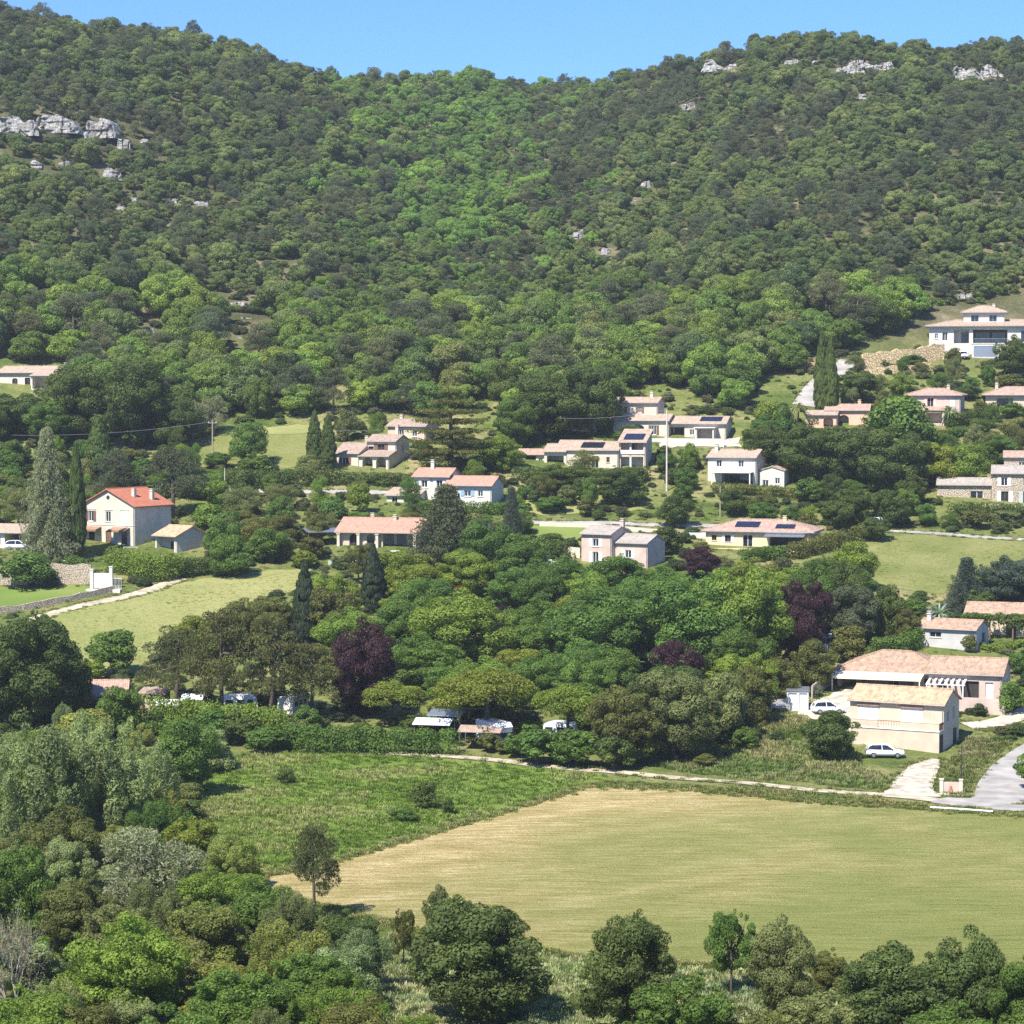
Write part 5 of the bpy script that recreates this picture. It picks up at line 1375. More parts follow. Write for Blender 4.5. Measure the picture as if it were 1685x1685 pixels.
 ('agave_plant', 1545, 1012, 968, 46, 'ag', 'big pale striped agave above the grey cottage'),
 ('shrub', 1500, 1010, 985, 60, 'md', 'low bush left of the striped agave'),
 ('shrub', 1612, 1012, 968, 60, 'dk', 'dark bush right of the striped agave'),
 ('shrub', 1595, 1074, 1044, 26, 'ol', 'small oleander against the grey cottage front'),
 ('shrub', 1672, 1110, 1072, 34, 'md', 'bush on the lawn right of the grey cottage'),
 ('shrub', 1665, 1175, 1120, 50, 'md', 'green bush at the right end of the long house'),
 ('shrub', 1700, 1300, 1235, 60, 'md', 'bush inside the road bend at the right edge'),
 ('leafy_tree', 1440, 890, 850, 50, 'dk', 'dark tree behind the small white van'),
 ('leafy_tree', 1462, 868, 800, 70, 'dk', 'shady tree over the white van'),
 ('leafy_tree', 1395, 872, 800, 80, 'dk', 'dark tree at the right end of the yellow villa'),
 ('leafy_tree', 1205, 850, 800, 44, 'dk', 'dark small tree on the slope above the yellow villa'),
]
for t in TREES: tree(*t)

# --- trees that only thicken the masses
def fill(poly, n, kinds, wr, hr, cols, label, group, gap=.42, keep=True, name=None):
    r_ = random.Random(int(poly[0][0] + n)); k = t = 0
    xs = [p[0] for p in poly]; ys = [p[1] for p in poly]
    while k < n and t < n * 40:
        t += 1
        x, y = r_.uniform(min(xs), max(xs)), r_.uniform(min(ys), max(ys))
        if not inside(x, y, poly): continue
        if any(inside(x, y, f) for f in FIELDS): continue
        P = ground(x, y); w, h = r_.uniform(*wr), r_.uniform(*hr)
        if in_house(P[0], P[1], w * .45): continue
        if any((P[0] - a) ** 2 + (P[1] - b) ** 2 < (gap * (w + c)) ** 2 for a, b, c in PLANTED): continue
        if any(math.hypot(P[0] - a, P[1] - b) < c * .5 + w * .4 for a, b, c in LANES): continue
        x0, yb, _ = proj(P); s = scale_at(P)
        if keep and any(P[1] < Y + 4 and x0 + w * s * .45 > a and x0 - w * s * .45 < c and yb > b and yb - h * s * .95 < d for a, b, c, d, Y in KEEP): continue
        PLANTED.append((P[0], P[1], w)); k += 1
        plant(r_.choice(kinds), P - np.array((0, 0, .1)), w, h, COL[r_.choice(cols)], label, group, .16, name)
CLEAR = [(1325, 596, 1400, 668, 470), (1270, 592, 1340, 608, 500), (1418, 574, 1552, 608, 500), (370, 702, 520, 742, 520), (880, 850, 1180, 862, 420), (1440, 885, 1590, 960, 420), (120, 990, 480, 1060, 380), (0, 966, 185, 1000, 372)]
KEEP += CLEAR
KEEP += [(562, 1026, 632, 1130, 318), (1282, 952, 1358, 1050, 332), (1128, 898, 1182, 938, 378), (1078, 1048, 1150, 1095, 311), (803, 994, 838, 1020, 344), (480, 930, 522, 1052, 326), (594, 902, 634, 1000, 348), (725, 1092, 880, 1165, 292), (600, 1115, 690, 1160, 302), (885, 1120, 985, 1180, 289), (345, 1010, 510, 1100, 300), (735, 965, 772, 985, 360)]
GROVE = [(250, 1120), (330, 1060), (440, 1045), (570, 1020), (690, 965), (900, 945), (1090, 950), (1300, 940), (1420, 985), (1480, 1040), (1440, 1080), (1330, 1110), (1250, 1175), (1150, 1225), (1000, 1245), (760, 1180), (560, 1170), (420, 1175), (300, 1170)]
fill(GROVE, 56, ['leafy_tree'], (8.0, 12.0), (7.5, 11.0), ['md', 'md', 'br', 'md', 'br', 'dk', 'ye'], 'green tree packed inside the dense grove in the middle of the valley', 'trees packed in the grove', .34, True, 'grove_tree')
fill([(560, 1160), (760, 1180), (1000, 1245), (1150, 1230), (1250, 1180), (1240, 1230), (1010, 1262), (840, 1250), (620, 1200), (380, 1190), (380, 1165)], 26, ['shrub'], (2.5, 4.5), (1.8, 3.2), ['md', 'dk', 'ol'], 'leafy shrub along the shady foot of the grove', 'shrubs at the foot of the grove', .3)
LEFTM = [(-60, 1220), (120, 1200), (300, 1230), (360, 1290), (330, 1400), (420, 1470), (440, 1560), (600, 1640), (620, 1760), (-80, 1800)]
fill(LEFTM, 58, ['willow_tree', 'bush_near', 'willow_tree', 'leafy_tree_near'], (3.6, 7.0), (3.2, 7.0), ['fg', 'br', 'lt', 'fg', 'sg', 'md'], 'leafy tree in the thicket on the near left slope', 'trees of the left thicket', .36, False, 'thicket_tree')
fill([(300, 1440), (420, 1480), (600, 1640), (640, 1720), (960, 1740), (1200, 1680), (1700, 1680), (1800, 1800), (300, 1800)], 26, ['bush_near'], (2.2, 4.6), (1.6, 3.4), ['br', 'lt', 'sg', 'ol', 'md'], 'low leafy bush on the near slope below the fields', 'bushes of the near slope', .34, False)
VILL = [(-40, 730), (320, 740), (560, 720), (880, 735), (1050, 740), (1300, 700), (1330, 680), (1480, 640), (1700, 600), (1720, 870), (1420, 880), (1300, 920), (900, 930), (700, 930), (440, 935), (300, 950), (-40, 900)]
fill(VILL, 165, ['leafy_tree', 'leafy_tree', 'olive_tree', 'shrub'], (3.2, 7.2), (2.6, 6.2), ['md', 'dk', 'ol', 'sg', 'md', 'br'], 'garden tree growing between the houses on the lower slope', 'garden trees between the houses', .40, True, 'garden_tree')
fill([(1490, 600), (1620, 600), (1720, 700), (1720, 740), (1500, 730), (1430, 640)], 16, ['leafy_tree', 'olive_tree'], (2.6, 4.6), (2.2, 4.2), ['md', 'ol', 'sg'], 'small terrace tree among the upper right houses', 'terrace trees at upper right', .5, True, 'garden_tree')

# --- hedges: each its own leafy mass along a line on the ground
def hedge(pix, height, width, col, label, group=None, name='hedge'):
    rng = np.random.default_rng(int(pix[0][0] * 3 + pix[0][1]))
    C = smooth_line([ground(x, y)[:2] for x, y in pix], 10)
    lobes = []
    for a, b in zip(C, C[1:]):
        n = max(1, int(np.linalg.norm(b - a) / (width * .35)))
        for k in range(n):
            c = a + (b - a) * (k + rng.uniform()) / n
            for zz in (0.3, 0.72):
                off = rng.normal(0, width * .16, 2)
                lobes.append((c[0] + off[0], c[1] + off[1], float(H(c[0], c[1])) + height * zz, width * .5, width * .5, height * .36 * rng.uniform(.85, 1.2)))
    per = int(min(260, 20 * width * height + 60))
    Cc, N, T = lobe_leaves(lobes, per, .3, rng, up=.3)
    V, F = cards(Cc, N, .34, rng, .55, .5)
    o = link(name, raw_mesh(name, V, F, M['leaf'], T))
    o.color = (*COL[col], 1)
    return tag(o, label, 'hedge', group)

hedge([(372, 800), (440, 802), (500, 800), (565, 798)], 2.9, 2.2, 'dk', 'long dark clipped hedge below the twin cypresses')
hedge([(565, 800), (640, 800), (700, 802)], 2.3, 2.2, 'dk', 'dark hedge in front of the arched house')
hedge([(186, 940), (230, 950), (262, 956), (292, 950)], 3.6, 2.6, 'br', 'thick bright green hedge below the gabled house garden')
hedge([(112, 938), (140, 944)], 2.2, 1.8, 'md', 'short green hedge left of the white gate')
hedge([(296, 950), (340, 945), (400, 945)], 2.6, 2.4, 'dk', 'dark hedge along the top of the sloping meadow')
hedge([(470, 1232), (540, 1238), (620, 1240), (740, 1242)], 2.9, 2.4, 'md', 'long leafy hedge at the grove front beside the dirt path')
hedge([(1225, 925), (1262, 922), (1292, 920)], 2.0, 1.8, 'md', 'clipped hedge in front of the yellow villa')
hedge([(1305, 920), (1360, 905), (1425, 885)], 2.4, 2.6, 'ol', 'tapering trimmed hedge at the right end of the yellow villa')
hedge([(1440, 1080), (1480, 1078), (1515, 1060)], 2.4, 2.2, 'md', 'rounded hedge behind the long house roof')
hedge([(1572, 850), (1640, 850), (1720, 856)], 2.2, 2.4, 'dk', 'dark hedge in front of the stone villa')
hedge([(1562, 705), (1600, 698), (1640, 684)], 2.6, 2.6, 'dk', 'clipped dark hedge rising beside the rose house')
hedge([(1560, 720), (1585, 716)], 1.6, 2.0, 'md', 'low trimmed hedge below the rose house')
hedge([(1600, 1064), (1640, 1072), (1690, 1060)], .8, 1.0, 'br', 'low hedge edging the lawn right of the grey cottage')
hedge([(850, 792), (930, 796), (1030, 796), (1060, 790)], 2.6, 2.8, 'dk', 'dark belt of bushes below the solar villa')
hedge([(690, 842), (780, 846), (860, 848)], 2.0, 2.2, 'md', 'green hedge under the white cedar house')
hedge([(1180, 812), (1260, 816), (1380, 826)], 1.8, 2.6, 'ol', 'olive scrub hedge below the white garage house')
hedge([(240, 1206), (330, 1216), (400, 1224), (470, 1230)], 4.3, 2.4, 'br', 'leafy hedge before the caravans under the pines')
hedge([(905, 926), (930, 930)], 3.4, 2.2, 'dk', 'dark clipped block hedge beside the pink house')

# vine over the pergola
rng = np.random.default_rng(77)
lob = [(rng.uniform(0, 11), rng.uniform(-3.3, -.2), 2.85 + rng.uniform(-.1, .3), .7, .7, .32) for _ in range(60)] + [(rng.uniform(0, 11), -3.2, 2.2 + rng.uniform(-.6, .4), .35, .3, .5) for _ in range(16)]
Cc, N, T = lobe_leaves(lob, 90, .3, rng, up=.4)
V, F = cards(Cc, N, .3, rng, .7, .5)
vine = link('vine', raw_mesh('vine', V, F, M['leaf'], T), PERG)
vine.color = (.11, .17, .03, 1)

# ------------------------------------------------------------------ the wood on the hill: nearest trees one by one, the rest as one mass
ROCKS = [  # x, foot, width, height (pixels of the photograph)
 (28, 222, 66, 38), (92, 218, 70, 36), (152, 226, 76, 38), (204, 246, 22, 22), (185, 295, 30, 24), (236, 236, 16, 14), (60, 275, 18, 16), (104, 272, 22, 14), (280, 332, 22, 14), (330, 338, 24, 12), (214, 330, 22, 12), (198, 345, 14, 12),
 (1186, 118, 58, 24), (1304, 104, 22, 10), (1342, 102, 10, 12), (1400, 120, 44, 26), (1440, 114, 60, 18), (1594, 132, 50, 36), (1632, 126, 36, 22), (1420, 162, 14, 16), (1134, 180, 26, 12),
 (1062, 308, 16, 18), (1048, 332, 14, 8), (952, 392, 20, 20), (998, 418, 16, 18), (388, 500, 40, 9), (404, 524, 26, 8), (390, 556, 20, 7), (240, 545, 26, 10), (1588, 490, 24, 18)]
KEEP += [(x - w * .44, f - h * .92, x + w * .44, f - h * .2, ground(x, f)[1] + 3) for x, f, w, h in ROCKS]

def blocked(P, w, h, slack=0.12):
    x0, yb, _ = proj(P); s = scale_at(P)
    l, r_, t = x0 - w * s * (.5 - slack), x0 + w * s * (.5 - slack), yb - h * s * .93
    for (a, b, c, d, Y) in KEEP:
        if P[1] < Y + 4 and r_ > a and l < c and yb > b and t < d: return True
    return False

EDGE = [(-600, 705), (-100, 720), (0, 722), (150, 735), (290, 735), (330, 704), (560, 696), (640, 692), (800, 694), (880, 716), (1000, 698), (1020, 656), (1100, 656), (1215, 688), (1285, 640), (1330, 586), (1400, 584), (1480, 566), (1530, 506), (1700, 494), (2300, 494)]
EDGE_Y = [(x, ground(x, y)[1]) for x, y in EDGE]
def edge_y(b): return float(np.interp(b, [e[0] for e in EDGE_Y], [e[1] for e in EDGE_Y]))

rs = random.Random(21)
def wood_tone(b, py, Y):
    """which kind and tone grows where on the hill"""
    n = mnoise.noise(Vector((b * .006, py * .012, 3.1))) + .35 * mnoise.noise(Vector((b * .03, py * .05, 9.0)))
    gully = math.exp(-((b - 760 - (py - 250) * .25) / 150) ** 2) * (1 if 160 < py < 420 else .4)
    low = max(0.0, min(1.0, (py - 440) / 120))
    u = rs.random()
    if low > .3 and u < .62: return 'leafy_tree', rs.choice([(0.164, 0.242, 0.051), (0.212, 0.308, 0.060), (0.137, 0.200, 0.045), (0.259, 0.338, 0.069)])
    if u < gully * .8: return 'leafy_tree', rs.choice([(0.204, 0.326, 0.073), (0.259, 0.386, 0.084), (0.176, 0.284, 0.073)])
    if n + rs.uniform(-.3, .3) > .12: return 'pine_tree', rs.choice([(0.156, 0.177, 0.090), (0.137, 0.166, 0.098), (0.181, 0.195, 0.100), (0.128, 0.154, 0.087)])
    if u > .93: return 'leafy_tree', (0.097, 0.148, 0.055)
    return 'leafy_tree', rs.choice([(0.181, 0.234, 0.077), (0.212, 0.268, 0.083), (0.149, 0.208, 0.074), (0.245, 0.284, 0.098)])

Y_SPLIT = 548
near_wood = []
step = 7.1
for Y in np.arange(448, Y_SPLIT, step * .82):
    for b in np.arange(-60, 1750, step * FPX / Y):
        bb = b + rs.uniform(-.42, .42) * step * FPX / Y; yy = Y + rs.uniform(-.4, .4) * step
        ey = edge_y(bb)
        if yy < ey + 2: continue
        X = (bb - CX) / FPX * yy; P = np.array((X, yy, float(H(X, yy))))
        w = rs.uniform(7.0, 10.5); h = rs.uniform(7.0, 11.0)
        if yy < ey + 9: w *= .85; h *= .8
        if blocked(P, w, h) or in_house(X, yy, w * .5): continue
        near_wood.append((P, w, h, bb))
near_wood.sort(key=lambda t: t[0][1])
ADJ = {'pine_tree': 'dark needled pine standing in the lower wood on the hillside'}
for i, (P, w, h, bb) in enumerate(near_wood[:290]):
    kind, c = wood_tone(bb, proj(P)[1], P[1])
    if kind == 'pine_tree':
        plant(kind, P - np.array((0, 0, .3)), w * 1.1, h * 1.1, c, 'dark needled pine standing in the lower wood on the hillside', 'pines in the lower wood', .15)
    else:
        plant(kind, P - np.array((0, 0, .3)), w, h, c, 'leafy green tree crowded into the lower wood on the hillside', 'leafy trees in the lower wood', .18, 'wood_tree')
rest = [(P, w, h, bb) for P, w, h, bb in near_wood[290:]]

def scatter_object(name, pts, protos, label, cat):
    """one object: trees set on points by geometry nodes; pts rows are x y z, width, depth, height, turn, proto, r g b"""
    pts = np.array(pts, float)
    me = bpy.data.meshes.new(name)
    me.vertices.add(len(pts)); me.vertices.foreach_set('co', pts[:, :3].astype(np.float32).ravel())
    a = me.attributes.new('size', 'FLOAT_VECTOR', 'POINT'); a.data.foreach_set('vector', pts[:, 3:6].astype(np.float32).ravel())
    a = me.attributes.new('turn', 'FLOAT', 'POINT'); a.data.foreach_set('value', pts[:, 6].astype(np.float32))
    a = me.attributes.new('sort', 'INT', 'POINT'); a.data.foreach_set('value', pts[:, 7].astype(np.int32))
    a = me.attributes.new('tint', 'FLOAT_VECTOR', 'POINT'); a.data.foreach_set('vector', pts[:, 8:11].astype(np.float32).ravel())
    o = link(name, me); tag(o, label, cat, kind='stuff')
    ng = bpy.data.node_groups.new(name, 'GeometryNodeTree')
    ng.interface.new_socket('Geometry', in_out='INPUT', socket_type='NodeSocketGeometry')
    ng.interface.new_socket('Geometry', in_out='OUTPUT', socket_type='NodeSocketGeometry')
    gi = ng.nodes.new('NodeGroupInput'); go = ng.nodes.new('NodeGroupOutput'); join = ng.nodes.new('GeometryNodeJoinGeometry')
    def attr(nm, dt):
        n = ng.nodes.new('GeometryNodeInputNamedAttribute'); n.data_type = dt; n.inputs['Name'].default_value = nm; return n.outputs['Attribute']
    size, turn, sort = attr('size', 'FLOAT_VECTOR'), attr('turn', 'FLOAT'), attr('sort', 'INT')
    xyz = ng.nodes.new('ShaderNodeCombineXYZ'); ng.links.new(turn, xyz.inputs[2])
    for k, pm in enumerate(protos):
        po = bpy.data.objects.new(pm.name, pm)
        oi = ng.nodes.new('GeometryNodeObjectInfo'); oi.inputs['Object'].default_value = po; oi.inputs['As Instance'].default_value = False
        g2i = ng.nodes.new('GeometryNodeGeometryToInstance'); ng.links.new(oi.outputs['Geometry'], g2i.inputs[0])
        eq = ng.nodes.new('FunctionNodeCompare'); eq.data_type = 'INT'; eq.operation = 'EQUAL'; ng.links.new(sort, eq.inputs[2]); eq.inputs[3].default_value = k
        iop = ng.nodes.new('GeometryNodeInstanceOnPoints')
        ng.links.new(gi.outputs[0], iop.inputs['Points']); ng.links.new(eq.outputs[0], iop.inputs['Selection'])
        ng.links.new(g2i.outputs[0], iop.inputs['Instance']); ng.links.new(xyz.outputs[0], iop.inputs['Rotation']); ng.links.new(size, iop.inputs['Scale'])
        ng.links.new(iop.outputs[0], join.inputs[0])
    ng.links.new(join.outputs[0], go.inputs[0])
    md = o.modifiers.new('scatter', 'NODES'); md.node_group = ng
    return o

def forest_copy(kind):
    out = []
    for cm, tm in PROTO[kind]:
        m = cm.copy(); m.materials.clear(); m.materials.append(M['leaf_forest'])
        out.append(m)
    return out
FP = forest_copy('leafy_tree') + forest_copy('pine_tree') + forest_copy('shrub') + forest_copy('loose_tree')
FI = dict(leafy_tree=(0, 4), pine_tree=(4, 3), shrub=(7, 3), loose_tree=(10, 2))
rows = []
def frow(P, w, h, kind, c):
    kind = 'loose_tree' if kind == 'leafy_tree' and rs.random() < .35 else kind
    a, n = FI[kind]; j = rs.uniform(.82, 1.2)
    rows.append((P[0], P[1], P[2] - .4, w, w * rs.uniform(.9, 1.1), h, rs.uniform(0, 6.28), a + rs.randrange(n), c[0] * j * rs.uniform(.95, 1.05), c[1] * j, c[2] * j))
for P, w, h, bb in rest:
    k, c = wood_tone(bb, proj(P)[1], P[1]); frow(P, w, h, k, c)
Y = 452.0
while Y < 925:
    step = 4.1
    for b in np.arange(-560, 2260, step * FPX / Y):
        if Y < Y_SPLIT and -60 < b < 1750: continue
        bb = b + rs.uniform(-.48, .48) * step * FPX / Y; yy = Y + rs.uniform(-.48, .48) * step
        if yy < edge_y(bb) + 2 or yy > np.interp(bb, RB, RY) + 30: continue
        X = (bb - CX) / FPX * yy; P = np.array((X, yy, float(H(X, yy))))
        k, c = wood_tone(bb, proj(P)[1], yy)
        u = rs.random(); w = rs.uniform(2.0, 3.6) if u < .42 else rs.uniform(3.6, 5.6) if u < .88 else rs.uniform(5.6, 8.2); h = w * rs.uniform(.72, 1.12) * (1.15 if k == 'pine_tree' else 1)
        if blocked(P, w, h):
            for _ in range(3):
                w, h = rs.uniform(1.6, 3.4), rs.uniform(.8, 1.9); P = P + np.array((rs.uniform(-2, 2), rs.uniform(-2, 2), 0)); P[2] = float(H(P[0], P[1]))
                if not blocked(P, w, h): frow(P, w, h, 'shrub', c)
            continue
        frow(P, w, h, k, c)
    Y += step * .82
for Yk in range(1200):                                # scrub between the trees
    bb = rs.uniform(-300, 2000); yy = rs.uniform(500, 870)
    if yy < edge_y(bb): continue
    X = (bb - CX) / FPX * yy; P = np.array((X, yy, float(H(X, yy)))); w = rs.uniform(2, 4)
    if not blocked(P, w, w * .7): frow(P, w, w * .8, 'shrub', rs.choice([(0.116, 0.145, 0.058), (0.087, 0.116, 0.051), (0.145, 0.152, 0.072)]))
for x, f, w, h in ROCKS:                               # scrub rooted on and around the ledges
    Pr = ground(x, f); s = scale_at(Pr)
    for _ in range(int(5 + w / 5)):
        X = Pr[0] + rs.uniform(-.62, .62) * w / s; yy = Pr[1] + rs.choice((rs.uniform(2.5, 6), rs.uniform(2.5, 6), rs.uniform(-5, -2.5))); P = np.array((X, yy, float(H(X, yy)))); q = rs.uniform(1.0, 2.6)
        if yy > Pr[1]: P[2] += rs.uniform(0, .5) * h / s
        frow(P, q, q * .7 if yy > Pr[1] else q * .45, 'shrub', rs.choice([(.10, .125, .05), (.08, .105, .045), (.13, .13, .06)]))
scatter_object('hillside_forest', rows, FP, 'mixed pine and oak wood covering the whole hillside up to the ridge', 'forest')

# ------------------------------------------------------------------ limestone outcrops
def rock(px, foot, wpx, hpx, label, seed):
    """a ledge of bedded limestone: a rough wall in plan, broken into blocks, with overhanging beds and a ragged top"""
    P = ground(px, foot); s = scale_at(P); w, h = wpx / s, hpx / s
    rg = random.Random(seed); off = rg.uniform(0, 200)
    nu, nv = max(14, int(w / .28)), max(10, int(h / .25)); V, F = [], []
    dep = max(1.4, min(3.5, h * .6))
    def face(u, v, back):
        x = (u - .5) * w
        top = h * (.62 + .55 * mnoise.noise(Vector((x * .16, off, 0))) + .22 * mnoise.noise(Vector((x * .55, off, 5)))) * min(1, 7 * u + .25) * min(1, 7 * (1 - u) + .25)
        z = v * max(.35, top)
        crack = abs(mnoise.noise(Vector((x * .42, z * .10, off + 9))))
        bed = math.floor(z / (h * .17) + .35 * mnoise.noise(Vector((x * .3, off, 2))))
        out = .55 * dep * mnoise.noise(Vector((x * .22, off, 7))) + .30 * dep * mnoise.noise(Vector((bed * 3.7, x * .35, off))) + .22 * mnoise.noise(Vector((x * 1.3, z * 1.6, off)))
        if crack < .06: out -= .7
        lean = -.35 * v * dep
        y = -(out + lean) - dep * .5
        if back: y = dep * (1.2 + .3 * v)
        return (x + .25 * mnoise.noise(Vector((z, x * .6, off))), y, z - .4)
    for b in (0, 1):
        for iv in range(nv + 1):
            for iu in range(nu + 1): V.append(face(iu / nu, iv / nv, b))
    n1 = (nu + 1) * (nv + 1); k = lambda iu, iv, b=0: b * n1 + iv * (nu + 1) + iu
    for iv in range(nv):
        for iu in range(nu): F.append((k(iu, iv), k(iu + 1, iv), k(iu + 1, iv + 1), k(iu, iv + 1)))
        F.append((k(0, iv, 1), k(0, iv), k(0, iv + 1), k(0, iv + 1, 1))); F.append((k(nu, iv), k(nu, iv, 1), k(nu, iv + 1, 1), k(nu, iv + 1)))
    for iu in range(nu): F.append((k(iu, nv), k(iu + 1, nv), k(iu + 1, nv, 1), k(iu, nv, 1)))
    me = bpy.data.meshes.new('rock_outcrop'); me.from_pydata(V, [], F); me.materials.append(M['limestone'])
    o = link('rock_outcrop', me); o.location = P; o.rotation_euler = (0, 0, rg.uniform(-.2, .2))
    return tag(o, label, 'rock')
ROCK_LABELS = ['pale limestone cliff block at the left picture edge', 'grey limestone cliff in the middle of the left cliff band', 'rugged limestone cliff at the right end of the left cliff band', 'white boulder stack just below the left cliff band',
 'two layered white rock below the left cliff band', 'small white crag right of the left cliff band', 'little pale rock under the left cliff band, leftmost', 'little flat pale rock under the middle of the left cliff', 'small pale ledge in the left wood', 'flat ledge right of the small pale ledge, left wood',
 'low white rock under the two layered rock', 'small stone right below the low white rock', 'slanting grey rock face left on the right hilltop', 'tiny pale ledge near the right hilltop', 'tiny upright stone on the right hilltop', 'undercut limestone block on the right hilltop', 'long flat limestone ledge beside the undercut block',
 'massive grey crag near the right edge of the hilltop', 'lower shoulder rock right of the massive grey crag', 'small white stone below the undercut block', 'low pale ledge on the right slope under the ridge', 'small pale scar in the middle of the right slope', 'flat stone under the pale scar',
 'bare pale rock patch in the centre of the wood', 'small stone right of the central bare patch', 'pale rocky clearing above the utility pole, left wood', 'flat stones just below the left wood clearing', 'small pale stone low in the left wood', 'low ledge at the left foot of the wood', 'pale rock beside the large white villa tower']
for i, (x, f, w, h) in enumerate(ROCKS): rock(x, f, w * 1.08, h * 1.1, ROCK_LABELS[i], 40 + i)

# ------------------------------------------------------------------ filling shrubs among the gardens, tall grass, brambles
def in_field(px, py): return any(inside(px, py, f) for f in FIELDS)
LN = np.array(LANES)
def on_lane(X, Y): return bool((np.hypot(LN[:, 0] - X, LN[:, 1] - Y) < LN[:, 2] * .5 + 1.0).any())

rows = []
tries = 0
while len(rows) < 5200 and tries < 40000:
    tries += 1
    bb = rs.uniform(-200, 1900); yy = rs.uniform(288, 520)
    if yy > edge_y(bb) + 10: continue
    X = (bb - CX) / FPX * yy; P = np.array((X, yy, float(H(X, yy)))); px, py, _ = proj(P)
    if in_field(px, py) or on_lane(X, yy): continue
    w = .5 + 2.6 * rs.random() ** 1.8; h = w * rs.uniform(.4, .9)
    if blocked(P, w, h, 0) or in_house(X, yy, w * .6): continue
    if 1040 < px < 1480 and 1180 < py < 1320 and rs.random() < .75: continue
    frow(P, w, h, 'shrub', rs.choice([(0.087, 0.131, 0.041), (0.116, 0.167, 0.049), (0.131, 0.145, 0.065), (0.065, 0.102, 0.036), (0.160, 0.181, 0.094), (0.174, 0.189, 0.072)]))
tries = 0
while len(rows) < 6400 and tries < 30000:               # near slope
    tries += 1
    bb = rs.uniform(-250, 1950); yy = rs.uniform(112, 300)
    X = (bb - CX) / FPX * yy; P = np.array((X, yy, float(H(X, yy)))); px, py, _ = proj(P)
    left = px < 300 + (1500 - py) * .12 if py > 1250 else px < 230
    bottom = py > 1590 + 40 * math.sin(px * .02)
    if not (left or bottom) or in_field(px, py): continue
    if bottom and not left and 560 < px < 1250 and rs.random() < .8: continue
    w = rs.uniform(.8, 2.6) * (1.2 if left else .8); h = w * rs.uniform(.5, .9)
    frow(P, w, h, 'shrub', rs.choice([(0.102, 0.152, 0.043), (0.131, 0.189, 0.051), (0.145, 0.174, 0.072), (0.080, 0.116, 0.041), (0.189, 0.225, 0.065)]))
scatter_object('undergrowth', rows, FP, 'mixed garden shrubs and scrub covering the ground between the houses', 'undergrowth')

def tuft_mesh(seed, n, ln, spread):
    rng = np.random.default_rng(seed); V, F, T = [], [], []
    for k in range(n):
        a = rng.uniform(0, 6.28); b = rng.uniform(0, 6.28); p = np.array((math.cos(a), math.sin(a), 0)) * spread * math.sqrt(rng.uniform()); d = np.array((math.cos(b), math.sin(b), 0)); s = np.array((-d[1], d[0], 0))
        l = ln * rng.uniform(.5, 1.1); w = .035 * rng.uniform(.7, 1.5)
        i = len(V); V += [p - s * w, p + s * w, p + s * w * .7 + d * l * .3 + np.array((0, 0, l * .75)), p - s * w * .7 + d * l * .3 + np.array((0, 0, l * .75))]
        F.append((i, i + 1, i + 2, i + 3)); T.append(rng.uniform(0, 1))
    return raw_mesh('tuft', V, F, M['leaf_forest'], T)
TUFTS = [tuft_mesh(300 + k, 46, 1.0, .55) for k in range(3)]
rows = []
tries = 0
def trow(P, s, hh, c):
    j = rs.uniform(.8, 1.2)
    rows.append((P[0], P[1], P[2] - .03, s, s, hh, rs.uniform(0, 6.28), rs.randrange(3), c[0] * j, c[1] * j, c[2] * j))
MEADOWS = {'bramble': FIELDS}
BRAMBLE = [(330, 1250), (480, 1236), (700, 1248), (830, 1262), (1000, 1278), (1000, 1284), (960, 1290), (800, 1338), (640, 1384), (520, 1418), (440, 1430), (340, 1380)]
BANK = [(1040, 1255), (1180, 1200), (1290, 1170), (1340, 1190), (1400, 1230), (1420, 1262), (1460, 1280), (1450, 1300), (1300, 1288), (1150, 1275)]
SLOPE = [(70, 1020), (300, 962), (430, 944), (520, 938), (480, 975), (380, 1000), (280, 1045), (230, 1110), (120, 1110)]
VERGE = [(1000, 1286), (1300, 1304), (1500, 1320), (1530, 1332), (1330, 1316), (1110, 1297), (975, 1293)]
SIDE = [(1530, 1310), (1560, 1260), (1600, 1215), (1660, 1225), (1610, 1280), (1585, 1315)]
RIGHTM = [(1425, 888), (1690, 898), (1690, 912), (1560, 972), (1450, 964)]
LOWER = [(560, 1600), (700, 1560), (900, 1570), (1200, 1600), (1400, 1610), (1700, 1640), (1800, 1700), (400, 1700)]
def sow(poly, n, size, hh, cols):
    xs = [p[0] for p in poly]; ys = [p[1] for p in poly]; k = 0; t = 0
    while k < n and t < n * 12:
        t += 1
        x, y = rs.uniform(min(xs), max(xs)), rs.uniform(min(ys), max(ys))
        if not inside(x, y, poly): continue
        d = ray(x, y); Y0 = None
        P = ground(x, y)
        if on_lane(P[0], P[1]): continue
        q = mnoise.noise(Vector((P[0] * .12, P[1] * .12, 1.7)))
        c = cols[min(len(cols) - 1, max(0, int((q * .9 + .5 + rs.uniform(-.2, .2)) * len(cols))))]
        trow(P, size * rs.uniform(.7, 1.4), hh * rs.uniform(.5, 1.3) * (1 + .5 * q), c); k += 1
sow(BRAMBLE, 3800, .8, .5, [(.12, .19, .025), (.17, .26, .04), (.23, .29, .07), (.32, .33, .12)])
sow(BANK, 1500, .9, .6, [(.12, .18, .045), (.18, .23, .07), (.27, .28, .11), (.36, .33, .16)])
sow(SLOPE, 1500, .5, .16, [(.26, .30, .09), (.32, .34, .12), (.38, .37, .15)])
sow(VERGE, 900, .8, .45, [(.13, .18, .04), (.20, .22, .06), (.30, .27, .11)])
sow(SIDE, 400, .8, .5, [(.12, .16, .04), (.18, .20, .06), (.30, .28, .14)])
sow(RIGHTM, 900, .5, .14, [(.16, .20, .05), (.22, .25, .07), (.30, .30, .11)])
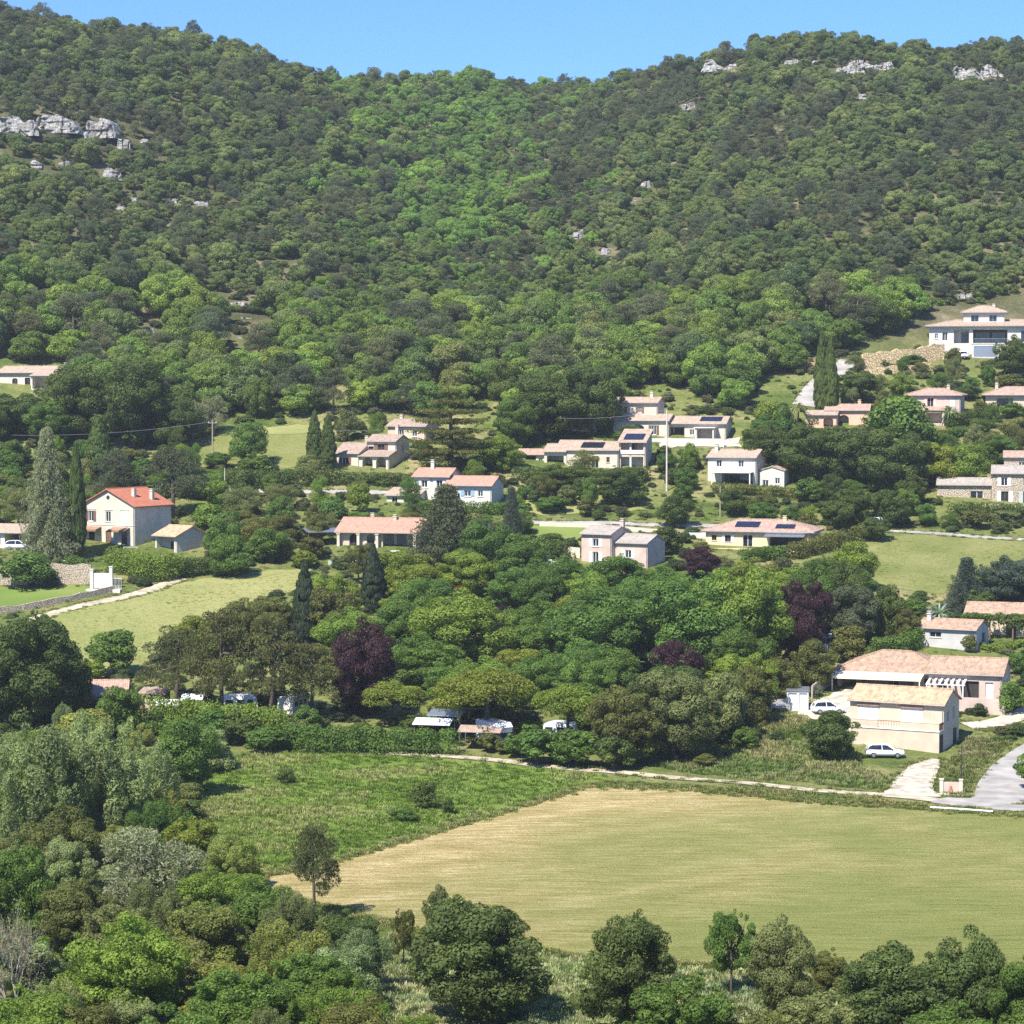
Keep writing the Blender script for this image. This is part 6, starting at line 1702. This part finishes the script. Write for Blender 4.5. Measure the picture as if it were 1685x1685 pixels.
sow(LOWER, 3000, .8, .5, [(.22, .29, .11), (.30, .34, .15), (.40, .39, .21), (.26, .32, .17)])
for i in range(0, len(LANES)):                          # weeds leaning over the edges of lanes and fields
    x, y, w = LANES[i]
    for _ in range(7):
        a = rs.uniform(0, 6.28); r_ = w * .5 + rs.uniform(.1, .9); X, Y_ = x + math.cos(a) * r_, y + math.sin(a) * r_
        if np.min(np.hypot(LN[:, 0] - X, LN[:, 1] - Y_) - LN[:, 2] * .47) < 0: continue
        trow((X, Y_, float(H(X, Y_))), rs.uniform(.5, .9), rs.uniform(.2, .5), rs.choice([(.13, .18, .04), (.20, .22, .07), (.30, .28, .13)]))
for poly in (FIELDS[0],):
    for (x1, y1), (x2, y2) in zip(poly, poly[1:] + poly[:1]):
        for _ in range(int(math.hypot(x2 - x1, 2 * (y2 - y1)) * 1.2)):
            t = rs.random(); P = ground(x1 + (x2 - x1) * t + rs.gauss(0, 3), y1 + (y2 - y1) * t + rs.gauss(0, 2.2))
            trow(P, rs.uniform(.5, .9), rs.uniform(.2, .55), rs.choice([(.15, .20, .045), (.22, .24, .07), (.33, .30, .13)]))
tries = 0
n0 = len(rows)
while len(rows) < n0 + 9000 and tries < 40000:
    tries += 1
    bb = rs.uniform(-150, 1850); yy = rs.choice((rs.uniform(286, 500), rs.uniform(130, 250)))
    if yy > edge_y(bb) + 6: continue
    X = (bb - CX) / FPX * yy; P = np.array((X, yy, float(H(X, yy)))); px, py, _ = proj(P)
    if in_field(px, py) or on_lane(X, yy) or in_house(X, yy, .3): continue
    trow(P, rs.uniform(.6, 1.2), rs.uniform(.15, .5), rs.choice([(.13, .18, .04), (.19, .22, .06), (.28, .27, .11), (.34, .30, .16), (.10, .15, .035)]))
scatter_object('tall_grass', rows, TUFTS, 'tall unmown grass in the rough meadows and banks', 'grass')
# ------------------------------------------------------------------ vehicles
def loft(mb, rings, close=True):
    i0 = len(mb.v); n = len(rings[0])
    for r_ in rings: mb.v += [tuple(p) for p in r_]
    for k in range(len(rings) - 1):
        for q in range(n):
            mb.f.append((i0 + k * n + q, i0 + k * n + (q + 1) % n, i0 + (k + 1) * n + (q + 1) % n, i0 + (k + 1) * n + q))
    mb.f.append(tuple(i0 + q for q in range(n))); mb.f.append(tuple(i0 + (len(rings) - 1) * n + q for q in range(n - 1, -1, -1)))

def car(label, px, py, rz, paint='paint_white', L=4.2, Wd=1.75, Ht=1.48, van=False, name='parked_car', cat='car', Y=None):
    P = ground(px, py) if Y is None else at(px, py, Y)
    o = empty(name, P + np.array((0, 0, .05)), R(rz)); tag(o, label, cat)
    hw = Wd / 2
    def ring(x, zl, zh, w0, w1):                          # body section: sill, flank, shoulder
        return [(x, -w0, zl), (x, -w1, (zl + zh) * .5), (x, -w1 * .97, zh - .1), (x, -w1 * .84, zh), (x, w1 * .84, zh), (x, w1 * .97, zh - .1), (x, w1, (zl + zh) * .5), (x, w0, zl)]
    b = MB()
    if van: st = [(-.5, .35, 1.0, .92), (-.47, .3, 1.05, .98), (-.2, .25, 1.05, 1), (.2, .25, 1.05, 1), (.34, .28, 1.0, .99), (.46, .3, .9, .94), (.5, .38, .7, .85)]
    else: st = [(-.5, .42, .80, .86), (-.475, .30, .92, .95), (-.36, .26, .96, 1), (0, .25, .92, 1), (.22, .26, .92, 1), (.38, .28, .82, .97), (.475, .32, .70, .9), (.5, .40, .60, .8)]
    loft(b, [ring(x * L, zl, zh, hw * k * .94, hw * k) for x, zl, zh, k in st])
    body = b.build('body', M[paint], o, True)
    def cab(x, z, w): return [(x, -w, z), (x, w, z)]
    if van: pts = [(-.48, 1.02), (-.47, Ht - .12), (-.44, Ht), (.16, Ht), (.2, Ht - .05), (.36, 1.0)]
    else: pts = [(-.47, .92), (-.42, Ht - .2), (-.34, Ht - .04), (-.1, Ht), (.06, Ht - .04), (.24, .90)]
    g = MB(); top = [z / Ht for _, z in pts]
    wz = lambda z: hw * (.90 - .20 * max(0, z - .9) / (Ht - .9)) * .985
    poly = [(x * L, z) for x, z in pts]
    n = len(poly)
    for sgn in (-1, 1): g.poly([(x, sgn * wz(z), z) for x, z in poly])
    for k in range(n): 
        (x1, z1), (x2, z2) = poly[k], poly[(k + 1) % n]
        g.poly([(x1, -wz(z1), z1), (x2, -wz(z2), z2), (x2, wz(z2), z2), (x1, wz(z1), z1)])
    g.build('windows', M['glass'], o)
    rf = MB(); q = poly[2:-2] if not van else poly[1:-1]
    top = [(x, z) for x, z in poly[1:-1]]
    for (x1, z1), (x2, z2) in zip(top, top[1:]):
        rf.hexa([(x1, -wz(z1) * 1.01, z1), (x2, -wz(z2) * 1.01, z2), (x2, wz(z2) * 1.01, z2), (x1, wz(z1) * 1.01, z1), (x1, -wz(z1) * .98, z1 + .035), (x2, -wz(z2) * .98, z2 + .035), (x2, wz(z2) * .98, z2 + .035), (x1, wz(z1) * .98, z1 + .035)])
    cols = [(0, 1), (n - 1, n - 2)]
    for sgn in (-1, 1):
        for (i, j) in cols:
            (x1, z1), (x2, z2) = poly[i], poly[j]; w1, w2 = wz(z1) * 1.012 * sgn, wz(z2) * 1.012 * sgn
            rf.tube([(x1, w1, z1), (x2, w2, z2)], .05, 5)
        xm = -.08 * L; rf.tube([(xm, wz(.92) * 1.01 * sgn, .9), (xm - .05, wz(Ht) * 1.01 * sgn, Ht - .02)], .045, 5)
        if van: rf.poly([(-.46 * L, sgn * (wz(1.0) * 1.015), 1.0), (-.02 * L, sgn * (wz(1.0) * 1.015), 1.0), (-.02 * L, sgn * (wz(Ht) * 1.02), Ht - .02), (-.46 * L, sgn * (wz(Ht) * 1.02), Ht - .1)])
    rf.build('roof', M[paint], o)
    for sx in (-.30, .31):
        for sgn in (-1, 1):
            wy = sgn * (hw - .08); t = MB(); t.tube([(sx * L, wy - .1, .31), (sx * L, wy + .1, .31)], .31, 16); w = t.build('wheel', M['rubber'], o)
            t = MB(); t.tube([(sx * L, wy + sgn * .09, .31), (sx * L, wy + sgn * .115, .31)], .2, 12); t.build('rim', M['alu'], w)
    for sgn in (-1, 1):
        t = MB(); t.box(.455 * L, sgn * hw * .72 - .16, .62, .488 * L, sgn * hw * .72 + .16, .76); t.build('headlight', M['lamp_glass'], o)
        t = MB(); t.box(.16 * L, sgn * hw - .02 * sgn - (.12 if sgn < 0 else -.02), .92, .19 * L, sgn * hw + (.02 if sgn < 0 else .12), 1.04); t.build('mirror', M['plastic_black'], o)
    return o

car('white hatchback parked on the grass before the terrace house', 1456, 1246, -4, L=4.5)
car('white car parked on the gravel yard behind the terrace house', 1362, 1174, 8, L=4.1)
car('white car standing in the shade of the carport', 30, 905, 4, 'paint_white', Y=387)
car('white car beside the garage of the large white villa', 1578, 590, 160, L=4.3)
car('small white car by the reddish bank on the climbing road', 1278, 606, 170, L=3.8)
car('white delivery van half hidden by dark trees at the pasture top', 1438, 872, -25, L=5.0, Wd=1.95, Ht=2.1, van=True, name='parked_van', cat='van')

def camper(label, px, py, rz, L=6.0, Ht=2.9):
    P = ground(px, py); o = empty('camper_van', P, R(rz)); tag(o, label, 'camper')
    b = MB(); pl = [(-L / 2, .5), (-L / 2, Ht - .15), (-L / 2 + .15, Ht), (L * .30, Ht), (L * .40, Ht - .5), (L * .36, 1.75), (L * .2, 1.7), (L * .2, .5)]
    b.prism(pl, lambda u, v, w: (u, w, v), -1.1, 1.1); b.build('body', M['paint_white'], o)
    c = MB(); c.prism([(L * .205, .4), (L * .205, 1.69), (L * .34, 1.72), (L * .42, 1.1), (L * .5, .95), (L * .5, .4)], lambda u, v, w: (u, w, v), -.95, .95); cb = c.build('cab', M['paint_white'], o)
    g = MB(); g.poly([(L * .345, -.85, 1.70), (L * .345, .85, 1.70), (L * .423, .85, 1.12), (L * .423, -.85, 1.12)]); g.build('windscreen', M['glass'], cb)
    for u0, u1, z0, z1 in ((-L * .38, -L * .16, 1.5, 2.1), (-L * .05, L * .12, 1.5, 2.1), (L * .24, L * .32, 1.1, 1.6)):
        w = MB(); yy = -1.115 if u0 < L * .2 else -.965; w.box(u0, yy, z0, u1, yy + .012, z1); w.build('window', M['glass'], o)
    for sx in (-L * .28, L * .33):
        for sgn in (-1, 1):
            t = MB(); t.tube([(sx, sgn * .95 - .11, .34), (sx, sgn * .95 + .11, .34)], .34, 14); t.build('wheel', M['rubber'], o)
    s = MB(); s.box(-L * .45, -1.12, .9, L * .19, -1.105, 1.1); s.build('stripe', M['paint_blue'], o)
    return o
camper('white camper van under the wide umbrella pine', 815, 1226, -62)

def caravan(label, px, py, rz, paint='paint_white', L=4.6):
    P = ground(px, py); o = empty('caravan', P, R(rz)); tag(o, label, 'caravan')
    b = MB(); b.prism([(-L / 2, .45), (-L / 2 - .1, 1.2), (-L / 2 + .15, 2.35), (-L / 2 + .6, 2.55), (L / 2 - .8, 2.55), (L / 2 - .15, 2.2), (L / 2, 1.1), (L / 2 - .15, .45)], lambda u, v, w: (u, w, v), -1.05, 1.05); b.build('body', M[paint], o)
    for a, c in ((-1.7, -.8), (-.3, .6), (1.0, 1.7)):
        w = MB(); w.box(a, -1.065, 1.4, c, -1.052, 2.0); w.build('window', M['glass'], o)
    for sgn in (-1, 1):
        t = MB(); t.tube([(0, sgn * .92 - .09, .32), (0, sgn * .92 + .09, .32)], .32, 14); t.build('wheel', M['rubber'], o)
    t = MB(); t.tube([(L / 2 - .1, 0, .45), (L / 2 + 1.0, 0, .42)], .05, 6); t.build('drawbar', M['alu'], o)
    return o
caravan('white caravan glimpsed under the round umbrella pine', 922, 1222, -8, L=4.0)
caravan('white caravan showing between the pine trunks of the grove', 393, 1176, 10)
caravan('cream caravan beside the low olive pine', 482, 1178, 70, 'canvas')
caravan('white caravan in the shade behind the olive tree by the garden shed', 1374, 1074, 15, L=4.0)

def carport(label, px, py, rz, W, D, h, mat, name='awning_tent', cat='awning'):
    P = ground(px, py); o = empty(name, P, R(rz)); tag(o, label, cat)
    t = MB(); t.prism([(-.3, h - .1), (D * .5, h + .45), (D + .3, h - .1), (D + .3, h - .02), (D * .5, h + .53), (-.3, h - .02)], lambda u, v, w: (w, u, v), -.2, W + .2); t.build('roof', M[mat], o)
    for u in (0, W):
        for v in (0, D):
            q = MB(); q.tube([(u, v, -.3), (u, v, h)], .05, 6); q.build('post', M['alu'], o)
    return o
carport('grey white canopy roof at the hedge below the small umbrella pine', 682, 1222, -12, 4.2, 3.2, 2.3, 'plastic_white')
carport('dark grey sloping shelter roof just behind the white canopy', 706, 1212, -20, 4.0, 3.0, 2.7, 'alu')
carport('brown tarpaulin shelter left of the white camper van', 756, 1236, -12, 4.8, 3.2, 2.4, 'tile_brown')
carport('white marquee roof beside the wooden hut under the pines', 252, 1186, -5, 3.2, 2.6, 2.0, 'plastic_white')
carport('white tent top between the greyish pine and brown green pine', 300, 1180, -5, 2.4, 2.4, 2.3, 'plastic_white')
carport('steel framed glazed terrace roof left of the terracotta bungalow', 508, 902, 28, 5.5, 4.0, 2.6, 'alu', 'terrace_roof', 'terrace roof')

def parasol(label, px, py, rad, h, mat, closed=False):
    P = ground(px, py) if not isinstance(py, tuple) else at(px, *py)
    o = empty('parasol', P); tag(o, label, 'parasol')
    q = MB(); q.tube([(0, 0, 0), (0, 0, h - .03)], .04, 8); q.build('pole', M['alu'], o)
    b = MB(); b.tube([(0, 0, 0), (0, 0, .12)], .4, 12); b.build('base', M['concrete'], o)
    c = MB(); n = 16
    if closed: rings = [(.05, h + .1), (.17, h * .75), (.24, h * .45), (.16, h * .32)]
    else: rings = [(.02, h + .15), (rad * .55, h - .12), (rad, h - .55), (rad, h - .75)]
    for (r1, z1), (r2, z2) in zip(rings, rings[1:]):
        for k in range(n):
            a, b2 = 2 * math.pi * k / n, 2 * math.pi * (k + 1) / n
            wob = lambda t, r_: r_ * (1 + (.2 if closed else -.03) * math.cos(4 * t * (2 if not closed else 1)))
            c.poly([(wob(a, r1) * math.cos(a), wob(a, r1) * math.sin(a), z1), (wob(b2, r1) * math.cos(b2), wob(b2, r1) * math.sin(b2), z1), (wob(b2, r2) * math.cos(b2), wob(b2, r2) * math.sin(b2), z2), (wob(a, r2) * math.cos(a), wob(a, r2) * math.sin(a), z2)])
    c.build('canopy', M[mat], o)
    return o
parasol('large open white parasol rising from the grove beside the pink house', 897, 958, 1.9, 3.6, 'plastic_white')
parasol('folded black parasol standing before the garden shed doors', 1315, 1166, .3, 2.6, 'plastic_black', True)

def round_table(label, px, py):
    P = ground(px, py); o = empty('garden_table', P); tag(o, label, 'table')
    t = MB(); t.tube([(0, 0, .7), (0, 0, .75)], .75, 18); t.build('table_top', M['plastic_white'], o)
    for k in range(4):
        a = k * math.pi / 2 + .7; q = MB(); q.tube([(.15 * math.cos(a), .15 * math.sin(a), .7), (.55 * math.cos(a), .55 * math.sin(a), 0)], .04, 6); q.build('leg', M['plastic_white'], o)
round_table('white garden table in front of the terracotta bungalow porch', 650, 914)
round_table('white garden table left of the terracotta bungalow', 514, 912)
round_table('white garden table below the cedar trunk near the gabled house', 112, 930)

def swing(label, px, py):
    P = ground(px, py); o = empty('swing_frame', P, R(-20)); tag(o, label, 'swing')
    for x in (-1.2, 1.2):
        for y in (-.9, .9):
            q = MB(); q.tube([(x * 1.15, y, 0), (x, 0, 2.3)], .05, 6); q.build('leg', M['shutter_green'], o)
    q = MB(); q.tube([(-1.3, 0, 2.3), (1.3, 0, 2.3)], .05, 6); q.build('crossbar', M['shutter_green'], o)
    s = MB(); s.box(-.25, -.12, .5, .25, .12, .55); s.tube([(-.22, 0, .55), (-.22, 0, 2.3)], .015, 4); s.tube([(.22, 0, .55), (.22, 0, 2.3)], .015, 4); s.build('seat', M['wood'], o)
swing('pale green swing frame in the garden of the gabled house', 215, 924)

# garden gate: pillars, white panel, mesh wing
P = ground(148, 970); o = empty('garden_gate', P, R(-6)); tag(o, 'white garden gate with stone pillars and mesh wing at the lawn corner', 'gate')
for u in (0.0, 3.0):
    q = MB(); q.box(u, 0, -.5, u + .5, .5, 3.0 if u == 0 else 3.4); q.box(u - .06, -.06, 3.0 if u == 0 else 3.4, u + .56, .56, 3.15 if u == 0 else 3.55); q.build('pillar', M['white'], o)
q = MB(); q.box(.5, .2, .2, 3.0, .3, 2.5); q.build('gate_panel', M['offwhite'], o)
q = MB()
for k in range(7): q.box(3.5 + k * .22, .2, 0, 3.53 + k * .22, .23, 1.7)
q.box(3.5, .19, 1.7, 4.9, .24, 1.76); q.box(3.5, .19, .2, 4.9, .24, .26); q.build('mesh_wing', M['frame_white'], o)
q = MB(); q.box(-.3, -1.2, -.4, 5.0, -.1, .12); q.build('step', M['concrete'], o)

# letter box wall at the road corner
P = ground(1546, 1306); o = empty('letterbox_wall', P, R(-12)); tag(o, 'small pale gateway wall with a rose panel by the road corner', 'gate wall')
for u in (0, 2.05):
    q = MB(); q.box(u, 0, -.4, u + .38, .5, 1.5); q.box(u - .05, -.05, 1.5, u + .43, .55, 1.6); q.build('pillar', M['cream'], o)
q = MB(); q.box(.38, .12, -.4, 2.05, .4, 1.25); q.build('panel', M['pink'], o)
q = MB(); q.box(1.0, .0, .15, 1.35, .117, .6); q.box(1.08, .0, .6, 1.27, .1, .85); q.build('letterbox', M['tile_red'], o)
q = MB(); q.box(-.2, -.6, -.3, 2.7, -.01, .1); q.build('step', M['concrete'], o)

P1, P2 = ground(1531, 1333), ground(1634, 1340)
q = MB(); q.tube([P1 + np.array((0, 0, .3)), (P1 + P2) / 2 + np.array((0, 0, .32)), P2 + np.array((0, 0, .3))], .09, 8)
for t in (.05, .5, .95):
    c = P1 + (P2 - P1) * t; q.tube([c + np.array((0, 0, -.3)), c + np.array((0, 0, .3))], .06, 6)
tag(q.build('barrier_rail', M['plastic_white']), 'long white rail lying along the upper edge of the green field', 'barrier')

P = ground(1130, 880); o = empty('swimming_pool', P, R(-14)); tag(o, 'covered pale blue garden pool above the pink house', 'pool')
q = MB(); q.box(-4.4, -1.6, -1, 4.4, 1.6, .28); q.build('surround', M['white'], o)
q = MB(); q.box(-3.6, -1.1, .284, 3.6, 1.1, .36); q.build('cover', M['pool'], o)

P = ground(1178, 728); o = empty('garden_table', P, R(-15)); tag(o, 'long dark garden table on the terrace of the panelled bungalow', 'table')
q = MB(); q.box(-1.2, -.5, .7, 1.2, .5, .76); q.build('table_top', M['wood'], o)
for x in (-1, 1):
    for y in (-.4, .4):
        q = MB(); q.box(x - .05, y - .05, 0, x + .05, y + .05, .7); q.build('leg', M['wood'], o)

# ------------------------------------------------------------------ poles and wires
def pole(px, foot, top, mat, r, label, arms=True):
    P = ground(px, foot); h = (proj(P)[1] - top) / scale_at(P)
    o = empty('utility_pole', P); tag(o, label, 'utility pole')
    q = MB(); q.tube([(0, 0, -.5), (0, 0, h)], [r, r * .65], 10); q.build('post', M[mat], o)
    if arms:
        q = MB(); q.box(-.8, -.06, h - .5, .8, .06, h - .38); q.build('crossarm', M['pole_wood'], o)
        for x in (-.7, 0, .7):
            q = MB(); q.tube([(x, 0, h - .38), (x, 0, h - .18)], .05, 6); q.build('insulator', M['plastic_white'], o)
    return Vector(P + np.array((0, 0, h)))
A = pole(350, 768, 692, 'pole_wood', .17, 'wooden utility pole in the upper meadow')
B = pole(1097, 808, 674, 'pole_concrete', .17, 'tall pale utility pole in front of the upper villa', False)
C_ = pole(1185, 850, 800, 'pole_wood', .13, 'dark utility pole on the slope above the yellow villa', False)
D_ = pole(1396, 848, 814, 'pole_concrete', .10, 'thin lamp like post among trees right of the yellow villa', False)
E_ = pole(370, 806, 770, 'pole_concrete', .10, 'short pale post by the hedge road, left', False)
G_ = pole(331, 800, 780, 'pole_concrete', .10, 'short pale post left of the hedge road end', False)
I_ = pole(1582, 1284, 1222, 'plastic_black', .06, 'thin dark post by the letterbox wall', False)
def wire(a, b, sag, label):
    q = MB(); pts = [Vector(a).lerp(Vector(b), t) - Vector((0, 0, sag * 4 * t * (1 - t))) for t in np.linspace(0, 1, 17)]
    q.tube(pts, .022, 4)
    tag(q.build('power_line', M['wire']), label, 'power line')
A1 = A + Vector((0, 0, -.2))
wire(Vector(at(20, 716, 455)), A1, .8, 'sagging power line running left from the wooden pole')
wire(A1, Vector(at(690, 704, 462)), 1.0, 'power line from the wooden pole towards the layered cedar')
wire(Vector(at(920, 688, 455)), B, .6, 'power line from the dark oaks to the tall pale pole')

# ------------------------------------------------------------------ air
hz = MB(); hz.box(-1400, -120, -260, 1600, 3300, 260)
m = bpy.data.materials.new('pale_air'); m.use_nodes = True; nt = m.node_tree
for n_ in list(nt.nodes):
    if n_.type == 'BSDF_PRINCIPLED': nt.nodes.remove(n_)
v = nt.nodes.new('ShaderNodeVolumePrincipled'); v.inputs['Density'].default_value = HAZE_DENSITY; v.inputs['Color'].default_value = (.90, .93, .97, 1); v.inputs['Anisotropy'].default_value = .2
nt.links.new(v.outputs[0], nt.nodes['Material Output'].inputs['Volume'])
h = hz.build('haze', m); tag(h, 'thin pale summer haze over the valley', 'haze', kind='stuff')
